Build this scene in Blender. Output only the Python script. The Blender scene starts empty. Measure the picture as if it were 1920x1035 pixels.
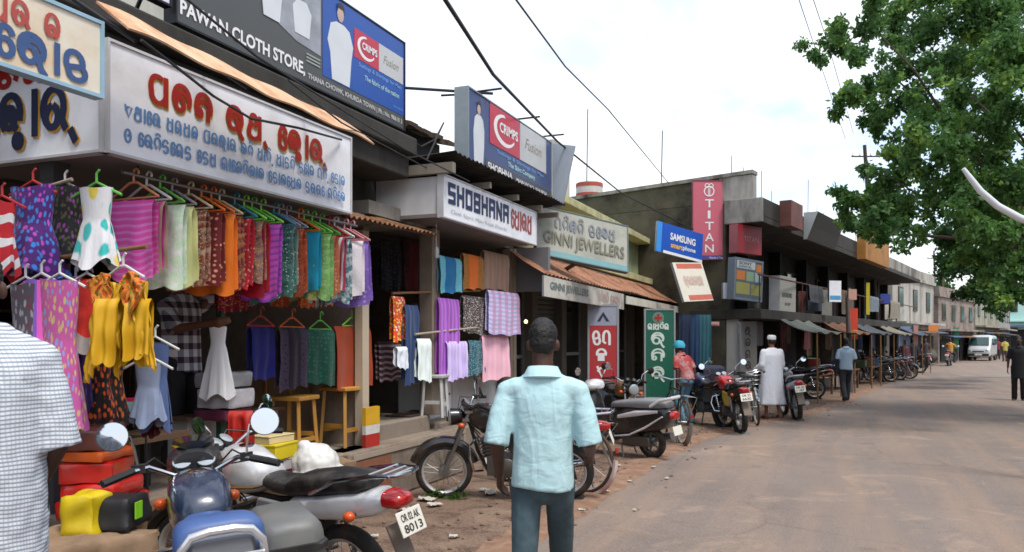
import bpy, math, random
import numpy as np
from mathutils import Vector, Matrix, noise as mnoise
R_ = math.radians
rnd = random.Random(7)
scene = bpy.context.scene
COL = scene.collection
# ---------------------------------------------------------------- camera, sky, sun, exposure
YAW = R_(22.3); FPX = 1500.0; CX, HY = 960.0, 634.0; EYE = 1.65
FW = Vector((-math.sin(YAW), math.cos(YAW), 0)); RT = Vector((math.cos(YAW), math.sin(YAW), 0))
cam_d = bpy.data.cameras.new('camera'); cam = bpy.data.objects.new('camera', cam_d); COL.objects.link(cam)
cam.location = (0, 0, EYE); cam.rotation_euler = (R_(90), 0, YAW)
cam_d.sensor_width = 36; cam_d.lens = 36 * FPX / 1920; cam_d.shift_y = (HY - 517.5) / 1920
cam_d.clip_start = 0.05; cam_d.clip_end = 2000
cam_d.dof.use_dof = False
scene.camera = cam
SUN_EL, SUN_AZ = R_(62), R_(118)      # azimuth measured from +Y towards +X
w = bpy.data.worlds.new('World'); scene.world = w; w.use_nodes = True
nt = w.node_tree; N = nt.nodes; L = nt.links
bg = N['Background']; bg.inputs['Strength'].default_value = 0.085
sky = N.new('ShaderNodeTexSky'); sky.sky_type = 'NISHITA'; sky.sun_disc = False
sky.sun_elevation = SUN_EL; sky.sun_rotation = SUN_AZ; sky.air_density = 1.0; sky.dust_density = 2.0
tc = N.new('ShaderNodeTexCoord'); mp = N.new('ShaderNodeMapping'); mp.inputs['Scale'].default_value = (1.0, 1.0, 2.6); mp.inputs['Location'].default_value = (0.35, 0.1, 0.2)
no = N.new('ShaderNodeTexNoise'); no.inputs['Scale'].default_value = 2.3; no.inputs['Detail'].default_value = 7; no.inputs['Roughness'].default_value = 0.55
no.inputs['Distortion'].default_value = 0.4
cr = N.new('ShaderNodeValToRGB'); cr.color_ramp.elements[0].position = 0.41; cr.color_ramp.elements[1].position = 0.63
cr.color_ramp.elements[0].color = (0.25, 0.25, 0.25, 1)
mx = N.new('ShaderNodeMix'); mx.data_type = 'RGBA'
mx.inputs[7].default_value = (11.5, 11.7, 12.0, 1)
L.new(tc.outputs['Generated'], mp.inputs[0]); L.new(mp.outputs[0], no.inputs['Vector']); L.new(no.outputs[0], cr.inputs[0])
L.new(cr.outputs[0], mx.inputs[0]); 
mul = N.new('ShaderNodeMix'); mul.data_type = 'RGBA'; mul.blend_type = 'MULTIPLY'; mul.inputs[0].default_value = 1; mul.inputs[7].default_value = (2.7, 2.72, 2.68, 1)
L.new(sky.outputs[0], mul.inputs[6]); L.new(mul.outputs[2], mx.inputs[6]); L.new(mx.outputs[2], bg.inputs[0])
sd = bpy.data.lights.new('sun', 'SUN'); sun = bpy.data.objects.new('sun', sd); COL.objects.link(sun)
sd.energy = 2.2; sd.angle = R_(14); sd.color = (1, 0.96, 0.9)
sun.rotation_euler = (R_(90) - SUN_EL, 0, -SUN_AZ + math.pi)
sdir = Vector((math.sin(SUN_AZ) * math.cos(SUN_EL), math.cos(SUN_AZ) * math.cos(SUN_EL), math.sin(SUN_EL)))
sun.rotation_euler = (-sdir).to_track_quat('-Z', 'Y').to_euler()
scene.view_settings.view_transform = 'Standard'; scene.view_settings.look = 'None'
scene.view_settings.exposure = 0.5; scene.view_settings.gamma = 1
try:
    scene.cycles.pixel_filter_type = 'BLACKMAN_HARRIS'; scene.cycles.filter_width = 1.6
    scene.cycles.max_bounces = 5; scene.cycles.diffuse_bounces = 3; scene.cycles.glossy_bounces = 3; scene.cycles.transparent_max_bounces = 6
    scene.cycles.use_denoising = True
except Exception: pass
# ---------------------------------------------------------------- picture geometry (used to read positions off the street)
def ray(px, py):
    return FW + RT * ((px - CX) / FPX) + Vector((0, 0, (HY - py) / FPX))
EYEV = Vector((0, 0, EYE))
def pt(px, py, d): return EYEV + ray(px, py) * d
def ptX(px, py, X): r = ray(px, py); return EYEV + r * (X / r.x)
def ptY(px, py, Y): r = ray(px, py); return EYEV + r * (Y / r.y)
def ptZ(px, py, Z=0.0): r = ray(px, py); return EYEV + r * ((Z - EYE) / r.z)
def ptP(px, py, p, n): r = ray(px, py); n = Vector(n); return EYEV + r * ((Vector(p) - EYEV).dot(n) / r.dot(n))
# ---------------------------------------------------------------- mesh builder
tmp_scene = bpy.data.scenes.new('workbench')
def evaluated_mesh(ob):
    tmp_scene.collection.objects.link(ob)
    vl = tmp_scene.view_layers[0]; vl.update()
    me = bpy.data.meshes.new_from_object(ob.evaluated_get(vl.depsgraph))
    tmp_scene.collection.objects.unlink(ob)
    d = ob.data; bpy.data.objects.remove(ob)
    if isinstance(d, bpy.types.Mesh): bpy.data.meshes.remove(d)
    else: bpy.data.curves.remove(d)
    return me
def frame_from(z, x=None):
    z = Vector(z).normalized()
    if x is None: x = Vector((0, 0, 1)) if abs(z.z) < 0.9 else Vector((0, 1, 0))
    y = z.cross(Vector(x)).normalized(); x = y.cross(z).normalized()
    return x, y, z
def sgnpow(a, e): return math.copysign(abs(a) ** e, a)
class MB:
    def __init__(s): s.v = []; s.f = []; s.uv = []; s.mi = []; s.m = 0; s.X = None
    def add(s, vs, fs, uv=None):
        b = len(s.v)
        if s.X is not None: vs = [s.X @ Vector(p) for p in vs]
        s.v.extend([tuple(p) for p in vs])
        for k, f in enumerate(fs):
            s.f.append(tuple(i + b for i in f)); s.mi.append(s.m)
            s.uv.append([uv[i] for i in f] if uv else None)
        return s
    def box(s, c, size, rot=None, taper=1.0):
        hx, hy, hz = size[0] / 2, size[1] / 2, size[2] / 2
        vs = []
        for z in (-1, 1):
            t = taper if z > 0 else 1
            for x, y in ((-1, -1), (1, -1), (1, 1), (-1, 1)): vs.append(Vector((x * hx * t, y * hy * t, z * hz)))
        if rot is not None: vs = [rot @ p for p in vs]
        c = Vector(c)
        return s.add([p + c for p in vs], [(3, 2, 1, 0), (4, 5, 6, 7), (0, 1, 5, 4), (1, 2, 6, 5), (2, 3, 7, 6), (3, 0, 4, 7)])
    def bx(s, x0, x1, y0, y1, z0, z1): return s.box(((x0 + x1) / 2, (y0 + y1) / 2, (z0 + z1) / 2), (abs(x1 - x0), abs(y1 - y0), abs(z1 - z0)))
    def tube(s, pts, r, n=8, closed=False, flat=1.0, ref=None):
        pts = [Vector(p) for p in pts]; k = len(pts)
        rs = r if isinstance(r, (list, tuple)) else [r] * k
        vs = []; prev = ref
        for i, p in enumerate(pts):
            a = pts[i - 1] if (i > 0 or closed) else p; b = pts[(i + 1) % k] if (i < k - 1 or closed) else p
            t = b - a
            if t.length < 1e-9: t = Vector((0, 0, 1))
            x, y, z = frame_from(t, prev); prev = x
            for j in range(n):
                q = 2 * math.pi * j / n
                vs.append(p + x * (math.cos(q) * rs[i]) + y * (math.sin(q) * rs[i] * flat))
        fs = []
        for i in range(k if closed else k - 1):
            for j in range(n):
                a = i * n + j; b = i * n + (j + 1) % n; c = ((i + 1) % k) * n
                fs.append((a, b, c + (j + 1) % n, c + j))
        if not closed: fs.append(tuple(reversed(range(n)))); fs.append(tuple(range((k - 1) * n, k * n)))
        return s.add(vs, fs)
    def cap(s, p0, p1, r0, r1, n=12, sq=(1, 1), ref=None):      # closed tapered capsule
        p0 = Vector(p0); p1 = Vector(p1); d = (p1 - p0); L_ = d.length
        if L_ < 1e-6: d = Vector((0, 0, 1))
        x, y, z = frame_from(d, ref); vs = []; rings = []
        for a in (-75, -45, -15, 0): rings.append((p0 + z * (r0 * math.sin(R_(a))), r0 * math.cos(R_(a))))
        for a in (0, 15, 45, 75): rings.append((p1 + z * (r1 * math.sin(R_(a))), r1 * math.cos(R_(a))))
        for c, r in rings:
            for j in range(n):
                q = 2 * math.pi * j / n; vs.append(c + x * (math.cos(q) * r * sq[0]) + y * (math.sin(q) * r * sq[1]))
        fs = [tuple(reversed(range(n)))]
        for i in range(len(rings) - 1):
            for j in range(n): a = i * n + j; b = i * n + (j + 1) % n; fs.append((a, b, b + n, a + n))
        fs.append(tuple(range((len(rings) - 1) * n, len(rings) * n)))
        return s.add(vs, fs)
    def ell(s, c, r, n=14, m=9, rot=None):
        vs = []; c = Vector(c)
        for i in range(1, m):
            t = math.pi * i / m
            for j in range(n):
                q = 2 * math.pi * j / n; p = Vector((r[0] * math.sin(t) * math.cos(q), r[1] * math.sin(t) * math.sin(q), r[2] * math.cos(t)))
                vs.append((rot @ p if rot is not None else p) + c)
        top = Vector((0, 0, r[2])); bot = Vector((0, 0, -r[2]))
        vs.append((rot @ top if rot is not None else top) + c); vs.append((rot @ bot if rot is not None else bot) + c)
        k = (m - 1) * n; fs = []
        for i in range(m - 2):
            for j in range(n): a = i * n + j; b = i * n + (j + 1) % n; fs.append((a, a + n, b + n, b))
        for j in range(n):
            fs.append((k, j, (j + 1) % n)); fs.append((k + 1, (m - 2) * n + (j + 1) % n, (m - 2) * n + j))
        return s.add(vs, fs)
    def lathe(s, prof, c=(0, 0, 0), axis=(0, 0, 1), n=20, ref=None):   # prof: (r, h)
        x, y, z = frame_from(axis, ref); c = Vector(c); vs = []
        for r, h in prof:
            for j in range(n): q = 2 * math.pi * j / n; vs.append(c + z * h + x * (r * math.cos(q)) + y * (r * math.sin(q)))
        fs = []
        for i in range(len(prof) - 1):
            for j in range(n): a = i * n + j; b = i * n + (j + 1) % n; fs.append((a, b, b + n, a + n))
        if prof[0] == prof[-1]: return s.add(vs, fs)
        if prof[0][0] > 1e-5: fs.append(tuple(reversed(range(n))))
        if prof[-1][0] > 1e-5: fs.append(tuple(range((len(prof) - 1) * n, len(prof) * n)))
        return s.add(vs, fs)
    def torus(s, c, axis, R, r, n=32, m=10, flat=1.0, a0=0, a1=360, ref=None):
        x, y, z = frame_from(axis, ref); c = Vector(c); vs = []; full = abs(a1 - a0) >= 359.9; k = n if full else n + 1
        for i in range(k):
            q = R_(a0 + (a1 - a0) * i / n); d = x * math.cos(q) + y * math.sin(q)
            for j in range(m): t = 2 * math.pi * j / m; vs.append(c + d * (R + r * math.cos(t)) + z * (r * flat * math.sin(t)))
        fs = []
        for i in range(n):
            for j in range(m): a = i * m + j; b = i * m + (j + 1) % m; o = ((i + 1) % k) * m; fs.append((a, o + j, o + (j + 1) % m, b))
        if not full: fs.append(tuple(range(m))); fs.append(tuple(reversed(range((k - 1) * m, k * m))))
        return s.add(vs, fs)
    def yloft(s, st, n=16, ax='y'):     # stations (y, cx, halfwidth, zbottom, ztop, exponent)
        vs = []
        for y, cx, wd, zb, zt, e in st:
            for j in range(n):
                q = 2 * math.pi * j / n
                p = (cx + wd * sgnpow(math.cos(q), e), y, (zb + zt) / 2 + (zt - zb) / 2 * sgnpow(math.sin(q), e))
                vs.append(p if ax == 'y' else (p[1], p[0], p[2]))
        fs = []
        for i in range(len(st) - 1):
            for j in range(n): a = i * n + j; b = i * n + (j + 1) % n; fs.append((a, a + n, b + n, b) if ax == 'y' else (a, b, b + n, a + n))
        fs.append(tuple(range(n))); fs.append(tuple(reversed(range((len(st) - 1) * n, len(st) * n))))
        return s.add(vs, fs)
    def prism(s, out, t, M=None, z0=0.0):   # outline in xy, thickness along z
        n = len(out); ar = sum(out[i][0] * out[(i + 1) % n][1] - out[(i + 1) % n][0] * out[i][1] for i in range(n))
        if ar < 0: out = out[::-1]
        vs = [Vector((x, y, z0)) for x, y in out] + [Vector((x, y, z0 + t)) for x, y in out]
        if M is not None: vs = [M @ p for p in vs]
        fs = [tuple(reversed(range(n))), tuple(range(n, 2 * n))] + [(i, (i + 1) % n, n + (i + 1) % n, n + i) for i in range(n)]
        return s.add(vs, fs)
    def grid(s, fn, nu, nv, thick=0.0):    # fn(u,v)->(point), u,v in 0..1 ; thick>0: a closed slab
        vs = []; uv = []; fs = []
        P = [[Vector(fn(i / nu, j / nv)) for i in range(nu + 1)] for j in range(nv + 1)]
        for j in range(nv + 1):
            for i in range(nu + 1): vs.append(P[j][i]); uv.append((i / nu, j / nv))
        a = lambda i, j: j * (nu + 1) + i
        for j in range(nv):
            for i in range(nu): fs.append((a(i, j), a(i + 1, j), a(i + 1, j + 1), a(i, j + 1)))
        if thick:
            b0 = len(vs)
            for j in range(nv + 1):
                for i in range(nu + 1):
                    du = P[j][min(i + 1, nu)] - P[j][max(i - 1, 0)]; dv = P[min(j + 1, nv)][i] - P[max(j - 1, 0)][i]
                    nn = du.cross(dv); nn = nn.normalized() if nn.length > 1e-9 else Vector((0, 0, 1))
                    vs.append(P[j][i] - nn * thick); uv.append((i / nu, j / nv))
            for j in range(nv):
                for i in range(nu): fs.append(tuple(b0 + q for q in (a(i, j + 1), a(i + 1, j + 1), a(i + 1, j), a(i, j))))
            edge = [(i, 0) for i in range(nu)] + [(nu, j) for j in range(nv)] + [(i, nv) for i in range(nu, 0, -1)] + [(0, j) for j in range(nv, 0, -1)]
            for k, e in enumerate(edge):
                e2 = edge[(k + 1) % len(edge)]; fs.append((a(*e2), a(*e), b0 + a(*e), b0 + a(*e2)))
        return s.add(vs, fs, uv)
    def mesh(s, name):
        me = bpy.data.meshes.new(name); me.from_pydata(s.v, [], s.f)
        if any(u is not None for u in s.uv):
            lay = me.uv_layers.new(name='UVMap'); k = 0
            for f, u in zip(s.f, s.uv):
                for q in range(len(f)): lay.data[k].uv = u[q] if u else (0, 0); k += 1
        return me
    def blob(s, voxel=0.02, smooth=6, factor=0.6, fn=None):           # union of the closed pieces as one smooth surface
        ob = bpy.data.objects.new('tmp', s.mesh('tmp'))
        m = ob.modifiers.new('r', 'REMESH'); m.mode = 'VOXEL'; m.voxel_size = voxel
        if smooth: q = ob.modifiers.new('s', 'SMOOTH'); q.iterations = smooth; q.factor = factor
        me = evaluated_mesh(ob)
        if fn:
            for v in me.vertices: v.co = v.co + fn(v.co.copy(), v.normal.copy())
        return me
    def build(s, name, mats, parent=None, flat=False, bevel=0, me=None, sub=0, ang=38, **kw):
        return link(name, me or s.mesh(name), mats, parent, flat, bevel, sub, ang, **kw)
def link(name, me, mats, parent=None, flat=False, bevel=0, sub=0, ang=38, world=False, mi=None, **kw):
    mats = mats if isinstance(mats, (list, tuple)) else [mats]
    me.name = name; me.materials.clear()
    for m in mats: me.materials.append(m)
    me.polygons.foreach_set('use_smooth', [not flat] * len(me.polygons))
    if not flat:
        try: me.set_sharp_from_angle(angle=R_(ang))
        except Exception: pass
    o = bpy.data.objects.new(name, me); COL.objects.link(o)
    if parent is not None: o.parent = parent
    if bevel: b = o.modifiers.new('bevel', 'BEVEL'); b.width = bevel; b.segments = 2; b.limit_method = 'ANGLE'
    if sub: q = o.modifiers.new('subsurf', 'SUBSURF'); q.levels = sub; q.render_levels = sub
    for k, v in kw.items(): o[k] = v
    return o
def setmi(mb, o):
    o.data.polygons.foreach_set('material_index', mb.mi); return o
def thing(name, label, cat, loc=(0, 0, 0), rot=None, group=None, mat4=None):
    o = bpy.data.objects.new(name, None); COL.objects.link(o); o.empty_display_size = 0.1
    if mat4 is not None: o.matrix_world = mat4
    else:
        o.location = loc
        if rot is not None: o.rotation_euler = rot if not isinstance(rot, (int, float)) else (0, 0, rot)
    o['label'] = label; o['category'] = cat
    if group: o['group'] = group
    return o
def tag(o, label, cat, group=None):
    o['label'] = label; o['category'] = cat
    if group: o['group'] = group
    return o
def struct(o): o['kind'] = 'structure'; return o
def copy_tree(o, parent=None, depth=0):
    c = o.copy(); COL.objects.link(c)
    if parent is not None: c.parent = parent
    for ch in list(o.children): copy_tree(ch, c, depth + 1)
    return c
def paint(o, names):     # give a copied part its own material
    for ch in o.children:
        k = ch.name.split('.')[0]
        if k in names:
            ch.data = ch.data.copy(); ch.data.materials.clear(); ch.data.materials.append(names[k])
def board_frame(bl, br, tl):     # origin bottom-left, x to the reader's right, y up, z to the reader
    x = (br - bl).normalized(); u = tl - bl; z = x.cross(u).normalized(); y = z.cross(x)
    M = Matrix((x, y, z)).transposed().to_4x4(); M.translation = bl
    return M, (br - bl).length, u.dot(y)
# ---------------------------------------------------------------- materials
MATS = {}
def lin(c):
    if isinstance(c, str):
        c = c.lstrip('#'); v = [int(c[i:i + 2], 16) / 255 for i in (0, 2, 4)]
        return tuple(((x + 0.055) / 1.055) ** 2.4 if x > 0.04045 else x / 12.92 for x in v)
    return tuple(c)
class NT:
    def __init__(s, name):
        s.m = bpy.data.materials.new(name); s.m.use_nodes = True; s.t = s.m.node_tree; s.b = s.t.nodes['Principled BSDF']
    def n(s, typ, **kw):
        q = s.t.nodes.new(typ)
        for k, v in kw.items(): setattr(q, k, v)
        return q
    def l(s, a, b): s.t.links.new(a, b)
    def coord(s, kind='Object', sc=(1, 1, 1), loc=(0, 0, 0), rot=(0, 0, 0)):
        c = s.n('ShaderNodeTexCoord'); mp = s.n('ShaderNodeMapping'); mp.inputs['Scale'].default_value = sc; mp.inputs['Location'].default_value = loc; mp.inputs['Rotation'].default_value = rot
        s.l(c.outputs[kind], mp.inputs[0]); return mp.outputs[0]
    def noise(s, v, scale, detail=4, rough=0.55, dist=0.0):
        q = s.n('ShaderNodeTexNoise'); q.inputs['Scale'].default_value = scale; q.inputs['Detail'].default_value = detail; q.inputs['Roughness'].default_value = rough; q.inputs['Distortion'].default_value = dist
        s.l(v, q.inputs['Vector']); return q.outputs[0]
    def ramp(s, v, stops, const=False):
        q = s.n('ShaderNodeValToRGB'); e = q.color_ramp.elements
        if const: q.color_ramp.interpolation = 'CONSTANT'
        while len(e) < len(stops): e.new(0.5)
        for k, (p, c) in enumerate(stops): e[k].position = p; c = (c, c, c) if isinstance(c, (int, float)) else c; e[k].color = (*c, 1)
        s.l(v, q.inputs[0]); return q.outputs[0]
    def mix(s, f, a, b, mode='MIX'):
        q = s.n('ShaderNodeMix'); q.data_type = 'RGBA'; q.blend_type = mode
        for i, x in ((0, f), (6, a), (7, b)):
            if isinstance(x, (int, float)): q.inputs[i].default_value = x if i == 0 else (x, x, x, 1)
            elif isinstance(x, tuple): q.inputs[i].default_value = (*x, 1)
            else: s.l(x, q.inputs[i])
        return q.outputs[2]
    def math(s, op, a, b=None):
        q = s.n('ShaderNodeMath'); q.operation = op
        for i, x in ((0, a), (1, b)):
            if x is None: continue
            if isinstance(x, (int, float)): q.inputs[i].default_value = x
            else: s.l(x, q.inputs[i])
        return q.outputs[0]
    def bump(s, h, strength=0.3, dist=0.01):
        q = s.n('ShaderNodeBump'); q.inputs['Strength'].default_value = strength; q.inputs['Distance'].default_value = dist
        s.l(h, q.inputs['Height']); s.l(q.outputs[0], s.b.inputs['Normal'])
    def col(s, c):
        if isinstance(c, tuple): s.b.inputs['Base Color'].default_value = (*c, 1)
        else: s.l(c, s.b.inputs['Base Color'])
    def set(s, rough=0.6, metal=0.0, spec=0.5, coat=0.0):
        s.b.inputs['Roughness'].default_value = rough; s.b.inputs['Metallic'].default_value = metal
        s.b.inputs['Specular IOR Level'].default_value = spec; s.b.inputs['Coat Weight'].default_value = coat
def M(name, c, rough=0.6, metal=0.0, var=0.2, scale=7.0, bump=0.0, bscale=40.0, grime=None, gs=2.5, ga=0.5, coat=0.0, spec=0.5, streak=False):
    if name in MATS: return MATS[name]
    c = lin(c); q = NT(name); v = q.coord(); base = c
    if var: base = q.mix(q.noise(v, scale, 5), tuple(x * (1 - var) for x in c), tuple(min(1, x * (1 + var)) for x in c))
    if grime:
        g = lin(grime); vv = q.coord('Object', (1, 1, 0.25)) if streak else v
        base = q.mix(q.ramp(q.noise(vv, gs, 7, 0.65), [(0.45, 0.0), (0.68, ga)]), base, g)
    q.col(base); q.set(rough, metal, spec, coat)
    if bump: q.bump(q.noise(v, bscale, 4), bump, 0.01)
    MATS[name] = q.m; return q.m
def CL(name, kind, a, b=None, c=None, sc=1.0, rough=0.75, sheen=0.0):    # printed / woven cloth, laid out on the cloth's own UVs
    if name in MATS: return MATS[name]
    q = NT(name); bf = 1.1 if ('_print' in name or 'street' in name) else 1.75; br = lambda k: tuple(min(.88, x * bf) for x in lin(k)); a = br(a); b = br(b) if b else a; c = br(c) if c else b
    uv = q.coord('UV', (sc * 2.4, sc * 1.1, sc) if name.endswith('_print') or name.endswith('_print_b') else (sc, sc * 2.0, sc)); out = a
    if kind == 'floral': uv = q.mix(.10, uv, q.noise(uv, 4, 3), 'ADD')
    if kind == 'plain': out = a
    elif kind == 'dots' or kind == 'brocade' or kind == 'floral':
        vo = q.n('ShaderNodeTexVoronoi'); vo.inputs['Scale'].default_value = {'dots': 7, 'brocade': 16, 'floral': 7}[kind]; vo.inputs['Randomness'].default_value = 0.35 if kind == 'dots' else 0.8
        q.l(uv, vo.inputs['Vector'])
        if kind == 'floral':
            hue = q.ramp(vo.outputs['Color'], [(0.0, b), (0.45, c), (0.7, b)], True)
            out = q.mix(q.ramp(vo.outputs['Distance'], [(0.30, 1.0), (0.42, 0.0)]), a, hue)
        else: out = q.mix(q.ramp(vo.outputs['Distance'], [(0.22, 1.0), (0.34, 0.0)]), a, b)
        if kind == 'brocade': out = q.mix(q.ramp(q.noise(uv, 5, 3), [(0.45, 0.0), (0.6, 0.75)]), out, c)
    elif kind in ('stripe_v', 'stripe_h', 'check', 'border', 'panel'):
        sep = q.n('ShaderNodeSeparateXYZ'); q.l(uv, sep.inputs[0])
        fu = lambda s_, n_: q.math('FRACT', q.math('MULTIPLY', s_, n_))
        if kind == 'stripe_v': out = q.mix(q.ramp(fu(sep.outputs[0], 6.0), [(0.0, 0.0), (0.55, 1.0)], True), a, b)
        elif kind == 'stripe_h': out = q.mix(q.ramp(fu(sep.outputs[1], 6.0), [(0.0, 0.0), (0.6, 1.0)], True), a, b)
        elif kind == 'check': out = q.mix(q.ramp(fu(sep.outputs[0], 5.0), [(0.0, 0.0), (0.5, 0.55)], True), a, b); out = q.mix(q.ramp(fu(sep.outputs[1], 5.0), [(0.0, 0.0), (0.5, 0.55)], True), out, c)
        else:
            stops = [(0.0, 0.0), (0.5, 1.0), (0.86, 0.0)] if kind == 'panel' else [(0.0, 1.0), (0.28, 0.0), (0.72, 0.0), (0.74, 1.0)]
            raw = q.n('ShaderNodeTexCoord'); s2 = q.n('ShaderNodeSeparateXYZ'); q.l(raw.outputs['UV'], s2.inputs[0])
            band = q.ramp(s2.outputs[0], stops, True)
            vo = q.n('ShaderNodeTexVoronoi'); vo.inputs['Scale'].default_value = 14; q.l(uv, vo.inputs['Vector'])
            out = q.mix(band, a, q.mix(q.ramp(vo.outputs['Distance'], [(0.25, 1.0), (0.4, 0.0)]), b, c))
    v = q.coord(); out = q.mix(q.ramp(q.noise(v, 9, 4), [(0.3, 0.72), (0.7, 1.0)]), (0, 0, 0), out, 'MIX') if False else out
    q.col(out); q.set(rough, 0, 0.3); q.b.inputs['Sheen Weight'].default_value = 0.15
    q.bump(q.noise(q.coord('UV', (14, 5, 1)), 3, 3), 0.25, 0.01)
    MATS[name] = q.m; return q.m
# ---------------------------------------------------------------- lettering
_TX = {}
def text_geo(body, bold, shear):
    key = (body, bold, shear)
    if key not in _TX:
        cu = bpy.data.curves.new('t', 'FONT'); cu.body = body; cu.size = 1; cu.offset = bold; cu.shear = shear; cu.resolution_u = 3; cu.extrude = 0.0
        me = evaluated_mesh(bpy.data.objects.new('t', cu))
        vs = [tuple(v.co) for v in me.vertices]; fs = [tuple(p.vertices) for p in me.polygons]; bpy.data.meshes.remove(me)
        _TX[key] = (vs, fs)
    return _TX[key]
def put_text(mb, body, x, y, w_, h_, z=0.004, bold=0.02, shear=0.0, keep=False):
    vs, fs = text_geo(body, bold, shear)
    x0 = min(v[0] for v in vs); x1 = max(v[0] for v in vs); y0 = min(v[1] for v in vs); y1 = max(v[1] for v in vs)
    sx = w_ / (x1 - x0); sy = h_ / (y1 - y0)
    return mb.add([(x + (v[0] - x0) * sx, y + (v[1] - y0) * sy, z) for v in vs], fs)
def arc(cx, cy, rx, ry, a0, a1, n=12): return [(cx + rx * math.cos(R_(a0 + (a1 - a0) * i / n)), cy + ry * math.sin(R_(a0 + (a1 - a0) * i / n))) for i in range(n + 1)]
# hand-lettered Odia signs: each letter is a few brush strokes in a unit box
OD = {
 'pa': (1.0, [arc(.45, .62, .36, .36, 60, 200) + arc(.47, .42, .36, .40, 200, 330), [(.84, .98), (.84, 0)]]),
 'ba': (1.0, [arc(.48, .52, .42, .46, -28, 205), arc(.36, .28, .22, .24, 160, 520), arc(.48, .42, .40, .30, 20, 150)]),
 'na': (1.0, [arc(.48, .52, .42, .46, -25, 215), arc(.46, .44, .34, .26, 10, 170), [(.74, .46), (.72, .02)], arc(.22, .24, .13, .14, 0, 360)]),
 'ka': (1.1, [arc(.50, .55, .44, .44, -30, 215), arc(.40, .34, .26, .26, 60, 400), arc(.5, .5, .38, .30, 20, 150), [(.72, .3), (.84, -.05), (.98, -.2)]]),
 'tha': (1.0, [arc(.40, .76, .20, .22, -60, 250), arc(.42, .30, .36, .32, 120, 340), [(.20, .60), (.12, .34)], [(.80, .95), (.80, .05)]]),
 'halant': (.25, [[(-.06, -.02), (.10, -.24)]]),
 'e': (.62, [arc(.32, .66, .24, .30, 20, 200), arc(.32, .30, .24, .28, 180, 480), [(.08, .66), (.08, .3)]]),
 'sta': (1.1, [arc(.44, .55, .40, .42, -20, 230), arc(.40, .45, .22, .24, 30, 390), [(.20, .7), (.66, .2)], arc(.74, -.1, .13, .14, 0, 360)]),
 'aa': (.34, [[(.12, .98), (.12, 0)]]),
 'ra': (1.0, [arc(.46, .54, .40, .42, -30, 220), arc(.40, .34, .24, .24, 100, 430), [(.74, .34), (.92, .06)]]),
 'dot': (.2, [arc(.06, -.14, .05, .06, 0, 360)]),
 'sa': (.95, [arc(.42, .34, .34, .34, 130, 350), [(.2, .62), (.14, .94)], [(.76, .95), (.76, 0)], [(.2, .62), (.52, .7)]]),
 'ma': (1.0, [arc(.42, .58, .36, .38, 0, 200), [(.78, .6), (.78, 0)], arc(.28, .26, .18, .2, 0, 360)]),
 'la': (1.0, [arc(.48, .5, .42, .46, -40, 200), arc(.36, .46, .16, .2, 0, 360), arc(.62, .34, .14, .2, 0, 360)]),
 'ta': (.95, [arc(.45, .5, .38, .46, -60, 240), arc(.42, .32, .18, .2, 0, 360)]),
 'i': (.9, [arc(.45, .55, .38, .40, -10, 190), [(.1, .5), (.3, .1), (.5, .4), (.7, .1), (.84, .5)], arc(.5, 1.12, .26, .14, 0, 180)]),
 'da': (.95, [arc(.42, .6, .34, .36, 30, 210), [(.1, .5), (.45, .5)], arc(.45, .26, .30, .26, -150, 110)]),
 'o': (.9, [arc(.42, .5, .34, .46, 0, 360), [(.42, .5), (.62, .62)]]),
 'ja': (1.0, [arc(.4, .6, .34, .36, -20, 220), arc(.5, .26, .34, .26, -180, 60), [(.2, .4), (.7, .5)]]),
 'ga': (.95, [arc(.42, .58, .36, .40, 0, 180), [(.78, .58), (.78, 0)], [(.06, .58), (.06, .2), (.3, .1)]]),
 'ii': (1.0, [arc(.48, .62, .42, .34, -20, 200), [(.25, .6), (.25, .1)], [(.45, .6), (.45, .1)], [(.65, .6), (.65, .1)], [(.2, .1), (.72, .1)]]),
 'ee': (1.0, [[(.1, .9), (.5, .1), (.9, .8), (.4, .8), (.15, .55)]]),
 'sp': (.55, []),
}
def put_odia(mb, keys, x, y, w_, h_, stroke, z=0.004, vertical=False):
    keys = keys.split()
    tot = sum(OD[k][0] for k in keys); u = w_ / tot; cx = x; zz = z
    for k in keys:
        adv, st = OD[k]
        for poly in st:
            zz += 0.00025
            P = [Vector((cx + p[0] * u * .84, y + p[1] * h_, 0)) for p in poly]
            vs = []; n = len(P)
            for i, p in enumerate(P):
                t = (P[min(i + 1, n - 1)] - P[max(i - 1, 0)]); t = t.normalized() if t.length > 1e-9 else Vector((1, 0, 0))
                wd = stroke * (0.75 + 0.25 * abs(t.y)) / 2; nn = Vector((-t.y, t.x, 0))
                if i == 0: p = p - t * stroke * .25
                if i == n - 1: p = p + t * stroke * .25
                vs.append((p.x + nn.x * wd, p.y + nn.y * wd, zz + i * 6e-6)); vs.append((p.x - nn.x * wd, p.y - nn.y * wd, zz + i * 6e-6))
            mb.add(vs, [(2 * i + 1, 2 * i + 3, 2 * i + 2, 2 * i) for i in range(n - 1)])
        cx += adv * u
    return mb
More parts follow.
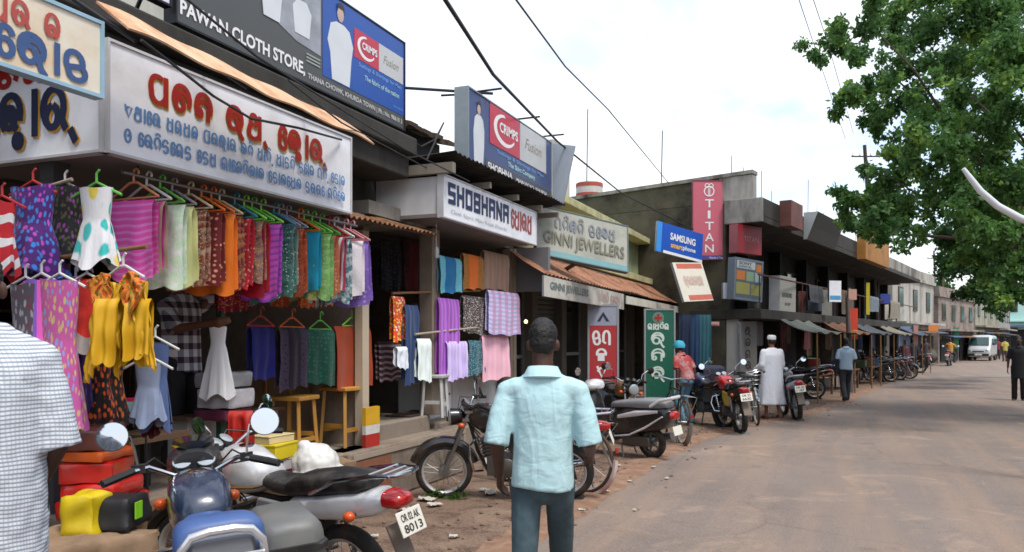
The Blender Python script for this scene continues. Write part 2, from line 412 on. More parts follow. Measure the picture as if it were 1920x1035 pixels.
# ================================================================ ground and road
def ground_mat():
    q = NT('dirt_ground'); v = q.coord()
    b = q.mix(q.ramp(q.noise(v, 0.55, 8, 0.62), [(0.32, 0.0), (0.68, 1.0)]), lin('#5c483b'), lin('#806a59'))
    b = q.mix(q.ramp(q.noise(v, 2.6, 8, 0.7, 0.6), [(0.46, 0.0), (0.62, 0.85)]), b, lin('#46322a'))
    b = q.mix(q.ramp(q.noise(v, 0.9, 5, 0.6), [(0.55, 0.0), (0.72, 0.7)]), b, lin('#9a8472'))
    b = q.mix(q.ramp(q.noise(v, 38, 4, 0.7), [(0.42, 0.0), (0.7, 0.4)]), b, lin('#a8988a'))
    q.col(b); q.set(0.95, 0, 0.2)
    q.bump(q.math('ADD', q.noise(v, 5, 6, 0.6), q.math('MULTIPLY', q.noise(v, 60, 3), 0.3)), 0.7, 0.05); return q.m
def road_mat():
    q = NT('worn_asphalt'); v = q.coord()
    b = q.mix(q.ramp(q.noise(v, 0.35, 6, 0.6), [(0.3, 0.0), (0.7, 1.0)]), lin('#665b54'), lin('#7b6f67'))
    vs = q.coord('Object', (1.2, 0.10, 1), rot=(0, 0, R_(6)))
    b = q.mix(q.ramp(q.noise(vs, 1.6, 5, 0.6), [(0.42, 0.0), (0.68, 0.75)]), b, lin('#8b7462'))
    b = q.mix(q.ramp(q.noise(v, 0.8, 8, 0.7, 1.0), [(0.56, 0.0), (0.64, 0.6)]), b, lin('#97816f'))
    b = q.mix(q.ramp(q.noise(v, 1.15, 4, 0.6), [(0.62, 0.0), (0.72, 0.55)]), b, lin('#4f4843'))
    vo = q.n('ShaderNodeTexVoronoi', feature='DISTANCE_TO_EDGE'); vo.inputs['Scale'].default_value = .55; q.l(q.mix(.25, v, q.noise(v, 2.5, 4), 'ADD'), vo.inputs['Vector'])
    b = q.mix(q.math('MULTIPLY', q.ramp(vo.outputs['Distance'], [(0.0, .4), (0.014, 0.0)]), q.ramp(q.noise(v, .5, 3), [(.45, 0.0), (.6, 1.0)])), b, lin('#453c36'))
    b = q.mix(q.ramp(q.noise(v, 1.7, 7, 0.68, 0.5), [(0.60, 0.0), (0.70, 0.5)]), b, lin('#9d7c62'))
    b = q.mix(q.ramp(q.noise(v, 70, 3, 0.8), [(0.45, 0.0), (0.75, 0.45)]), b, lin('#aaa098'))
    b = q.mix(q.ramp(q.noise(v, 4, 7, 0.7), [(0.55, 0.0), (0.7, 0.35)]), b, lin('#5f5752'))
    q.col(b); q.set(0.85, 0, 0.3)
    q.bump(q.math('ADD', q.math('MULTIPLY', q.noise(v, 90, 2), 0.5), q.noise(v, 2.2, 5)), 0.25, 0.03); return q.m
MB().add([(-150, -60, 0), (200, -60, 0), (200, 320, 0), (-150, 320, 0)], [(0, 1, 2, 3)]).build('ground', ground_mat(), kind='structure')
edge = [(-2.45, -6), (-2.42, 0), (-2.36, 5.7), (-2.3, 9), (-2.28, 11.4), (-2.05, 13.5), (-1.5, 16), (-0.72, 18), (0.1, 22), (0.95, 28), (2.2, 36), (3.9, 49), (7.0, 62), (10, 72), (15, 90), (19, 106), (22, 125)]
def ex(y):
    for (a, b), (c, d) in zip(edge, edge[1:]):
        if b <= y <= d: return a + (c - a) * (y - b) / (d - b)
    return edge[-1][0]
rv = []; rf = []; k = 0
ys = list(np.arange(-6, 30, 0.25)) + list(np.arange(30, 125, 1.5))
for y in ys:
    x = ex(y) + 0.10 * mnoise.noise((0, y * 0.9, 3)) + 0.06 * mnoise.noise((0, y * 3.1, 8)); wd = 8.2
    rv += [(x, y, 0.004), (x + 0.6, y, 0.006), (x + wd / 2, y, 0.02), (x + wd, y, 0.006)]
for i in range(len(ys) - 1):
    for j in range(3): a = i * 4 + j; rf.append((a, a + 1, a + 5, a + 4))
m_ = MB(); m_.add(rv, rf); m_.build('road', road_mat(), kind='structure')
# ================================================================ common materials
WHITEPAINT = M('white_paint', '#c9cacb', 0.6, var=0.06, grime='#7d7a74', gs=1.6, ga=0.35, streak=True)
SIGNWHITE = M('white_sign_sheet', '#e6e8ee', 0.4, var=0.05, grime='#8f8d88', gs=1.4, ga=0.4, streak=True)
OLDWHITE = M('old_whitewash', '#b9b6ae', 0.85, var=0.12, grime='#5b564d', gs=1.3, ga=0.7, streak=True)
CONC = M('stained_concrete', '#8b877f', 0.9, var=0.25, scale=3, grime='#22201c', gs=1.3, ga=0.95, bump=0.3, streak=True)
CONCD = M('dark_weathered_concrete', '#37342f', 0.9, var=0.3, scale=3, grime='#191714', gs=1.2, ga=0.9, bump=0.3, streak=True)
CONCG = M('mossy_dark_wall', '#4f4a3a', 0.9, var=0.35, scale=2, grime='#141210', gs=0.9, ga=1.0, bump=0.3)
PLASTER = M('tan_plaster', '#8f8071', 0.9, var=0.15, grime='#574b40', gs=2, ga=0.6, bump=0.2)
SHOPIN = M('shade_dim_shop_paint', '#211f1d', 0.8, var=0.12, grime='#3a3631', gs=2, ga=0.5)  # interior shade is put into this wall colour
DARKIN = M('shade_dark_shop_paint', '#1d1b19', 0.8, var=0.2)  # near black colour carries the shade of stalls and the recessed upper floor
STONE = M('brown_stone_slab', '#8a7159', 0.9, var=0.25, scale=5, grime='#54402f', gs=3, ga=0.6, bump=0.5, bscale=18)
PLINTH = M('cement_plinth', '#85786a', 0.9, var=0.2, scale=4, grime='#4c4034', gs=2.2, ga=0.7, bump=0.4, bscale=25)
GREENW = M('pale_green_wall', '#9aa585', 0.85, var=0.1, grime='#5b5a48', gs=1.6, ga=0.7, streak=True)
YELW = M('pale_yellow_ledge', '#b8b487', 0.85, var=0.12, grime='#6b6650', gs=2, ga=0.6)
CREAM = M('cream_wall', '#c6c2b4', 0.8, var=0.08, grime='#77736a', gs=1.5, ga=0.5, streak=True)
GREYM = M('grey_sheet_metal', '#8d949a', 0.45, 0.3, var=0.1, grime='#5d6266', gs=2, ga=0.5)
DKM = M('dark_painted_steel', '#1d1d1f', 0.5, 0.4, var=0.2)
STEEL = M('galvanised_steel', '#8b8c8c', 0.4, 0.8, var=0.15)
BLACK = M('black_sign_print', '#1e1e1f', 0.4, var=0.1, grime='#3d3b38', gs=1.2, ga=0.5)
BAMBOO = M('bamboo_pole', '#7d5b37', 0.6, var=0.25, scale=20)
WOOD = M('brown_wood', '#5a4330', 0.7, var=0.25, scale=9)
YWOOD = M('varnished_yellow_wood', '#b58338', 0.5, var=0.2, scale=9)
CABLE = M('black_cable', '#171717', 0.6, var=0.1)
def tin_mat(name, c1, c2, c3, per=0.076, axis='y'):
    if name in MATS: return MATS[name]
    q = NT(name); v = q.coord(); vv = q.coord('Object', (1.0, 5, 1))
    b = q.mix(q.ramp(q.noise(vv, 1.2, 6, 0.65), [(0.35, 0.0), (0.65, 1.0)]), lin(c1), lin(c2))
    b = q.mix(q.ramp(q.noise(v, 3.5, 7, 0.7), [(0.48, 0.0), (0.66, 0.9)]), b, lin(c3)); q.col(b); q.set(0.8, 0.1, 0.3)
    MATS[name] = q.m; return q.m
RUST = tin_mat('rusty_tin', '#8a5a44', '#a27a5f', '#55351f')
RUST2 = tin_mat('dark_rusty_tin', '#75513a', '#8f6c4d', '#3a281d')
TAN_TIN = tin_mat('tan_rusty_tin', '#c39a78', '#d2b293', '#a5734f')
DARKTIN = tin_mat('blackened_tin', '#2c2a28', '#413d38', '#181715')
def tin(mb, p00, p10, p11, p01, waves, amp=0.012, nv=6, sag=0.0, seed=0):     # corrugated sheet, corrugations run along v
    p00, p10, p11, p01 = map(Vector, (p00, p10, p11, p01))
    nn = (p10 - p00).cross(p01 - p00).normalized()
    def fn(u, v):
        a = p00.lerp(p10, u); b = p01.lerp(p11, u); p = a.lerp(b, v)
        return p + nn * (amp * math.sin(u * waves * 2 * math.pi) + 0.03 * mnoise.noise((u * 5 + seed, v * 2, 1)) - sag * math.sin(v * math.pi))
    return mb.grid(fn, waves * 6, nv, 0.004)
# ================================================================ shops in the near row (street runs along +Y, fronts near X = -4)
def wallbox(mb, *a): return mb.bx(*a)
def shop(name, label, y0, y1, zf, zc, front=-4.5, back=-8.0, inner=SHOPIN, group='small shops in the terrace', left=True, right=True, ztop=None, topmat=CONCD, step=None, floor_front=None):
    t = thing(name, label, 'shop', (front, (y0 + y1) / 2, 0), group=group)
    ox, oy = front, (y0 + y1) / 2; S = lambda a, b, c, d, e, f: (a - ox, b - ox, c - oy, d - oy, e, f)
    ff = floor_front if floor_front is not None else front
    MB().bx(*S(back, ff, y0, y1, 0, zf)).build('plinth', PLINTH, t, bevel=0.02)
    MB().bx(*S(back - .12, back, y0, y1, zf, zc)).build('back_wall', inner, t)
    if left: MB().bx(*S(back, front + .02, y0 - .0, y0 + .1, zf, zc)).build('side_wall', PLASTER, t)
    if right: MB().bx(*S(back, front + .02, y1 - .1, y1, zf, zc)).build('side_wall', PLASTER, t)
    MB().bx(*S(back - .12, front - .03, y0 + .004, y1 - .004, zc, zc + .14)).build('ceiling_slab', CONC, t)
    if ztop: MB().bx(*S(back, front - .35, y0 + .006, y1 - .006, zc + .14, ztop)).build('upper_wall', topmat, t, bevel=0.02)
    return t, S
# --- corner cloth store
sp, S = shop('cloth_store', 'corner cloth store with long white sign, open front and saris hanging under its canopy', 3.46, 7.05, 0.56, 2.78, left=False, ztop=3.95, floor_front=-4.35)
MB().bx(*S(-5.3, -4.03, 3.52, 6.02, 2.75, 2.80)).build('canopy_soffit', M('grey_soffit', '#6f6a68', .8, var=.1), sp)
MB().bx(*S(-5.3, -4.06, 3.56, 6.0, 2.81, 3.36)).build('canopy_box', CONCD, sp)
MB().bx(*S(-5.35, -4.22, 3.2, 7.6, 3.62, 3.80)).bx(*S(-5.35, -4.32, 3.2, 7.6, 3.38, 3.62)).build('lintel_beam', CONCD, sp, bevel=.02)
MB().bx(*S(-4.62, -4.5, 3.5, 3.62, .56, 2.75)).build('corner_post', M('dark_grey_post', '#39383a', .6), sp)
MB().box((-.02, 6.98 - 5.255, 1.65), (.10, .12, 2.2)).build('door_post', M('cream_post', '#b5a791', .7, var=.1), sp, bevel=.008)
MB().box((-.05, 5.0 - 5.255, 1.65), (.05, .05, 2.2)).build('shutter_rail', M('green_steel_post', '#1f4a36', .5, var=.15), sp)
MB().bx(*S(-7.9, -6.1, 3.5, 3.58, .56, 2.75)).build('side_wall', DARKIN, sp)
m = MB()
for z in (1.0, 1.45, 1.9, 2.3): m.bx(*S(-7.95, -7.5, 3.6, 6.9, z, z + .03))
for y in (3.7, 4.7, 5.7, 6.8): m.bx(*S(-7.94, -7.52, y, y + .03, .56, 2.6))
m.build('shelf_rack', WOOD, sp)
# painted post base
t = thing('painted_board', 'small board in yellow, white and red bands leaning at the door post', 'board', (-4.36, 6.9, .56))
for n_, c_, z0, z1 in (('red_band', '#b3261d', 0, .13), ('white_band', '#cfccc6', .131, .22), ('yellow_band', '#d0a01f', .221, .40)):
    MB().bx(-.02, .02, -.13, .13, z0, z1).build(n_, M(n_, c_, .5, var=.1, grime='#4d433a', gs=5, ga=.4), t)
# --- narrow stall
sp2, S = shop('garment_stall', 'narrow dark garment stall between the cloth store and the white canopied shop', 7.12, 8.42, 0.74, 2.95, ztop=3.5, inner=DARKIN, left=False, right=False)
for yy in (7.5, 7.95):
    pass
m = MB()
for z in (1.2, 1.55, 1.9, 2.2): m.bx(*S(-6.2, -5.6, 7.2, 8.3, z, z + .025))
for y in (7.2, 7.72, 8.3): m.bx(*S(-6.2, -5.6, y, y + .025, .74, 2.5))
m.build('shelf_rack', M('grey_shelf', '#77777a', .5), sp2)
MB().bx(*S(-4.62, -4.44, 8.36, 8.55, .74, 2.95)).build('pillar', M('tan_pillar', '#86786a', .85, var=.12, grime='#52473c', gs=2, ga=.5), sp2, bevel=.01)
aw = thing('tin_awning', 'small dark rusted corrugated awning over the narrow stall', 'awning', (-4.9, 6.95, 3.0), group='rusty tin awnings')
m = MB(); tin(m, (0.8, -.85, -.24), (.78, .95, -.2), (0, .95, .02), (0, -.85, .0), 20, .014); m.build('tin_sheet', RUST2, aw)
MB().tube([(.72, -.8, -.24), (.72, .92, -.2)], .02, 6).tube([(.1, -.6, -.03), (.72, -.62, -.25)], .015, 6).tube([(.1, .7, -.03), (.72, .7, -.23)], .015, 6).build('bracket', WOOD, aw)
# --- white canopied shop
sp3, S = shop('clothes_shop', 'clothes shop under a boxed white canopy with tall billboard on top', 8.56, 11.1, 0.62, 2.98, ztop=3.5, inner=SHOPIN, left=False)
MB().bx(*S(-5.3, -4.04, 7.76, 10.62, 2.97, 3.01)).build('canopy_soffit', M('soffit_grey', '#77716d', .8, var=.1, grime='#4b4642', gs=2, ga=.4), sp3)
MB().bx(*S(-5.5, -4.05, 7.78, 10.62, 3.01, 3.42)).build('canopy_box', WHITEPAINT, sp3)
m = MB(); tin(m, (-3.82 + 4.5, 7.7 - 9.83, 3.66), (-3.82 + 4.5, 11.45 - 9.83, 3.66), (-5.6 + 4.5, 11.45 - 9.83, 3.56), (-5.6 + 4.5, 7.7 - 9.83, 3.56), 34, .012); m.build('canopy_roof', DARKTIN, sp3)
for y in (8.8, 9.7, 10.6, 11.3): MB().bx(*S(-5.4, -3.9, y, y + .06, 3.46, 3.53)).build('roof_bracket', M('weathered_timber', '#7d766a', .8, var=.2), sp3)
MB().bx(*S(-5.6, -3.86, 7.72, 7.80, 3.44, 3.55)).build('roof_bracket', M('weathered_timber', '#7d766a', .8, var=.2), sp3)
MB().bx(*S(-4.62, -4.5, 10.9, 11.08, .62, 2.97)).build('pillar', PLASTER, sp3)
m = MB()
for z in (1.2, 1.6, 2.0, 2.4): m.bx(*S(-7.9, -7.4, 8.7, 11.0, z, z + .03))
m.build('shelf_rack', WOOD, sp3)
# step in front
st = thing('entrance_step', 'worn cement step with brick edge below the garment stall', 'step', (-4.4, 7.9, 0))
MB().bx(-.2, .12, -1.5, 1.15, 0, .56).build('tread_block', PLINTH, st, bevel=.025)
MB().bx(.10, .135, -1.45, 1.0, .48, .53).bx(.10, .135, .95, 1.0, 0, .47).build('cement_lip', M('pale_cement', '#97897a', .9, var=.15), st)
MB().bx(.11, .128, -1.45, -.75, .05, .46).build('brick_patch', M('bare_brick', '#7d5038', .9, var=.3, scale=14, bump=.5), st)
# --- stone slabs in front of the cloth store
def rough(name, label, c, size, rz, mat, seed, cat, group=None, amp=.03, vox=.03):
    t = MB(); t.box((0, 0, size[2] / 2), size)
    me = t.blob(vox, 5, .5, lambda p, n: n * (amp * mnoise.noise(p * 4 + Vector((seed, 0, 0))) + amp * .4 * mnoise.noise(p * 13 + Vector((seed, 3, 0)))))
    o = link(name, me, mat); o.location = c; o.rotation_euler = (0, 0, rz); return tag(o, label, cat, group)
rough('stone_slab', 'long flat brown stone slab forming the store front step, dusty top', (-4.42, 5.0, .30), (.72, 2.5, .245), .02, STONE, 1, 'slab')
rough('stone_block', 'rounded brown stone block beneath the black bag, beside the checked shirt', (-3.74, 2.98, .28), (.52, .80, .33), R_(-8), STONE, 5, 'stone', amp=.05)
rough('stone_block', 'low brown stone block at ground level supporting the rounded block', (-3.74, 2.95, 0), (.60, .95, .29), R_(4), STONE, 9, 'stone', amp=.05)
rough('stone_block', 'dark stone under the long slab beside the blue motorcycle wheel', (-4.44, 5.0, 0), (.6, 2.3, .30), R_(1), PLINTH, 12, 'stone', amp=.05)
# --- awning strip above the white sign
aw = thing('tin_awning', 'thin tan tin awning strip sloping above the white cloth store sign', 'awning', (-4.1, 4.4, 3.62), group='rusty tin awnings')
def fn(u, v):
    y = -1.2 + 2.45 * u; x = .56 - .24 * v; z = -.30 - .07 * u + .185 * v
    return Vector((x + .01 * math.sin(u * 9), y + (.0 if v < .5 else 0), z + .006 * math.sin(u * 23) + .012 * mnoise.noise((u * 6, v, 0))))
m = MB(); m.grid(fn, 50, 4, .012); m.build('tin_sheet', TAN_TIN, aw)
m = MB()
for y in (-1.1, -.2, .9): m.tube([(.02, y, -.02), (.5, y, -.33)], .012, 6)
m.build('bracket', DKM, aw)
# ================================================================ jeweller's row
jr = thing('jewellery_row', 'low pale green shop row behind the long rusty awning', 'shop', (-4.9, 16, 0), group='small shops in the terrace')
O = lambda a, b, c, d, e, f: (a + 4.9, b + 4.9, c - 16, d - 16, e, f)
MB().bx(*O(-9, -3.75, 11.15, 20.6, 0, .40)).build('plinth', PLINTH, jr, bevel=.02)
MB().bx(*O(-9, -4.95, 11.15, 21.2, 2.6, 4.45)).build('upper_wall', GREENW, jr)
MB().bx(*O(-5.2, -4.62, 11.15, 21.2, 4.12, 4.26)).bx(*O(-5.2, -4.55, 11.2, 21.1, 3.05, 3.2)).build('ledge', YELW, jr, bevel=.01)
MB().bx(*O(-5.0, -4.6, 12.2, 21.0, 2.72, 3.02)).build('fascia', OLDWHITE, jr)
MB().bx(*O(-5.6, -5.05, 14.4, 15.4, 4.45, 5.45)).build('roof_block', OLDWHITE, jr, bevel=.02)
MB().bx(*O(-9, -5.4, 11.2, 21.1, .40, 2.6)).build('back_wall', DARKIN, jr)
for y in (11.3, 13.0, 14.6, 16.3, 18.0, 20.2): MB().bx(*O(-5.4, -4.95, y, y + .28, .4, 2.6)).build('pillar', M('drab_pillar', '#5d574f', .85, var=.15), jr)
def shutter(mb, y0, y1, z0, z1, x, n):
    def fn(u, v): return Vector((x + .018 * abs(math.sin(v * n * math.pi)), y0 + (y1 - y0) * u, z0 + (z1 - z0) * v))
    return mb.grid(fn, 2, n * 5, .004)
SHUT = M('grey_roller_shutter', '#5f5c56', .55, .4, var=.15, grime='#3d3831', gs=2, ga=.5)
for y0, y1 in ((13.28, 14.6), (16.58, 18.0)):
    m = MB(); shutter(m, y0 - 16, y1 - 16, .42, 2.55, -.2, 24); m.build('roller_shutter', SHUT, jr)
GLASS = M('dark_shop_glass', '#14171a', .12, 0, var=0.1)
for y0, y1 in ((11.58, 13.0), (14.88, 16.3), (18.28, 20.2)):
    f = MB().bx(-.25, -.2, y0 - 16, y0 - 15.94, .4, 2.5).bx(-.25, -.2, y1 - 16.06, y1 - 16, .4, 2.5).bx(-.25, -.2, y0 - 15.94, y1 - 16.06, 2.44, 2.5).bx(-.25, -.2, y0 - 15.94, y1 - 16.06, 1.3, 1.36).build('door_frame', M('alu_frame', '#8a8a88', .4, .6), jr)
    MB().bx(-.24, -.225, y0 - 15.94, y1 - 16.06, .4, 2.44).build('glass', GLASS, f)
MB().bx(*O(-5.4, -4.0, 11.16, 11.26, 2.35, 3.0)).build('side_panel', M('grey_cheek_panel', '#6e6f72', .7, var=.1), jr)
aw = thing('tin_awning', 'long orange rusted tin awning over the jewellery row', 'awning', (-4.7, 15.6, 3.0), group='rusty tin awnings')
m = MB(); tin(m, (.85, -5.0, -.44), (.85, 5.3, -.46), (0, 5.1, .08), (-.05, -4.6, .10), 60, .012, 8, .02, 3); m.build('tin_sheet', RUST, aw)
m = MB()
for y in (-4.4, -2.5, -.5, 1.5, 3.5, 5.0): m.tube([(.0, y, -.3), (.8, y, -.5)], .018, 6)
m.build('bracket', DKM, aw)
# ================================================================ two-storey market building round the bend
BA = math.atan2(.2115, .977); BO = Vector((-2.25, 20.3, 0))
mk = thing('market_building', 'long grimy two storey market building with concrete canopy and dark recessed upper floor', 'building', BO, (0, 0, -BA))
MB().bx(-9, -.4, .0, .35, 0, 5.0).build('side_wall', CONCG, mk)
m = MB(); vs = [(-9, .02, 5.0), (.28, .02, 5.0), (.28, .3, 5.0), (-9, .3, 5.0), (-9, .02, 5.4), (.28, .02, 5.68), (.28, .3, 5.68), (-9, .3, 5.4)]
m.add(vs, [(3, 2, 1, 0), (4, 5, 6, 7), (0, 1, 5, 4), (1, 2, 6, 5), (2, 3, 7, 6), (3, 0, 4, 7)]); m.build('parapet_wall', CONCG, mk, bevel=.02)
MB().bx(-.55, .285, .0, .31, 5.06, 5.64).build('parapet_end', M('pale_stained_end', '#a09d96', .9, var=.15, grime='#4a463f', gs=1.5, ga=.8, streak=True), mk)
m = MB(); m.add([(-9, -.04, 5.38), (.3, -.04, 5.66), (.3, .34, 5.66), (-9, .34, 5.38), (-9, -.04, 5.47), (.3, -.04, 5.75), (.3, .34, 5.75), (-9, .34, 5.47)], [(3, 2, 1, 0), (4, 5, 6, 7), (0, 1, 5, 4), (1, 2, 6, 5), (2, 3, 7, 6), (3, 0, 4, 7)]); m.build('coping', CONC, mk)
MB().bx(-.39, .55, .0, 26.0, 4.46, 4.6).build('canopy', CONCD, mk)
MB().bx(.45, .55, .0, 14.0, 4.604, 5.05).build('canopy_fascia', CONCD, mk, bevel=.015)
MB().bx(.45, .55, 14.004, 26.0, 4.604, 5.05).build('canopy_fascia', CONC, mk, bevel=.015)
MB().bx(-.39, .554, -.1, -.003, 4.46, 5.05).build('canopy_end', M('grey_stained_end', '#8f8c86', .9, var=.2, grime='#3a3733', gs=2.5, ga=.8, streak=True), mk, bevel=.015)
MB().bx(-9, -.4, .36, 26, 4.4, 4.9).build('roof_slab', CONCD, mk)
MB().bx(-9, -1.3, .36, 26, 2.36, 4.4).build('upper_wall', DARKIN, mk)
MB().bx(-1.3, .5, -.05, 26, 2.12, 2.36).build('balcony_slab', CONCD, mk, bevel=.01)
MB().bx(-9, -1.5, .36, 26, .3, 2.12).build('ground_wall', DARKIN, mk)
MB().bx(-9, .0, .02, 26, 0, .3).build('plinth', PLINTH, mk)
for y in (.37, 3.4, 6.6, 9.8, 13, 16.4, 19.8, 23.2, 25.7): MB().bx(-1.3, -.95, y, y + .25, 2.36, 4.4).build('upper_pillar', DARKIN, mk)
for k, y in enumerate((.1, 3.4, 6.6, 9.8, 13, 16.4, 19.8, 23.2, 25.7)):
    MB().bx(-.45, -.1, y, y + .34, .3, 2.12).build('pillar', OLDWHITE if k == 0 else M('sooty_pillar', '#4a443c', .9, var=.3, grime='#1f1c19', gs=2, ga=.8), mk)
for y in (.6, 6.9, 13.3):
    m = MB(); shutter(m, y, y + 1.1, .32, 2.1, -.42, 20); m.build('roller_shutter', SHUT, mk)
m = MB()
m.tube([(.42, 0, 3.2), (.42, 25.8, 3.2)], .022, 6)
for k in range(7): m.tube([(.42, k * 3.9 + .1, 2.36), (.42, k * 3.9 + .1, 3.22)], .016, 5)
m.build('railing', M('rusty_red_rail', '#4f2a24', .6, .2, var=.3), mk)
for y, w_ in ((4.2, 1.3), (8.4, 1.2), (12.5, 1.5), (17, 1.4), (21, 1.2)):
    f = MB().bx(-1.29, -1.24, y, y + w_, 2.5, 3.9).build('upper_window', M('dull_frame', '#3f3a34', .6), mk); MB().bx(-1.235, -1.22, y + .06, y + w_ - .06, 2.56, 3.84).build('pane', GLASS, f)
m = MB()
for k in range(6):
    x = -.6 - .4 * (k % 2); y = 1.0 + 3.8 * k; m.tube([(x, y, 4.9), (x + .02, y, 6.4 + .3 * (k % 3))], .012, 5); m.tube([(x + .25, y + .2, 4.9), (x + .25, y + .22, 6.1)], .01, 5)
m.build('roof_rebar', M('rusty_rebar', '#6d5b50', .8), mk)
# ================================================================ dark building and cream upper storey behind the billboards
t = thing('tiled_house', 'black stained house wall with ragged tile edge rising behind the roof billboards', 'house', (-5.9, 9.6, 0))
MB().bx(-3, .0, -1.6, 1.75, 3.5, 4.72).build('wall', M('black_tarred_wall', '#191817', .9, var=.35, scale=2), t)
m = MB()
for k in range(17):
    y = -1.6 + k * .2; m.box((.02 - .05 * (k % 2), y + .1, 4.76 + .012 * (k % 3) + (.14 if k < 3 else 0)), (.45, .22, .06), Matrix.Rotation(R_(14), 3, 'Y'))
m.build('roof_tiles', M('old_clay_tile', '#4e3b2c', .9, var=.4, scale=6), t)
t = thing('cream_building', 'cream upper storey with painted letters showing above the big blue and black billboard', 'building', (-5.5, 6.9, 0))
MB().bx(-3, 0, -1.4, .95, 3.97, 6.6).build('wall', CREAM, t)
MB().bx(-3, .06, -1.4, 1.0, 5.62, 5.74).build('ledge', CREAM, t, bevel=.01)
m = MB(); put_odia(m, 'la sa pa la', 0, 0, 1.6, .42, .05)
M4 = Matrix(((0, 0, 1, .004), (1, 0, 0, -.75), (0, 1, 0, 5.05), (0, 0, 0, 1))); m.v = [tuple(M4 @ Vector(p)) for p in m.v]
m.build('painted_letters', M('olive_lettering', '#5d5a41', .7), t)
# adjoining shop that only shows its signboard
t, S = shop('neighbour_shop', 'dim plastered shop next to the cloth store carrying the yellowed signboard', -1.5, 2.75, .4, 3.0, front=-4.9, ztop=4.2, topmat=CONCD)

# the row across the road, behind the viewer: it shades the street and shows in mirrors
ob = MB().bx(9.2, 15, -14, 26, 0, 6.8).bx(8.6, 9.2, -14, 26, 3.0, 3.2).build('opposite_wall', OLDWHITE); ob['kind'] = 'structure'
# ================================================================ signs
def sign(name, label, bl, br, tl, thick=.06, panel=SIGNWHITE, frame=None, cat='sign', group=None, fw=.025, back=GREYM):
    Mx, W, H = board_frame(Vector(bl), Vector(br), Vector(tl))
    t = thing(name, label, cat, mat4=Mx, group=group)
    MB().bx(0, W, 0, H, -thick, -.003).build('backing', back, t)
    MB().bx(.002, W - .002, .002, H - .002, -.003, 0).build('panel', panel, t)
    if frame is not None:
        MB().bx(-.004, fw, -.004, H + .004, -thick - .002, .012).bx(W - fw, W + .004, -.004, H + .004, -thick - .002, .012).bx(fw, W - fw, -.004, fw, -thick - .002, .011).bx(fw, W - fw, H - fw, H + .004, -thick - .002, .011).build('frame', frame, t)
    return t, W, H
def rect(t, name, x0, x1, y0, y1, mat, z=.003, th=.003):
    return MB().bx(x0, x1, y0, y1, z - th, z).build(name, mat, t)
RED = M('red_sign_paint', '#9c2016', .5, var=.15); YELLOWP = M('yellow_sign_paint', '#d9a441', .5, var=.1)
BLUEP = M('blue_sign_paint', '#5b84b4', .5, var=.12); NAVY = M('navy_sign_paint', '#1c2340', .5, var=.15)
WHITEP = M('white_lettering', '#dcdcdc', .5, var=.05); BLUEB = M('blue_vinyl', '#14489a', .35, var=.12, scale=1.5); REDB = M('red_vinyl', '#b2243c', .35, var=.1)
PURB = M('slate_blue_vinyl', '#3d4a74', .4, var=.12, scale=1.5); BEIGE = M('beige_vinyl', '#b3a68e', .5, var=.08); SILV = M('silver_vinyl', '#b5b7b8', .4, var=.06)
SKYP = M('light_blue_lettering', '#6f9bd6', .5, var=.05); SHIRTP = M('printed_white_shirt', '#c8ccd0', .5, var=.1, scale=5); SKINP = M('printed_skin', '#b9a193', .5, var=.1); HAIRP = M('printed_hair', '#2b2624', .5)
GREYL = M('grey_lettering', '#7f8488', .5)
Yv = Vector((0, 1, 0))
def rowX(X, y0, y1, z0, z1): return Vector((X, y0, z0)), Vector((X, y1, z0)), Vector((X, y0, z1))
# --- white cloth store sign, front and side face
t, W, H = sign('shop_sign', 'long white sign with red Odia letters and two blue lines above the hanging saris', *rowX(-4.0, 3.46, 6.0, 2.75, 3.42), frame=M('pale_frame', '#b9b9bb', .5), fw=.012)
big = 'pa ba na sp ka tha halant sp e sta aa ra halant'
def odia_line(x0, x1, y0, keys, h, st, mat, name, drop, out=None):
    m = MB(); put_odia(m, keys, 0, 0, x1 - x0, h, st); xs = x1 - x0
    m.v = [(x0 + v[0], y0 + v[1] + drop * v[0] / xs, v[2]) for v in m.v]; m.build(name, mat, t)
for st, mat, nm, dx, dy, dz in ((.046, YELLOWP, 'letter_outline', .006, -.009, 0), (.038, RED, 'lettering', 0, 0, .006)):
    m = MB(); put_odia(m, big, 0, 0, 1.88, .175, st); m.v = [(.30 + v[0] + dx, .385 + v[1] + dy - .03 * v[0] / 1.9, v[2] + dz) for v in m.v]; m.build(nm, mat, t)
odia_line(.12, 2.42, .235, 'ee tha aa e ra sp sa ma sa ta sp pa ra ka aa ra sp la i sp sa aa i dot sp sa aa da i sp da e aa ta sp ga i dot sp e da aa ta', .085, .016, BLUEP, 'small_lettering', -.02)
odia_line(.12, 2.42, .085, 'o sp e ra i da e ma da sp e da sa sp ma aa e ta i ra aa la sp e da aa la e sa la sp da ra ra e sp ma i e la', .085, .016, BLUEP, 'small_lettering', -.01)
t, W, H = sign('shop_sign', 'shaded white side sign with dark navy Odia letters at the store corner', Vector((-6.2, 3.44, 2.75)), Vector((-4.02, 3.44, 2.75)), Vector((-6.2, 3.44, 3.42)), frame=M('pale_frame', '#b9b9bb', .5), fw=.012)
for st, mat, nm, dx, dy, dz in ((.062, YELLOWP, 'letter_outline', .006, -.008, 0), (.056, NAVY, 'lettering', 0, 0, .006)):
    m = MB(); put_odia(m, 'ka tha halant sp e sta aa ra halant', 0, 0, 1.62, .27, st); m.v = [(.40 + v[0] + dx, .15 + v[1] + dy, v[2] + dz) for v in m.v]; m.build(nm, mat, t)
m = MB(); put_odia(m, 'pa ba na', 0, 0, .75, .14, .045); m.v = [(1.02 + v[0], .47 + v[1], v[2]) for v in m.v]; m.build('lettering', RED, t)
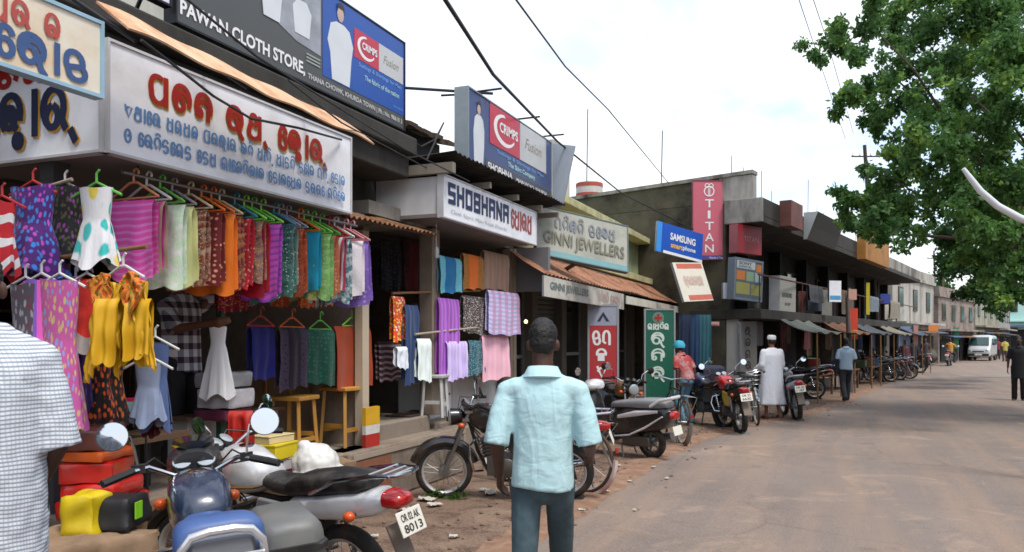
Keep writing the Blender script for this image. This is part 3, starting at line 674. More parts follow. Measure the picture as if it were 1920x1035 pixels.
# --- yellowed board of the adjoining shop
t, W, H = sign('shop_sign', 'yellowed white board with sky blue frame, red and blue Odia letters, hung at the corner', *rowX(-3.7, 1.75, 3.17, 2.95, 3.36), frame=M('sky_blue_frame', '#8fb0c4', .5), panel=M('yellowed_sheet', '#d8d0bf', .5, var=.05, grime='#c79a55', gs=1.6, ga=.75), fw=.016)
for keys, x0, x1, y0, h, st, mat in (('ka pa ra aa sp pa ra sp ta', .35, 1.18, .215, .13, .022, M('faded_red_lettering', '#a8453c', .6)), ('sp ra e ga e ka aa ja', .28, 1.36, .05, .15, .034, M('faded_blue_lettering', '#35507f', .6))):
    m = MB(); put_odia(m, keys, 0, 0, x1 - x0, h, st); m.v = [(x0 + v[0], y0 + v[1], v[2]) for v in m.v]; m.build('lettering', mat, t)
MB().bx(.9, .98, H, H + .5, -.04, 0).bx(.2, .28, H, H + .5, -.04, 0).build('hanger_post', M('orange_wood', '#8a5a2c', .7), t)
MB().box((.93, H - .05, -.6), (.05, .05, 1.15)).build('bracket', DKM, t)
# --- big roof billboard
t, W, H = sign('billboard', 'large roof billboard, black half with white words and blue half with man in white shirt', *rowX(-4.3, 4.28, 7.46, 3.86, 4.80), panel=M('charcoal_vinyl', '#474745', .4, var=.1, scale=1.5), frame=DKM, fw=.012, cat='billboard', thick=.1)
rect(t, 'blue_panel', 1.72, W - .012, .15, H - .012, BLUEB)
m = MB(); pts = [(.62, H - .013), (.72, .72), (.9, .52), (1.1, .40), (1.35, .33), (1.69, .31), (1.69, H - .013)]
m.prism(pts, .003, None, .0005); m.build('photo_panel', M('grey_model_photo', '#8d9199', .5, var=.55, scale=5), t)
m = MB(); 
for x in (1.02, 1.42): m.ell((x, .76, .008), (.04, .055, .004)); 
m.build('printed_face', SKINP, t)
m = MB()
for x in (1.02, 1.42): m.prism([(x - .1, .4), (x + .1, .4), (x + .13, .62), (x + .06, .70), (x - .06, .70), (x - .13, .62)], .003, None, .004)
m.build('printed_shirt', SHIRTP, t)
m = MB(); put_text(m, 'PAWAN CLOTH STORE,', .04, .055, 1.42, .125, .006, .03); m.build('lettering', WHITEP, t)
m = MB(); put_text(m, 'THANA CHOWK, KHURDA TOWN | Ph.: No. 98610 3', 1.50, .045, 1.62, .062, .006, .02)
m.build('lettering', M('soft_white_lettering', '#b9b9b9', .5), t)
MB().bx(.26, .5, .46, .49, .003, .006).build('white_bar', WHITEP, t); MB().prism([(.08, .60), (.10, .58), (.25, .52), (.24, .545)], .003, None, .003).build('white_bar', WHITEP, t); MB().prism([(.2, .76), (.27, .66), (.36, .72), (.42, .62), (.5, .74), (.4, .8)], .003, None, .003).build('printed_logo', WHITEP, t)
m = MB()
for k in range(3): m.bx(1.48, 1.68, .20 + .03 * k, .215 + .03 * k, .003, .006)
m.build('small_print', M('grey_print', '#8f9590', .5), t)
m = MB(); m.prism([(1.86, .16), (2.14, .16), (2.17, .42), (2.20, .55), (2.14, .68), (2.05, .71), (1.93, .71), (1.84, .67), (1.79, .5), (1.83, .4)], .003, None, .0035); m.build('printed_shirt', SHIRTP, t)
m = MB(); m.ell((1.99, .80, .0075), (.055, .08, .003)).build('printed_face', SKINP, t); MB().prism([(1.93, .80), (1.94, .88), (1.99, .90), (2.045, .88), (2.05, .80), (2.03, .845), (1.95, .845)], .002, None, .0105).build('printed_hair', HAIRP, t)
def brand(t, x0, x1, y0, y1, x2):
    rect(t, 'red_panel', x0, x1, y0, y1, REDB, .006); rect(t, 'script_panel', x1 + .002, x2, y0, y1, BEIGE if x2 - x1 < 1 and t['label'].startswith('roof') else SILV, .006)
    cx, cy, rx, ry = (x0 + x1) / 2 - .02 * (x1 - x0), (y0 + y1) / 2, (x1 - x0) * .36, (y1 - y0) * .40
    o = arc(cx, cy, rx, ry, 95, 330, 20); i = arc(cx + rx * .12, cy + ry * .06, rx * .86, ry * .80, 330, 95, 20)
    m = MB(); m.prism(o + i, .002, None, .0062); m.build('crescent_logo', WHITEP, t)
    m = MB(); put_text(m, 'CRIMPS', x0 + .30 * (x1 - x0), cy - .08 * (y1 - y0), .62 * (x1 - x0), .26 * (y1 - y0), .0095, .03); m.build('lettering', WHITEP, t)
    m = MB(); put_text(m, 'Fusion', x1 + .18 * (x2 - x1), cy - .12 * (y1 - y0), .62 * (x2 - x1), .3 * (y1 - y0), .0085, .0, .3); m.build('script_lettering', M('dull_script', '#8b8474', .5), t)
brand(t, 2.22, 2.66, .48, .76, 3.14)
m = MB(); put_text(m, 'Suitings & Shirtings for Men', 2.30, .405, .8, .05, .006, .01); m.build('lettering', SKYP, t)
m = MB(); put_text(m, 'The fabric of the nation', 2.40, .31, .66, .05, .006, .02); m.build('lettering', M('pale_green_lettering', '#9cc0c4', .5), t)
m = MB(); put_text(m, 'www.crimps.com', 2.94, .19, .2, .028, .006, .0); m.build('lettering', SKYP, t)
m = MB()
for x in (.1, 1.2, 2.3, 3.1): m.tube([(x, 0, -.12), (x, H * .9, -.12)], .02, 6); m.tube([(x, H * .8, -.12), (x, -.0, -.6)], .015, 6)
m.build('support', DKM, t)
t, W, H = sign('billboard', 'pale lavender sheet on the roof edge, mostly cut off, beside the black billboard', *rowX(-4.3, 3.2, 4.24, 3.95, 4.85), panel=M('lavender_sheet', '#d6d3e6', .5, var=.04), frame=DKM, fw=.012, cat='billboard')
# --- roof billboard of the white canopied shop
t, W, H = sign('billboard', 'roof billboard in slate blue with standing man, red logo square and beige square', *rowX(-4.0, 8.4, 11.3, 3.70, 4.58), panel=PURB, frame=M('pale_steel_frame', '#8f9aa0', .45, .3), fw=.012, cat='billboard', thick=.17, back=M('pale_blue_tin', '#a5b1b5', .45, .2, var=.08))
rect(t, 'dark_strip', .5, W - .013, .013, .14, M('grey_strip', '#4a4c50', .5))
m = MB(); m.prism([(.17, .02), (.42, .02), (.45, .25), (.46, .45), (.42, .58), (.36, .62), (.26, .62), (.19, .57), (.15, .4), (.16, .2)], .003, None, .001); m.build('printed_shirt', SHIRTP, t)
m = MB(); m.ell((.30, .69, .0055), (.05, .075, .003)).build('printed_face', SKINP, t); MB().prism([(.25, .70), (.255, .765), (.30, .785), (.345, .765), (.35, .70), (.335, .74), (.265, .74)], .002, None, .0088).build('printed_hair', HAIRP, t)
t['label'] = 'roof billboard in slate blue with standing man, red logo square and beige square'
brand(t, .62, 1.62, .36, .86, 2.66)
m = MB(); put_text(m, 'Suitings & Shirtings for Men', .85, .27, 1.7, .06, .006, .01); m.build('lettering', SKYP, t)
m = MB(); put_text(m, 'The Shirt Company', 1.2, .165, 1.0, .085, .006, .03); m.build('lettering', M('pale_green_lettering', '#9cc0c4', .5), t)
m = MB(); put_text(m, 'SHOBHNA', .56, .02, .8, .1, .006, .03); m.build('lettering', WHITEP, t)
m = MB(); put_text(m, 'MAIN ROAD, KHURDA', 1.5, .03, 1.2, .06, .006, .02); m.build('small_lettering', WHITEP, t)
m = MB()
for x in (.3, 1.6, 2.6): m.tube([(x, H, -.08), (x, H + .03, -.5)], .014, 6); m.box((x, H + .02, .05), (.02, .02, .5))
m.build('support', DKM, t)
mf = MB(); a, b, c_, d_ = Vector((-4.0, 11.36, 3.62)), Vector((-3.86, 11.4, 3.62)), Vector((-3.66, 11.4, 4.52)), Vector((-4.0, 11.36, 4.58))
n_ = Vector((0, .04, 0)); mf.add([a, b, c_, d_, a + n_, b + n_, c_ + n_, d_ + n_], [(0, 1, 2, 3), (7, 6, 5, 4), (0, 4, 5, 1), (1, 5, 6, 2), (2, 6, 7, 3), (3, 7, 4, 0)])
tag(mf.build('billboard_flap', M('grey_flap_sheet', '#97a0a8', .5, .2, var=.06), flat=True), 'plain grey metal flap flaring off the end of the slate blue billboard', 'sheet')
tag(MB().tube([(-5.6, 7.9, 4.66), (-3.9, 8.9, 4.62)], .018, 6).build('steel_rod', DKM), 'thin dark steel rod tying the slate blue billboard to the tiled house', 'rod')
# --- white canopy sign
t, W, H = sign('shop_sign', 'white canopy sign with square navy capitals and a red Odia word', *rowX(-4.0, 7.76, 10.66, 2.97, 3.44), frame=M('pale_frame', '#b9b9bb', .5), fw=.01)
def block_letters(mb, word, x, y, w_, h_, st, z=.006):
    G = {'S': '0011 3011 3001 0110'.split()}
    seg = {'S': [(1, 1, 0, 1), (0, 1, 0, .5), (0, .5, 1, .5), (1, .5, 1, 0), (1, 0, 0, 0)], 'H': [(0, 0, 0, 1), (1, 0, 1, 1), (0, .5, 1, .5)], 'O': [(0, 0, 0, 1), (1, 0, 1, 1), (0, 0, 1, 0), (0, 1, 1, 1)],
           'B': [(0, 0, 0, 1), (1, 0, 1, 1), (0, 0, 1, 0), (0, .5, 1, .5), (0, 1, 1, 1)], 'A': [(0, 0, 0, 1), (1, 0, 1, 1), (0, .5, 1, .5), (0, 1, 1, 1)], 'N': [(0, 0, 0, 1), (1, 0, 1, 1), (0, 1, 1, 0)]}
    n = len(word); cw = w_ / n; lw = cw * .60
    for k, ch in enumerate(word):
        for q, (x0, y0, x1, y1) in enumerate(seg[ch]):
            a = Vector((x + k * cw + x0 * lw + st / 2, y + y0 * (h_ - st) + st / 2, 0)); b = Vector((x + k * cw + x1 * lw + st / 2, y + y1 * (h_ - st) + st / 2, 0)); d = (b - a).normalized(); nn = Vector((-d.y, d.x, 0)) * st / 2; a = a - d * st / 2; b = b + d * st / 2
            zz = z + q * .0004; mb.add([(a + nn).to_tuple()[:2] + (zz,), (a - nn).to_tuple()[:2] + (zz,), (b - nn).to_tuple()[:2] + (zz,), (b + nn).to_tuple()[:2] + (zz,)], [(0, 1, 2, 3)])
m = MB(); block_letters(m, 'SHOBHANA', .13, .17, 1.78, .235, .05); m.build('lettering', M('deep_navy_lettering', '#1d2c55', .5), t)
m = MB(); put_odia(m, 'e sa aa ra sa', 1.96, .14, .78, .24, .045); m.build('lettering', M('brick_red_lettering', '#9d4a4a', .5), t)
m = MB(); put_text(m, 'Cloth Store, Main Road, Khurda', .2, .06, 1.6, .05, .006, .0); m.build('small_lettering', M('faint_lettering', '#a9aeb2', .5), t)
# --- jeweller's hanging board and fascia
a = pt(1005, 475, 12.0); b = pt(1178, 511, 12.7); c = pt(1017, 386, 12.25)
t, W, H = sign('shop_sign', 'tilted grey board with raised capitals and turquoise lower edge above the rusty awning', a, b, c, panel=M('grey_board', '#9a9b90', .6, var=.12, grime='#6a6a5f', gs=1.5, ga=.6), frame=M('turquoise_edge', '#5a6a6a', .7, var=.25), fw=.012, thick=.08)
rect(t, 'turquoise_band', .012, W - .012, .012, .10, M('turquoise_band', '#6b979b', .5, var=.2, scale=3))
m = MB(); put_text(m, 'GINNI JEWELLERS', .12, .15, W - .2, .26, .02, .015); m.build('lettering', M('drab_raised_letters', '#6d6a58', .5), t)
m = MB(); put_odia(m, 'ga i na i sp ja e la sa', .32, .47, W - .55, .19, .032, .01); m.build('lettering', M('grey_odia_letters', '#6f7378', .5), t)
MB().box((W * .3, H * .4, -.5), (.05, .05, .9)).box((W * .7, H * .4, -.6), (.05, .05, 1.1)).build('bracket', DKM, t)
t, W, H = sign('shop_sign', 'weathered white fascia board with grey capitals fixed along the rusty awning edge', Vector((-3.86, 10.6, 2.24)), Vector((-3.86, 15.1, 2.2)), Vector((-3.86, 10.6, 2.54)), panel=OLDWHITE, thick=.03)
m = MB(); put_text(m, 'GINNI JEWELLERS', .25, .08, 1.9, .15, .006, .03); m.build('lettering', M('grey_green_lettering', '#66736f', .5), t)
m = MB(); put_odia(m, 'ga i na i sp ja e la sa', 2.7, .07, 1.5, .16, .03); m.build('lettering', M('faded_pink_letters', '#b39a90', .5), t)
t, W, H = sign('shop_sign', 'narrow blank cream fascia board continuing along the rusty awning', Vector((-3.86, 15.3, 2.32)), Vector((-3.84, 20.7, 2.3)), Vector((-3.86, 15.3, 2.48)), panel=CREAM, thick=.03)
# --- standing banners
def banner(label, px, d, wpx, ytop, zb, panel, strip=None):
    c = pt(px, ytop, d); wd = wpx * d / FPX; bl = Vector((c.x, c.y, zb)) - RT * wd / 2; br = bl + RT * wd; tl = bl + Vector((0, 0, c.z - zb))
    return sign('banner_sign', label, bl, br, tl, panel=panel, frame=M('grey_banner_frame', '#8b8d90', .5), fw=.03, thick=.1, group='tall standing banners')
t, W, H = banner('tall red banner with white Odia letters and pale top panel before grey shutters', 1131, 14, 58, 571, .4, M('red_banner', '#a52a2c', .5, var=.1), 1)
rect(t, 'pale_top', .03, W - .03, H * .80, H - .03, M('pale_banner_top', '#8f93a3', .5)); m = MB()
m.prism([(W * .3, H * .84), (W * .5, H * .93), (W * .7, H * .84), (W * .6, H * .84), (W * .5, H * .89), (W * .4, H * .84)], .002, None, .005); m.build('printed_logo', NAVY, t)
m = MB()
for keys, y, h in (('ja ga', .62, .24), ('ii', .46, .22), ('ee', .30, .22), ('la', .14, .22)): put_odia(m, keys, W * (.16 if ' ' in keys else .28), H * y, W * (.64 if ' ' in keys else .4), h, .045)
m.build('lettering', WHITEP, t)
t, W, H = banner('tall dark green banner with white Odia letters and a red cross', 1237, 16.5, 58, 579, .4, M('green_banner', '#0f5a45', .5, var=.1))
m = MB(); m.lathe([(.12, .004), (.12, .007)], (W * .45, H * .90, 0), (0, 0, 1), 18).build('round_badge', M('grey_green_disc', '#5f7a70', .5), t)
m = MB(); m.box((W * .45, H * .90, .010), (.05, .16, .004)).box((W * .45, H * .90, .0105), (.16, .05, .004)).build('red_cross', RED, t)
m = MB(); put_odia(m, 'ma aa sa i ma', W * .12, H * .77, W * .7, .12, .03)
for keys, y in (('ka', .60), ('na', .42), ('ka', .22)): put_odia(m, keys, W * .22, H * y, W * .55, .25, .045)
m.build('lettering', M('mint_lettering', '#c5d3c8', .5), t)
# --- signs round the bend
def psign(name, label, bl, br, tl, d1, d2, **kw):
    return sign(name, label, pt(*bl, d1), pt(*br, d2), pt(*tl, d1), **kw)
t, W, H = psign('shop_sign', 'tall pink upright sign with white serif capitals on the mossy wall', (1298, 487), (1361, 487), (1298, 338), 19.9, 19.9, panel=M('pink_sheet', '#bd5c6c', .45, var=.06), frame=M('dark_pink_frame', '#6d3540', .5), fw=.02)
m = MB()
for k, ch in enumerate('TITAN'): put_text(m, ch, W * .38, H * (.66 - .142 * k), W * (.26 if ch != 'I' else .08), H * .10, .006, .01) if ch != 'I' else put_text(m, ch, W * .46, H * (.66 - .142 * k), W * .08, H * .10, .006, .01)
m.torus((W * .5, H * .86, .006), (0, 0, 1), .12, .014, 24, 6, .3).torus((W * .44, H * .93, .006), (0, 0, 1), .05, .01, 16, 6, .3).torus((W * .56, H * .93, .006), (0, 0, 1), .05, .01, 16, 6, .3).bx(W * .47, W * .49, H * .80, H * .9, .003, .007).bx(W * .51, W * .53, H * .80, H * .9, .003, .007).build('lettering', WHITEP, t)
rect(t, 'blue_foot', .02, W - .02, .02, H * .055, M('indigo_foot', '#4a4590', .5)); m = MB(); put_text(m, 'World of Titan', W * .5, H * .012, W * .44, .05, .006, .01); m.build('lettering', WHITEP, t)
t, W, H = psign('shop_sign', 'bright blue phone shop sign with white and yellow words beside the pink upright sign', (1230, 470), (1316, 493), (1223, 411), 18.5, 19.3, panel=M('bright_blue_sheet', '#1a4fae', .4, var=.15, scale=1.2), frame=None)
rect(t, 'light_edge', 0, W * .1, 0, H, M('azure_edge', '#3a8ad6', .4)); rect(t, 'white_foot', W * .15, W, 0, H * .09, WHITEP)
m = MB(); put_text(m, 'SAMSUNG', W * .28, H * .5, W * .55, H * .24, .006, .03); put_text(m, 'phone', W * .56, H * .22, W * .28, H * .2, .006, .02); m.build('lettering', WHITEP, t)
m = MB(); put_text(m, 'smart', W * .3, H * .24, W * .25, H * .16, .006, .03); m.build('lettering', M('amber_lettering', '#e0ac28', .5), t)
t, W, H = psign('shop_sign', 'white awning board with faded red bands tilted forward under the blue phone sign', (1283, 566), (1338, 563), (1248, 492), 17.6, 18.4, panel=M('cream_sheet', '#cfcabb', .5, var=.08), frame=None)
rect(t, 'red_band', W * .2, W, H * .03, H * .16, M('faded_red_band', '#b9604c', .5, var=.2)); rect(t, 'red_band', W * .1, W * .95, H * .84, H * .97, M('faded_red_band', '#b9604c', .5))
m = MB(); put_odia(m, 'ka ra na ta sa ma', W * .2, H * .4, W * .65, H * .25, .03); m.build('lettering', M('faint_pink_letters', '#c2a49a', .5), t)
t, W, H = psign('shop_sign', 'square dark red sign under the canopy corner', (1383, 473), (1428, 479), (1383, 419), 19.4, 20.0, panel=M('crimson_sheet', '#8f1f2b', .4, var=.08), frame=None, thick=.25, back=M('pinkish_side', '#8e4c50', .5))
m = MB(); put_text(m, 'TITAN', W * .25, H * .42, W * .6, H * .18, .006, .0); m.build('lettering', M('dull_pink_letters', '#c48b8c', .5), t)
t, W, H = psign('shop_sign', 'grey upright panel sign divided into orange and olive squares', (1375, 560), (1428, 567), (1375, 481), 19.2, 19.8, panel=M('slate_sheet', '#4f5b66', .5, var=.08), frame=M('slate_frame', '#66717c', .5), fw=.05, thick=.2)
for nm, x0, x1, y0, y1, c_ in (('white_square', .08, .72, .76, .95, '#aeb6b8'), ('orange_square', .76, .95, .72, .9, '#b96f34'), ('orange_square', .08, .38, .48, .70, '#bd6a2c'), ('green_square', .42, .68, .47, .70, '#7f9a7c'), ('grey_square', .72, .95, .47, .70, '#8fa8a5'), ('olive_square', .08, .55, .14, .42, '#8a8a4e'), ('olive_square', .6, .95, .14, .40, '#85854e')):
    rect(t, nm, x0 * W, x1 * W, y0 * H, y1 * H, M(nm, c_, .5, var=.12, scale=12))
m = MB(); put_text(m, 'SONY', W * .15, H * .85, W * .45, H * .07, .006, .02); put_text(m, 'DIGITAL', W * .15, H * .78, W * .45, H * .05, .006, .02); m.build('lettering', NAVY, t)
t, W, H = psign('shop_sign', 'pale grey projecting sign box with dark words beside a white end board', (1462, 585), (1492, 588), (1462, 516), 21.5, 22.4, panel=M('pale_grey_sheet', '#8e8d87', .5, var=.1), frame=None, thick=.3, back=M('bright_white_side', '#c6c8ca', .5))
m = MB(); put_text(m, 'RAYMOND', W * .15, H * .42, W * .6, H * .13, .006, .02); put_text(m, 'SHOP', W * .3, H * .2, W * .35, H * .08, .006, .01); m.build('lettering', M('charcoal_letters', '#33332f', .5), t)
# painted words on the closed shop front
t, W, H = psign('shop_sign', 'tall grey door board with dark painted Odia letters behind the bicycles', (1388, 702), (1420, 698), (1388, 603), 19.6, 20.2, panel=M('grey_door_board', '#6f6d69', .6, var=.12), frame=None)
m = MB()
for k, keys in enumerate(('ka', 'ta', 'ma', 'ra')): put_odia(m, keys, W * .3, H * (.74 - .22 * k), W * .4, H * .15, .05)
m.build('lettering', M('dark_brown_letters', '#2a211d', .6), t)
# boxes on the canopy edge
def canopy_box(label, y0, y1, z0, z1, x0, x1, mat, flare=0.0, shell=None):
    t = thing('canopy_box_sign', label, 'sign', mat4=Matrix.Translation(BO) @ Matrix.Rotation(-BA, 4, 'Z') @ Matrix.Translation((.55, y0, z0)), group='boxes on the concrete canopy')
    h = z1 - z0; L_ = y1 - y0
    MB().add([(.01, 0, 0), (x1 - .55 - flare, 0, 0), (x1 - .55 - flare, L_, 0), (.01, L_, 0), (.01, 0, h), (x1 - .55, 0, h), (x1 - .55, L_, h), (.01, L_, h)], [(3, 2, 1, 0), (4, 5, 6, 7), (0, 1, 5, 4), (1, 2, 6, 5), (2, 3, 7, 6), (3, 0, 4, 7)]).build('box_shell', shell or mat, t, flat=True)
    MB().prism([(.01, 0), (x1 - .55 - flare, 0), (x1 - .55, h), (.01, h)], .006, Matrix(((1, 0, 0, 0), (0, 0, -1, 0), (0, 1, 0, 0), (0, 0, 0, 1))), .001).build('end_panel', mat, t)
    MB().add([(x1 - .548 - flare, .05, .05), (x1 - .548 - flare, L_ - .05, .05), (x1 - .548, L_ - .05, h - .05), (x1 - .548, .05, h - .05)], [(0, 1, 2, 3)]).build('face_panel', shell or mat, t)
    return t
canopy_box('reddish brown box bolted on the canopy edge near the corner', 1.3, 2.4, 4.5, 5.15, .55, .85, M('reddish_box', '#6f4238', .7, var=.25, grime='#3a2a25', gs=2, ga=.6))
canopy_box('dark grey flaring box with white end on the canopy edge', 3.6, 6.8, 4.4, 5.15, .55, .95, M('white_flare_box', '#a9adad', .6, var=.1), .3, M('sooty_box', '#3f3d38', .7, var=.3))
canopy_box('long orange and yellow box at the middle of the canopy edge', 10.6, 15.2, 4.42, 5.4, .55, .85, M('ochre_box', '#a5702c', .7, var=.25, grime='#5f4525', gs=1.5, ga=.6))
# ================================================================ hanging cloth
def folded_cloth(name, label, top, across, width, drop, mat, cat='sari', group=None, folds=5, amp=.018, thick=.05, seed=0, flare=1.0, hem=.02, lean=0.0):
    """a folded length of cloth hung over a bar: front and back layers joined at the top"""
    top = Vector(top); a = Vector(across).normalized(); n = a.cross(Vector((0, 0, 1))).normalized()
    def fn(u, v):
        # v 0..1 goes up the back, over the bar and down the front
        s = v * 2 - 1; f = abs(s); side = 1 if s >= 0 else -1
        wob = amp * (math.sin(u * folds * 2 * math.pi + seed + f * 1.3) + .6 * math.sin(u * folds * 3.7 + seed * 2)) * (.25 + .75 * f)
        wv = width * (1 + (flare - 1) * f)
        ofs = side * thick / 2 * min(1, f * 10) + wob + .014 * mnoise.noise((u * 3 + seed, f * 3, side))
        zz = -f * drop * (1 if side > 0 else .93) - hem * f * math.sin(u * 3 + seed) - .012 * math.sin(u * folds * 6.28 + seed) * f
        return a * (wv * (u - .5) + lean * f) + n * ofs + Vector((0, 0, zz))
    m = MB(); m.grid(fn, 26, 24)
    for k, uv in enumerate(m.uv): m.uv[k] = [(u, abs(v * 2 - 1)) for u, v in uv]
    o = m.build(name, mat, ang=80); o.location = top
    return tag(o, label, cat, group)
def hanger(label, hook, across, mat, w_=.42, h=.15, group='plastic clothes hangers'):
    a = Vector(across).normalized(); t = thing('clothes_hanger', label, 'hanger', hook, group=group)
    m = MB(); m.tube([a * (-w_ / 2) + Vector((0, 0, -.055 - h)), a * -.03 + Vector((0, 0, -.065)), a * .03 + Vector((0, 0, -.065)), a * (w_ / 2) + Vector((0, 0, -.055 - h))], .0085, 6)
    m.tube([a * (-w_ / 2) + Vector((0, 0, -.055 - h)), a * (w_ / 2) + Vector((0, 0, -.055 - h))], .007, 6); m.build('hanger_frame', mat, t)
    hk = [Vector((0, 0, -.065)), Vector((0, 0, -.02))] + [a * (.022 - .022 * math.cos(R_(k))) + Vector((0, 0, .0 + .022 * math.sin(R_(k)))) for k in range(0, 211, 30)]
    MB().tube(hk, .0075, 6).build('hook', mat, t); return t
HC = {n: M('plastic_' + n, c, .4, var=.05) for n, c in dict(peach='#c77f5e', white='#c9c9c4', green='#5fae4a', grey='#8a8790', cream='#c3ae92', orange='#d0672a', teal='#2b7f95', lime='#7ac84a', mauve='#8d86a0', red='#b0343a', pink='#c77f86').items()}
RAILX, RAILZ = -4.15, 2.69
t = thing('hanging_rail', 'steel rail under the white sign carrying the row of saris', 'rail', (RAILX, 3.7, RAILZ))
MB().tube([(0, 0, 0), (0, 2.62, 0)], .012, 8).build('rail_bar', STEEL, t)
m = MB()
for y in (.12, 1.3, 2.5): m.tube([(0, y, 0), (0, y, .07)], .006, 6)
m.build('wire', DKM, t)
# (pixel across the strip, colours, words, hanger)
SAR = [
 ('stripe_h', '#c8448f', '#d667a8', '#d77bb0', 'bright pink banded sari, widest and first on the rail', 'peach'),
 ('stripe_v', '#b8438a', '#8d7a6a', '#c8448f', 'plain pink sari edge just behind the banded pink one', 'white'),
 ('brocade', '#9fb79b', '#c9c3ae', '#d9d6c4', 'pale mint and white sari with silvery print', 'green'),
 ('plain', '#cfc089', '#cfc089', '#cfc089', 'plain cream yellow sari beside the mint one', 'grey'),
 ('brocade', '#7a3a22', '#c9c0b4', '#a79a8a', 'brown sari with broad silver brocade border', 'cream'),
 ('dots', '#5a1c1f', '#b9886a', '#7a2a2c', 'maroon sari with small pale dots', 'orange'),
 ('plain', '#c4601a', '#c4601a', '#c4601a', 'plain vivid orange sari hanging lowest', 'orange'),
 ('brocade', '#6d2434', '#c69a62', '#b98a55', 'wine sari with gold zari border', 'cream'),
 ('dots', '#a11c2c', '#d8a38e', '#c02a38', 'red sari with tiny gold specks', 'teal'),
 ('brocade', '#7d6148', '#b9a184', '#4a3a58', 'grey brown brocade sari with purple lining', 'lime'),
 ('plain', '#a3142c', '#a3142c', '#a3142c', 'deep red plain sari behind the brocade', 'green'),
 ('stripe_h', '#a84aa6', '#7d3fa0', '#c063b8', 'magenta violet sari with fine cross bands', 'lime'),
 ('brocade', '#24483f', '#9cc3b4', '#3d6a5c', 'dark green sari turning mint towards its hem', 'teal'),
 ('dots', '#6d7a78', '#c4cac4', '#87928f', 'slate grey sari with round white motifs', 'grey'),
 ('brocade', '#8d3d25', '#c58a5a', '#a3502f', 'rust sari with pale gold brocade border', 'mauve'),
 ('plain', '#0f6f8a', '#0f6f8a', '#0f6f8a', 'plain peacock blue sari, narrow', 'orange'),
 ('brocade', '#6d7a45', '#c6b88c', '#8a9355', 'olive sari with cream leaf print', 'green'),
 ('brocade', '#5c8a4d', '#b9a184', '#7fa06a', 'leaf green sari with tan border', 'lime'),
 ('dots', '#b06a4c', '#d9b59a', '#7fa79d', 'rust and sea green sari with pale dots', 'green'),
 ('stripe_v', '#b9bcc6', '#8d2f4a', '#d4d6dc', 'silver grey sari with thin crimson stripe', 'red'),
 ('brocade', '#3f5f68', '#9fc0c4', '#b6d0d2', 'pale blue and slate sari in glossy print', 'white'),
 ('dots', '#d9b3b8', '#e4cfd0', '#d99aa4', 'pale pink sari with faint dots', 'pink'),
 ('dots', '#6a5296', '#8d7ab4', '#c0a050', 'purple sari with a gold corner, last on the rail', 'pink'),
]
n_s = len(SAR)
for k, (kind, a, b, c, words, hc) in enumerate(SAR):
    y = 3.80 + 2.42 * (k / (n_s - 1)) + rnd.uniform(-.035, .035)
    dr = .54 + rnd.uniform(-.06, .06); 
    if k == 6: dr = .57
    mat = CL('sari_cloth_%d' % k, kind, a, b, c, 1.0, .6)
    folded_cloth('sari', words, (RAILX, y, RAILZ - .165), (1, .22 * rnd.uniform(-1, 1), 0), .36 + rnd.uniform(-.03, .04), dr, mat, group='saris on the front rail', folds=rnd.choice((1, 2, 2)), amp=.009, thick=.05, seed=k * 1.7, flare=rnd.uniform(.94, 1.08), hem=rnd.uniform(.0, .05), lean=rnd.uniform(-.03, .03))
    hanger('%s plastic hanger on the front rail holding the %s' % (hc, words.split(' sari')[0]), (RAILX, y, RAILZ + .012), (1, 0, 0), HC[hc], .42, .11)
# fallen folds under the rail: a second, lower layer further in
for k, (px0, px1, y, col, words) in enumerate(((500, 540, 548, '#8d3d25', 'rust'), (405, 470, 552, '#6d1420', 'dark red'), (556, 628, 556, '#a5522c', 'orange brown'))):
    p = ptX((px0 + px1) / 2, y - 40, -4.5)
    folded_cloth('sari', words + ' sari peeping out below the front rail row', p, (.2, 1, 0), (px1 - px0) / 1500 * 8, .30, CL('low_sari_%d' % k, 'brocade', col, '#c69a62', col), group='saris peeping below the front rail', seed=k)
# ---- row of folded saris facing the street beneath
FR = -4.62
for k, (px0, px1, y0, y1, kind, a, b, c, words, hc) in enumerate((
    (467, 509, 612, 708, 'plain', '#161a6a', '#161a6a', '#161a6a', 'plain royal blue cloth folded on a hanger by the green post', 'red'),
    (521, 573, 614, 730, 'border', '#1e1222', '#40344a', '#241728', 'dark plum sari with grey brocade border', 'orange'),
    (574, 625, 618, 722, 'dots', '#10483a', '#1d6a52', '#10483a', 'bottle green sari with tiny dots folded on a hanger', 'green'),
    (626, 692, 612, 726, 'panel', '#8f3412', '#7f7a40', '#2c5c38', 'orange sari with broad green and gold border', 'lime'))):
    p0 = ptX(px0, y0, FR); p1 = ptX(px1, y0, FR); pb = ptX((px0 + px1) / 2, y1, FR); top = (p0 + p1) / 2
    folded_cloth('sari', words, top, (0, 1, 0), (p1 - p0).length, top.z - pb.z, CL('street_sari_%d' % k, kind, a, b, c), group='saris folded facing the street', folds=2, amp=.012, thick=.06, seed=k * 2.2)
    hanger('%s hanger carrying the %s' % (hc, words.split(' ', 3)[0] + ' ' + words.split(' ')[1] + ' ' + words.split(' ')[2]), top + Vector((0, 0, .15)), (0, 1, 0), HC[hc], .36, .09)
t = thing('hanging_rail', 'second steel rail inside the shop holding the folded street facing saris', 'rail', (FR, 5.3, 2.17 - .29))
MB().tube([(0, 0, .20), (0, 1.9, .17)], .01, 6).build('rail_bar', STEEL, t)
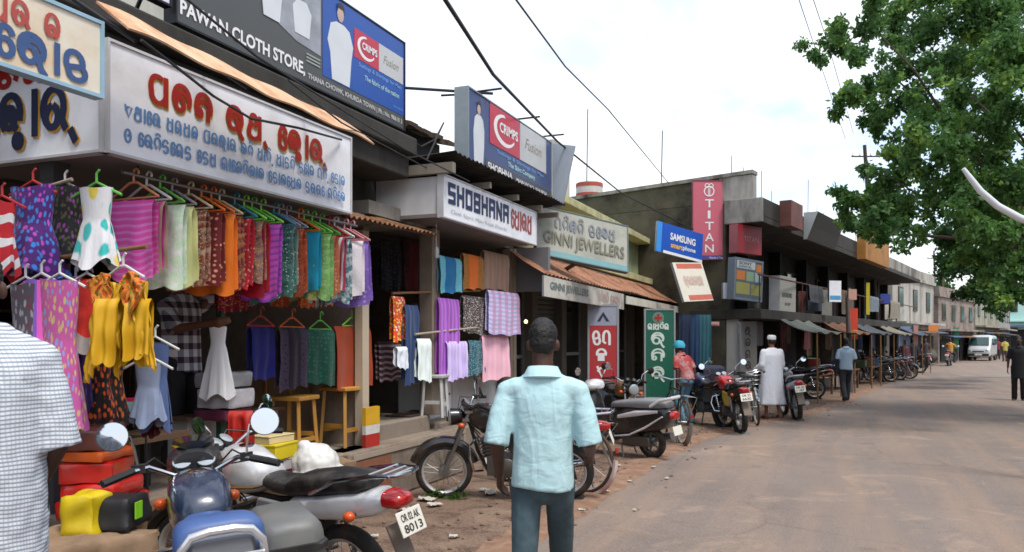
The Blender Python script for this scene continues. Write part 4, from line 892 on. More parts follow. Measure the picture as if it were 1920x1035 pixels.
# ---- children's dresses at the corner
def dress(name, label, hook, across, w_, h, mat, cat='dress', group="children's dresses at the store corner", sleeves=True, flare=1.9, folds=7, seed=0, hc=None, waist=.42, hung=True):
    a = Vector(across).normalized(); n = a.cross(Vector((0, 0, 1))).normalized(); t = thing(name, label, cat, hook, group=group)
    def fn(u, v):
        q = u * 2 * math.pi; f = v
        if f < waist: wd = w_ * (.36 + .10 * (1 - f / waist)) ; dp = w_ * .16
        else: s = (f - waist) / (1 - waist); wd = w_ * (.36 + (.36 * flare - .36) * s ** .8); dp = w_ * (.16 + .22 * s)
        s = max(0, (f - waist) / (1 - waist)); r = 1 + .13 * s * math.sin(folds * q + seed) + .06 * s * math.sin(folds * 2.3 * q + seed * 3)
        zz = -f * h - .035 * s * math.sin(folds * q * .5 + seed) + .02 * mnoise.noise((u * 6, f * 4, seed))
        return a * (wd * r * math.cos(q)) + n * (dp * r * math.sin(q)) + Vector((0, 0, zz - .06))
    m = MB(); m.grid(fn, 56, 22); m.build('skirt', mat, t, ang=80)
    if sleeves:
        for s in (-1, 1):
            p0 = a * (s * w_ * .36) + Vector((0, 0, -.09)); p1 = a * (s * w_ * .62) + Vector((0, 0, -.09 - h * .17)); m = MB(); m.grid(lambda u, v: p0.lerp(p1, v) + (a * s * .0 + n * math.cos(u * 6.283) + Vector((0, 0, math.sin(u * 6.283)))) * w_ * (.12 + .05 * v), 14, 5); m.build('sleeve', mat, t, ang=80)
    if not hung: return t
    hm = HC[hc or 'white']; MB().tube([a * -.17 + Vector((0, 0, -.10)), Vector((0, 0, -.02)), a * .17 + Vector((0, 0, -.10))], .008, 6).tube([(0, 0, -.02), (0, 0, .03), a * .02 + Vector((0, 0, .05))], .007, 6).build('hanger', hm, t)
    return t
DX = (1, .15, 0)
def DP(px, py, d): return pt(px, py, d)
D = [
 (62, 332, 4.75, .34, .52, CL('purple_flower_print', 'floral', '#4a1f6a', '#3a7fd0', '#b04ab0', 1.6), 'purple dress with blue and pink flowers, upper row at the corner', 'red', 1.5),
 (122, 335, 4.85, .30, .47, CL('black_flower_print', 'floral', '#15141a', '#4a4a2f', '#7a3a7a', 1.6), 'black dress with dim olive and purple flowers between two bright dresses', 'white', 1.3),
 (181, 335, 4.6, .24, .44, CL('white_aqua_print', 'floral', '#c9c9cc', '#2fa09c', '#cdbb4a', .45), 'white dress with aqua and yellow patches hung near the pink saris', 'green', 1.4),
 (4, 360, 4.6, .20, .42, CL('red_white_print', 'stripe_h', '#b3202a', '#cfcfcf', '#b3202a', .5), 'red and white banded dress at the picture edge', 'red', 1.2),
 (78, 505, 4.5, .26, .74, CL('lilac_plain', 'stripe_v', '#6a4a9a', '#b84a98', '#6a4a9a', .7), 'lilac and pink long dress in the lower row above the checked shirt', 'white', 1.2),
 (112, 505, 4.45, .28, .80, CL('pink_rose_print', 'floral', '#b0508e', '#b9a06a', '#7a8ac0', 1.8), 'pink dress with large yellow and blue blossoms in the lower row', 'white', 1.25),
 (48, 512, 4.5, .22, .62, CL('grey_leaf_print', 'floral', '#4a4550', '#8d8a90', '#6a3040', 1.4), 'grey patterned dress hanging nearest the dark hair', 'white', 1.1),
 (142, 512, 4.7, .22, .86, CL('violet_print', 'floral', '#3f2a5c', '#7a4aa8', '#2a4a8a', 1.5), 'dark violet dress with paler lower half behind the pink blossoms', 'mauve', 1.2),
 (163, 505, 4.55, .22, .40, CL('red_black_print', 'stripe_h', '#b8281f', '#8f8a86', '#201818', .12), 'small red and white dress beside the yellow one', 'white', 1.1),
 (180, 640, 4.75, .24, .46, CL('black_orange_print', 'floral', '#161214', '#c8521a', '#8a2a1a', 1.3), 'black dress with orange blossoms under the yellow dress', 'white', 1.4),
 (205, 640, 4.9, .24, .42, CL('black_orange_print_b', 'floral', '#141012', '#a8561f', '#5a1a14', 1.2), 'second black and orange dress, lower and deeper under the yellow one', 'white', 1.3),
 (291, 625, 4.95, .22, .52, M('denim_blue', '#4a5c86', .85, var=.2, scale=14), 'small blue denim frock on a white hanger beside the plaid shirt', 'white', 1.15),
 (278, 660, 4.8, .20, .36, M('pale_denim', '#7d8aa4', .85, var=.2, scale=14), 'pale faded denim frock below the yellow dress', 'white', 1.3),
]
for k, (px, py, d, w_, h, mat, lab, hc, fl) in enumerate(D):
    dress('hanging_dress', lab, DP(px, py, d), DX, w_, h, mat, hc=hc, flare=fl * 1.15, seed=k * 1.3, sleeves=False)
yel = M('bright_yellow_cloth', '#c99a0c', .6, var=.12, scale=5)
yd = thing('hanging_dress', 'bright yellow flounced dress with orange trim on a white hanger', 'dress', DP(231, 492, 4.4), group="children's dresses at the store corner")
MB().tube([(-.19, .03, -.09), (-.02, 0, -.02), (.02, 0, -.02), (.19, -.03, -.09)], .008, 6).tube([(0, 0, -.02), (0, 0, .03), (.02, 0, .05)], .007, 6).build('hanger', HC['white'], yd)
def ragged(s0, x0, x1, z0, drop, folds, dep, y0, seed):
    def fn(u, v):
        f = v ** .9; w_ = .62 + .42 * f; xm = (x0 + x1) / 2
        x = xm + (x0 + (x1 - x0) * u - xm) * w_ + .03 * f * s0; fold = (.006 + dep * .55 * f) * (math.sin(u * folds * 6.283 + 1.6 * math.sin(v * 3 + seed)) * (.4 + .6 * abs(mnoise.noise((u * 5, v * 1.5, seed + 3))) * 2)) + .03 * mnoise.noise((u * 6, v * 2.5, seed)) + .010 * mnoise.noise((u * 30, v * 6, seed))
        hem = .10 * math.sin(u * 4.1 + seed) + .05 * abs(((u * folds * .8 + seed) % 1) * 2 - 1) + .05 * mnoise.noise((u * 15, seed, 0))
        return Vector((x + .012 * math.sin(v * 11 + u * 9), y0 + fold - .02 * f, z0 - .05 * abs(u - .5) - v * (drop + hem)))
    m = MB(); m.grid(fn, 60, 22, .004); return m
ragged(-1, -.21, .05, -.10, .40, 9, .022, -.02, 1.0).build('flounce', yel, yd, ang=80)
ragged(1, -.05, .22, -.09, .44, 10, .022, .0, 2.6).build('flounce', yel, yd, ang=80)
ragged(0, -.15, .15, -.13, .30, 6, .02, .05, 4.1).build('flounce', yel, yd, ang=80)
TRIM = CL('orange_green_print', 'floral', '#b5701a', '#c4401a', '#5f7a1f', 1.0)
ragged(-1, -.17, -.01, -.055, .10, 4, .02, -.045, 5.0).build('orange_trim', TRIM, yd, ang=80); ragged(1, .02, .17, -.05, .11, 4, .02, -.035, 6.0).build('orange_trim', TRIM, yd, ang=80)
for k, (px, lab) in enumerate(((203, 'yellow flounce'), (262, 'yellow flounce'))):
    folded_cloth('hanging_scarf', ['mustard scarf end hanging at the near side of the yellow dress', 'mustard scarf end hanging at the far side of the yellow dress'][k], DP(px, 560, 4.33), (.9, .3, 0), .14, .34 - .03 * k, yel, cat='scarf', group='scarves of the yellow dress', folds=2, amp=.02, seed=k)
tag(MB().tube([ptY(95, 485, 3.36), ptY(275, 462, 3.42)], .013, 8).build('bamboo_pole', BAMBOO), 'short bamboo pole under the upper row of small dresses', 'pole')
tag(MB().tube([ptY(20, 372, 3.4), ptY(135, 336, 3.45)], .012, 8).build('bamboo_pole', M('pale_cane', '#a39484', .6)), 'pale cane pole carrying the flowered dresses at the corner', 'pole')
# packets and goods at the store front
def softbox(name, label, c, size, mat, rz=0, cat='packet', group=None, amp=.012, seed=0):
    m = MB(); m.box((0, 0, size[2] / 2), size); me = m.blob(.018, 3, .5, lambda p, n: n * amp * mnoise.noise(p * 9 + Vector((seed, 0, 0)))); o = link(name, me, mat); o.location = c; o.rotation_euler = (0, 0, rz); return tag(o, label, cat, group)
base = pt(190, 905, 4.9); bz = .60
cx_, cy_ = pt(195, 905, 4.75).x, pt(195, 905, 4.75).y
cols = [('#a5140f', 'red cloth packet at the bottom of the pile, glossy wrap'), ('#c01c14', 'bright red cloth packet second in the pile'), ('#b8160f', 'scarlet cloth packet third in the pile'), ('#c4541a', 'orange edged packet near the top of the pile'), ('#6a3a36', 'dusty brown bundle topping the red pile')]
zc = bz
for k, (c, lab) in enumerate(cols):
    h = (.12, .10, .12, .06, .14)[k]; softbox('cloth_packet', lab, (cx_ + .02 * (k % 2), cy_ - .02 * k, zc), (.34 - .02 * k, .42 - .03 * k, h), M('packet_%d' % k, c, .3, var=.2, coat=.4), .1 * (k % 3) + .3, 'packet', 'piled cloth packets', .01, k); zc += h + .002
softbox('plastic_bag', 'crumpled yellow plastic bag in front of the red packets', tuple(pt(163, 935, 4.35).to_2d()) + (.60,), (.18, .2, .21), M('yellow_bag', '#c4ac18', .35, var=.25, scale=12), .3, 'bag', None, .03, 3)
t = thing('shoulder_bag', 'black bag with lime green label lying on the stone block', 'bag', tuple(pt(222, 945, 4.45).to_2d()) + (.61,), .35)
me = MB().box((0, 0, .085), (.28, .30, .17), taper=.8).blob(.018, 5, .5, lambda p, n: n * .012 * mnoise.noise(p * 9)); link('bag_body', me, M('black_bag_cloth', '#17171a', .6, var=.3), t)
MB().box((.146, -.06, .10), (.008, .07, .09)).build('tag_label', M('lime_label', '#7cc01a', .5), t)
# display stands at the corner
t = thing('display_stool', 'dark steel display stool under the small dresses', 'stool', tuple(pt(215, 860, 5.3).to_2d()) + (.56,), .2)
MB().box((0, 0, .60), (.34, .34, .03)).build('seat', DKM, t); 
for x in (-.14, .14):
    for y in (-.14, .14): MB().tube([(x, y, 0), (x * .9, y * .9, .59)], .014, 6).build('leg', DKM, t)
t = thing('store_table', 'dark wooden table with lattice legs behind the motorcycle mirror', 'table', tuple(pt(258, 850, 5.6).to_2d()) + (.56,), .1)
MB().box((0, 0, .40), (.40, .6, .04)).build('table_top', WOOD, t)
for x in (-.16, .16):
    for y in (-.26, .26): MB().box((x, y, .19), (.05, .05, .38)).build('leg', M('black_wood', '#2a2322', .6), t)
tg = thing('price_card', 'tall pale blue card with pink top hanging by the corner post', 'card', tuple(pt(247, 772, 4.95).to_2d()) + (pt(247, 795, 4.95).z,), .4)
MB().box((0, 0, .07), (.10, .006, .14)).build('card', M('pale_blue_card', '#9fc8cf', .4), tg); MB().box((0, 0, .15), (.10, .006, .025)).build('card_head', M('pink_card_head', '#c02a5a', .4), tg)
tg = thing('price_card', 'yellow card with dark print hanging under the pale denim frock', 'card', tuple(pt(282, 740, 4.9).to_2d()) + (pt(282, 760, 4.9).z,), .3)
MB().box((0, 0, .07), (.10, .006, .14)).build('card', M('yellow_card', '#d0b020', .4), tg); MB().box((0, -.005, .06), (.05, .004, .06)).build('print', M('grey_print', '#8f9590', .5), tg)
folded_cloth('hanging_cloth', 'dark red cloth hanging below the yellow card', pt(285, 765, 5.0), (1, .2, 0), .09, .16, M('dark_red_cloth', '#5c0f12', .7, var=.2), cat='cloth', folds=2)
# cloth stacks inside the cloth store
stk = ['#5a4a6a', '#8a2a2a', '#2a5a5a', '#9a8a6a', '#3a3a5a', '#7a5a2a', '#aaa49a', '#6a1a3a', '#1f3f6a', '#48603a']
for k in range(26):
    zz = (1.03, 1.48, 1.93)[k % 3]; y = 3.75 + (k // 3) * .36; h = rnd.uniform(.16, .34)
    softbox('cloth_stack', ['folded %s cloth stack on the %s shelf inside the cloth store' % (c_, s_) for c_, s_ in ((rnd.choice(('dark', 'dull', 'dim')), ('lower', 'middle', 'upper')[k % 3]),)][0] , (-7.7, y, zz), (.28, .26, h), M('stack_%d' % (k % 10), stk[k % 10], .8, var=.3, scale=20), 0, 'cloth stack', 'cloth stacks on the store shelves', .01, k)
for o in bpy.data.objects:
    if o.get('group') == 'cloth stacks on the store shelves': o['label'] = 'folded cloth stack on the dim shelves inside the cloth store'
# goods on the front slab: yellow boxes, cloth bundles, sack
def gbox(name, label, px, py, d, z, size, mat, rz=0, cat='box', group=None):
    p = pt(px, py, d); t = thing(name, label, cat, (p.x, p.y, z), rz, group)
    MB().box((0, 0, size[2] * .42), (size[0], size[1], size[2] * .84)).build('carton', mat, t, bevel=.004); MB().box((0, 0, size[2] * .92), (size[0] + .008, size[1] + .008, size[2] * .16)).build('lid', mat, t, bevel=.004); return t
PX, PD = 512, 6.35
gbox('carton_box', 'shallow pink and white cloth box at the bottom by the white sack', 500, 850, 6.2, .56, (.28, .36, .07), M('pink_box', '#b04a7a', .5, var=.25, scale=14), .1, group='boxes beside the sack')
gbox('carton_box', 'white striped box in the middle of the pile by the sack', 503, 850, 6.2, .632, (.28, .36, .09), M('pale_striped_box', '#b9b4b8', .5, var=.3, scale=18), .0, group='boxes beside the sack')
gbox('carton_box', 'bright yellow box near the top of the pile by the sack', 512, 850, 6.2, .724, (.24, .32, .12), M('yellow_box', '#cdb81e', .45, var=.1), .12, group='boxes beside the sack')
gbox('carton_box', 'cream box lying on the bright yellow box', 510, 850, 6.2, .846, (.2, .28, .06), M('cream_box', '#cbb98a', .5, var=.1), -.05, group='boxes beside the sack')
p = pt(590, 865, 6.15); m = MB(); m.ell((0, .02, .13), (.17, .19, .15)).ell((.02, .03, .05), (.20, .22, .075)).cap((-.03, -.03, .16), (-.06, -.05, .26), .11, .045)
me = m.blob(.014, 4, .5, lambda q, n: n * (.022 * mnoise.noise(q * 5) + .018 * abs(mnoise.noise(Vector((q.x * 9, q.y * 9, q.z * 5)))) + .006 * mnoise.noise(q * 26)))
o = link('white_sack', me, M('white_plastic_weave', '#cfcfcb', .45, var=.06)); o.location = (p.x, p.y, .56); tag(o, 'white crumpled plastic sack tied at the top on the stone slab', 'sack')
for k, (px, lab) in enumerate(((420, 'grey patterned cloth bundle stacked by the green post'), (424, 'white bundle with pink band stacked by the green post'), (418, 'wine coloured cloth bundle under the white bundles'))):
    softbox('cloth_bundle', lab, tuple(pt(px, 750, 6.4).to_2d()) + ((1.26, 1.10, 1.0)[k],), (.3, .34, (.12, .15, .09)[k]), M('bundle_%d' % k, ('#8a8a8e', '#b3b0b4', '#5a2038')[k], .6, var=.35, scale=20), .1, 'bundle', 'cloth bundles by the green post', .012, k)
t = thing('store_counter', 'low grey board counter at the store front by the green post', 'counter', (-4.75, 5.6, .56))
MB().bx(-.2, .0, -.75, .35, 0, .44).build('board', M('grey_white_board', '#9a9894', .7, var=.08), t); MB().bx(-.25, .05, -.8, .4, .441, .47).build('counter_top', WOOD, t)
MB().box((.05, -.25, .25), (.03, .09, .6), Matrix.Rotation(R_(12), 3, 'X')).build('leaning_plank', M('dark_plank', '#4a3a2c', .7, var=.2), t)
# wooden stools
def stool(label, x, y, z, rz, mat, h, w_=.32, group=None, splay=.02, name='wooden_stool'):
    t = thing(name, label, 'stool', (x, y, z), rz, group)
    MB().box((0, 0, h - .02), (w_ + .03, w_ + .03, .04)).build('seat', mat, t, bevel=.008)
    for sx in (-1, 1):
        for sy in (-1, 1):
            a = Vector((sx * (w_ / 2 - .02 + splay), sy * (w_ / 2 - .02 + splay), 0)); b = Vector((sx * (w_ / 2 - .03), sy * (w_ / 2 - .03), h - .04)); MB().tube([a, b], .022, 4).build('leg', mat, t)
    m = MB()
    for s in (-1, 1): m.box((s * (w_ / 2 - .02), 0, h * .28), (.02, w_ - .06, .04)).box((0, s * (w_ / 2 - .02), h * .35), (w_ - .06, .02, .04))
    m.build('stretcher', mat, t); return t
q = ptX(555, 815, -4.65); stool('varnished yellow wooden stool below the plum sari', -4.68, q.y, .56, .1, YWOOD, .56, group='yellow wooden stools')
q = ptX(648, 795, -4.65); stool('varnished yellow wooden stool below the orange sari', -4.68, q.y, .56, -.1, YWOOD, .60, group='yellow wooden stools')
MB()
t = thing('store_cupboard', 'brown plywood cupboard panel behind the yellow stools', 'cupboard', (-5.1, 6.2, .56)); MB().bx(-.3, 0, -.7, .7, 0, .8).build('carcass', M('brown_ply', '#6a5644', .7, var=.15), t); MB().bx(.0, .02, -.02, .0, .02, .78).bx(0, .02, .35, .37, .02, .78).build('door_edge', YWOOD, t)
q = ptX(822, 770, -4.4); stool('white plastic stool at the edge of the clothes shop step', -4.45, q.y, .72, .2, M('white_plastic', '#b9b9b6', .4, var=.05), .50, .26, splay=.015, name='plastic_stool')
# ---- second stall and clothes shop garments
def street_cloth(label, px0, px1, y0, y1, X, kind, a, b, c, name='hanging_cloth', cat='cloth', group='cloth hung in the clothes shop', folds=2, amp=.012, seed=0, flare=1.0, sc=1.0, thick=.05):
    p0 = ptX(px0, y0, X); p1 = ptX(px1, y0, X); pb = ptX((px0 + px1) / 2, y1, X); top = (p0 + p1) / 2; top.z = (p0.z + p1.z) / 2
    return folded_cloth(name, label, top, (0, 1, 0), abs(p1.y - p0.y), top.z - pb.z, CL('hung_%s' % label.replace(' ', '_')[:40], kind, a, b, c, sc), cat=cat, group=group, folds=folds, amp=amp, seed=seed, flare=flare, thick=thick)
CX_ = -4.42
street_cloth('teal cloth with pale side panels on the upper pole', 821, 862, 482, 548, CX_, 'border', '#0f5a86', '#5a9aa8', '#3f8a9a', seed=1)
street_cloth('orange and brown cloth on the upper pole', 866, 904, 478, 543, CX_, 'border', '#b8560f', '#8a5a20', '#6a4a28', seed=2)
street_cloth('tan cloth with dark maroon hem on the upper pole', 905, 952, 474, 546, CX_, 'stripe_v', '#7a6152', '#856a58', '#5a2020', seed=3)
street_cloth('magenta violet kurta with pleats', 820, 860, 560, 712, CX_ + .02, 'stripe_v', '#7a3a8a', '#8d55a6', '#6a3080', seed=4, folds=4, name='hanging_kurta', cat='kurta')
street_cloth('black cloth with white curls on the lower pole', 866, 911, 556, 626, CX_, 'floral', '#2a2426', '#a59a92', '#6a5a54', seed=5, sc=2)
street_cloth('lavender checked cloth with red bands hanging free', 914, 971, 547, 626, CX_ + .08, 'check', '#a59ab8', '#a04a68', '#6a7aa0', seed=6, flare=1.05)
street_cloth('pink cloth with dark red fold', 901, 951, 628, 710, CX_, 'stripe_v', '#c98a98', '#cf93a2', '#8a2a34', seed=7, flare=1.05)
street_cloth('pale lavender trousers below the kurta', 835, 874, 640, 712, CX_ + .05, 'stripe_v', '#9a8ab8', '#a79ac4', '#8a7ab0', seed=8, folds=4)
street_cloth('dark teal cloth with light specks', 877, 908, 638, 705, CX_, 'dots', '#103a46', '#6a9aa0', '#103a46', seed=9, sc=2)
SX = -4.75
street_cloth('black cloth with white spots deep in the stall', 712, 752, 455, 548, -5.2, 'dots', '#12121a', '#3a3a44', '#12121a', group='cloth hung in the dark stall', seed=11)
street_cloth('dark red cloth deep in the stall', 754, 792, 452, 545, -5.2, 'border', '#5a141c', '#2a1014', '#7a1c28', group='cloth hung in the dark stall', seed=12)
street_cloth('red and white striped sweater hanging low in the stall', 706, 748, 640, 712, SX, 'stripe_h', '#3a1018', '#7f7478', '#3a1018', group='cloth hung in the dark stall', seed=13, sc=.6, name='hanging_sweater', cat='sweater')
street_cloth('small orange and yellow top on a hook', 733, 756, 556, 640, SX + .25, 'floral', '#a83a1a', '#c9a01a', '#d4c8c0', group='cloth hung in the dark stall', seed=14, folds=3)
street_cloth('dark blue jeans on a hook in the stall', 757, 782, 572, 722, SX + .3, 'stripe_v', '#1c2c48', '#22345a', '#1c2c48', group='cloth hung in the dark stall', seed=15, folds=3, name='hanging_jeans', cat='jeans')
street_cloth('black trousers behind the jeans', 776, 800, 570, 660, SX + .1, 'plain', '#16161c', '#16161c', '#16161c', group='cloth hung in the dark stall', seed=16, name='hanging_trousers', cat='trousers')
street_cloth('white shirt hanging below the cane pole end', 781, 806, 635, 716, SX + .35, 'plain', '#b4bcb8', '#b4bcb8', '#b4bcb8', group='cloth hung in the dark stall', seed=17, folds=3, name='hanging_shirt', cat='shirt')
street_cloth('white and navy top at the foot of the jeans', 742, 762, 650, 690, SX + .33, 'plain', '#b0b6bc', '#b0b6bc', '#2a3050', group='cloth hung in the dark stall', seed=18)
tag(MB().tube([ptX(735, 550, -4.5), ptX(900, 545, -4.42)], .014, 8).build('bamboo_pole', BAMBOO), 'upper bamboo pole across the clothes shop front', 'pole')
tag(MB().tube([ptX(778, 627, -4.4), ptX(894, 614, -4.36)], .013, 8).build('bamboo_pole', M('pale_bamboo', '#a79a86', .6)), 'lower pale bamboo pole across the clothes shop front', 'pole')
for k in range(8):
    zz = (1.225, 1.575, 1.925)[k % 3]; y = 7.3 + .3 * (k // 3)
    softbox('folded_jeans', 'folded dark jeans stacked on the shelf rack in the narrow stall', (-5.9, y, zz), (.3, .26, .2), M('jeans_stack', '#252a36', .85, var=.4, scale=25), 0, 'jeans', 'folded jeans on the stall shelves', .01, k)
t = thing('store_cabinet', 'low white cabinet with three doors along the clothes shop front', 'cabinet', (-4.75, 9.85, .62))
MB().bx(-.35, -.02, -1.15, 1.2, 0, .50).build('carcass', WHITEPAINT, t); MB().bx(-.38, .03, -1.18, 1.23, .502, .53).build('cabinet_top', WHITEPAINT, t)
for k in range(3): d_ = MB().bx(-.02, .0, -1.13 + .78 * k, -.37 + .78 * k, .02, .48).build('door', WHITEPAINT, t); MB().ell((.01, -.45 + .78 * k, .3), (.012, .012, .012), 8, 6).build('knob', DKM, d_)
for k, (py, x) in enumerate(((9.0, -4.55), (9.15, -4.52), (10.0, -4.55))):
    softbox('sandal', 'dark sandal lying on the step before the white cabinet', (x + .06, py, .62), (.09, .24, .06), M('dark_rubber', '#1c1a18', .7), .3 * k, 'sandal', 'sandals on the shop step', .008, k)
softbox('door_mat', 'trodden dark mat on the step of the narrow stall', tuple(ptX(772, 786, -4.72).to_2d()) + (.742,), (.35, .75, .02), M('trodden_mat', '#40342a', .9, var=.4), .05, 'mat', None, .012, 2)
# hanging lamp tube
t = thing('pendant_lamp', 'white tube lamp hanging on a wire from the white canopy', 'lamp', tuple(pt(818, 400, 9.2).to_2d()) + (2.97,)); MB().tube([(0, 0, 0), (0, 0, -.27)], .004, 5).build('wire', WHITEP, t); MB().lathe([(.0, -.40), (.028, -.40), (.03, -.30), (.016, -.27)]).build('lamp_tube', M('white_glass_tube', '#b5b5b2', .3), t)
t = thing('wall_bulb', 'small warm glowing bulb in the dark doorway by the jewellery shop', 'lamp', pt(986, 603, 12.4)); q = NT('glowing_bulb'); q.col((1, .7, .2)); q.b.inputs['Emission Color'].default_value = (1, .62, .15, 1); q.b.inputs['Emission Strength'].default_value = 4
MB().ell((0, 0, 0), (.028, .028, .03)).build('bulb', q.m, t); MB().lathe([(.02, .03), (.025, .06), (.02, .09)]).build('bulb_holder', DKM, t)
# ================================================================ two-wheelers
RUB = M('tyre_rubber', '#1b1a19', .85, var=.2, grime='#6a5546', gs=6, ga=.45); CHROME = M('chrome', '#b9bcc0', .14, 1.0, var=.05); ALLOY = M('dull_alloy', '#8d8d8c', .4, .85, var=.2)
BLKP = M('black_plastic', '#161617', .5, var=.2, grime='#4d463e', gs=5, ga=.35); BLKG = M('black_gloss_paint', '#0d0d10', .28, 0, var=.1, coat=.35, grime='#5a5046', gs=4, ga=.45); VINYL = M('black_seat_vinyl', '#141415', .5, var=.3, grime='#5a554e', gs=7, ga=.5, bump=.3)
ENG = M('engine_metal', '#5d5a55', .5, .7, var=.3); LENSR = M('red_lamp_lens', '#a3100f', .2, var=.1, coat=.5); LENSO = M('amber_lens', '#c4521a', .25, var=.1); LENSW = M('clear_lens', '#a9b0b4', .12, .4, var=.1)
MIRG = M('mirror_glass', '#c9ced2', .04, 1.0, var=0); PLATE = M('white_plate', '#d2cfc4', .5, var=.05); PLTX = M('plate_lettering', '#2c2b2a', .6)
SILVER = M('silver_paint', '#d3d4d6', .25, .25, var=.05, coat=.2, grime='#857b70', gs=4, ga=.5); BLUETANK = M('steel_blue_paint', '#2e4f86', .32, .1, var=.15, coat=.3, grime='#6a6a68', gs=4, ga=.35); NAVYTANK = M('navy_paint', '#1c2a44', .25, .1, var=.15, coat=.4, grime='#5a6068', gs=4, ga=.4)
def head(dx, dy): return math.atan2(-dx, dy)
RIMM = M('bright_rim', '#c4c4c2', .35, .5, var=.1, grime='#7a6a5a', gs=6, ga=.3)
def spoked_wheel(t, c, r=.30, wd=.045, spokes=28, tyre=RUB, rimm=RIMM, X=None, alloy=False, hubr=.06):
    m = MB(); m.X = X; m.torus(c, (1, 0, 0), r - wd, wd, 40, 10); w_ = m.build('wheel', tyre, t)
    m = MB(); m.X = X; R0 = r - wd * 1.75; R0 = R0 - wd * .12; m.lathe([(R0, -wd * .6), (R0 + wd * .3, -wd * .85), (R0 + wd * .75, -wd * .8), (R0 + wd * .6, 0), (R0 + wd * .75, wd * .8), (R0 + wd * .3, wd * .85), (R0, wd * .6), (R0 - .006, 0), (R0, -wd * .6)], c, (1, 0, 0), 40); m.build('rim', rimm, w_)
    m = MB(); m.X = X; c = Vector(c)
    if alloy:
        for k in range(5):
            q = 2 * math.pi * k / 5; d = Vector((0, math.cos(q), math.sin(q))); m.tube([c + d * .03, c + d * R0], [.022, .016], 6)
    else:
        for k in range(spokes):
            q = 2 * math.pi * k / spokes; s = 1 if k % 2 else -1; d = Vector((0, math.cos(q), math.sin(q))); d2 = Vector((0, math.cos(q + .5 * s), math.sin(q + .5 * s)))
            m.tube([c + d2 * (hubr * .7) + Vector((s * .03, 0, 0)), c + d * R0], .0022, 4)
    m.build('spokes', ALLOY, w_)
    m = MB(); m.X = X; m.lathe([(.012, -.09), (.02, -.06), (hubr, -.055), (hubr, .045), (.02, .05), (.012, .09)], c, (1, 0, 0), 18); m.build('hub', ALLOY, w_); return w_
def motorcycle(label, loc, hd, tank=BLKG, panel=BLKG, cowl=None, seat=VINYL, fender=BLKG, steer=0.0, lean=-7, plate=None, box=None, carrier=True, fairing=None, guard=True, mirror_r=.055, mx=.40, group='parked motorcycles', name='motorcycle', spokes=28, seat_trim=None, tall_carrier=False, alloy=False, stripe=None):
    t = thing(name, label, 'motorcycle', loc, (0, R_(lean), hd), group); yf, yr, r = .63, -.62, .295
    piv = Vector((0, .36, 0)); X = Matrix.Translation(piv) @ Matrix.Rotation(steer, 4, 'Z') @ Matrix.Translation(-piv)
    def F(): m = MB(); m.X = X; return m
    cowl = cowl or panel
    spoked_wheel(t, (0, yf, r), r, .043, spokes, X=X, alloy=alloy); spoked_wheel(t, (0, yr, r), r, .05, spokes, alloy=alloy)
    m = F(); 
    for s in (-1, 1): m.tube([(s * .085, yf, r), (s * .085, .36, .93)], [.022, .019], 8)
    m.box((0, .40, .84), (.22, .07, .03)).box((0, .37, .92), (.22, .08, .025)); m.build('front_fork', ALLOY, t)
    m = F(); m.torus((0, yf, r), (1, 0, 0), r + .02, .055, 20, 8, 1.25, 20, 165, ref=(0, 1, 0)); m.build('front_fender', fender, t)
    m = F(); m.lathe([(.03, -.10), (.075, -.06), (.088, .03), (.09, .05)], (0, .50, .86), (0, 1, -.05), 20); hl = m.build('headlight', BLKP if fairing else tank, t)
    m = F(); m.lathe([(.085, .0), (.08, .012), (.05, .024), (0, .028)], (0, .552, .857), (0, 1, -.05), 20); m.build('headlight_lens', LENSW, hl)
    if fairing:
        m = F(); m.yloft([(.36, 0, .09, .93, 1.05, .8), (.46, 0, .13, .84, 1.08, .7), (.54, 0, .13, .76, 1.02, .7), (.58, 0, .10, .78, .95, .8)], 18); fr = m.build('fairing', fairing, t, ang=60)
        m = F(); m.yloft([(.40, 0, .06, 1.06, 1.10, .8), (.47, 0, .10, 1.04, 1.12, .8), (.54, 0, .09, 1.0, 1.05, .8)], 14); m.build('windscreen', M('smoked_screen', '#0f1012', .1, coat=.5), fr)
    m = F()
    for s in (-1, 1): m.lathe([(.05, 0), (.052, .03), (.046, .05)], (s * .055, .40, .965), (0, -.55, .8), 16)
    cl = m.build('instrument_cluster', BLKP, t); m = F()
    for s in (-1, 1): m.lathe([(.043, .0), (0, .004)], Vector((s * .055, .40, .965)) + Vector((0, -.55, .8)).normalized() * .051, (0, -.55, .8), 16)
    m.build('dial', LENSW, cl)
    m = F(); m.tube([(-.37, .17, .98), (-.30, .22, 1.0), (-.20, .30, 1.01), (-.09, .345, .95), (.09, .345, .95), (.20, .30, 1.01), (.30, .22, 1.0), (.37, .17, .98)], .0125, 8); hb = m.build('handlebar', CHROME, t)
    for s in (-1, 1):
        m = F(); m.tube([(s * .26, .255, 1.005), (s * .38, .16, .978)], .019, 8); m.build('grip', BLKP, hb)
        m = F(); m.box((s * .24, .28, 1.01), (.06, .04, .04)); m.tube([(s * .25, .30, 1.005), (s * .34, .27, .99), (s * .40, .20, .975)], .007, 5); m.build('lever', BLKP, hb)
        m = F(); m.tube([(s * .24, .275, 1.02), (s * .25, .28, 1.10), (s * (mx - .07), .27, 1.165), (s * (mx - .04), .262, 1.17)], .0065, 6); mr = m.build('mirror', CHROME, t)
        m = F(); m.lathe([(mirror_r * .5, .022), (mirror_r * 1.02, .01), (mirror_r * 1.05, -.002)], (s * mx, .255, 1.175), (0, 1, -.30), 22); m.build('mirror_shell', BLKP, mr)
        m = F(); m.lathe([(0, -.004), (mirror_r * .99, -.003)], (s * mx, .255, 1.175), (0, 1, -.30), 22); m.build('mirror_glass', MIRG, mr)
    m = F()
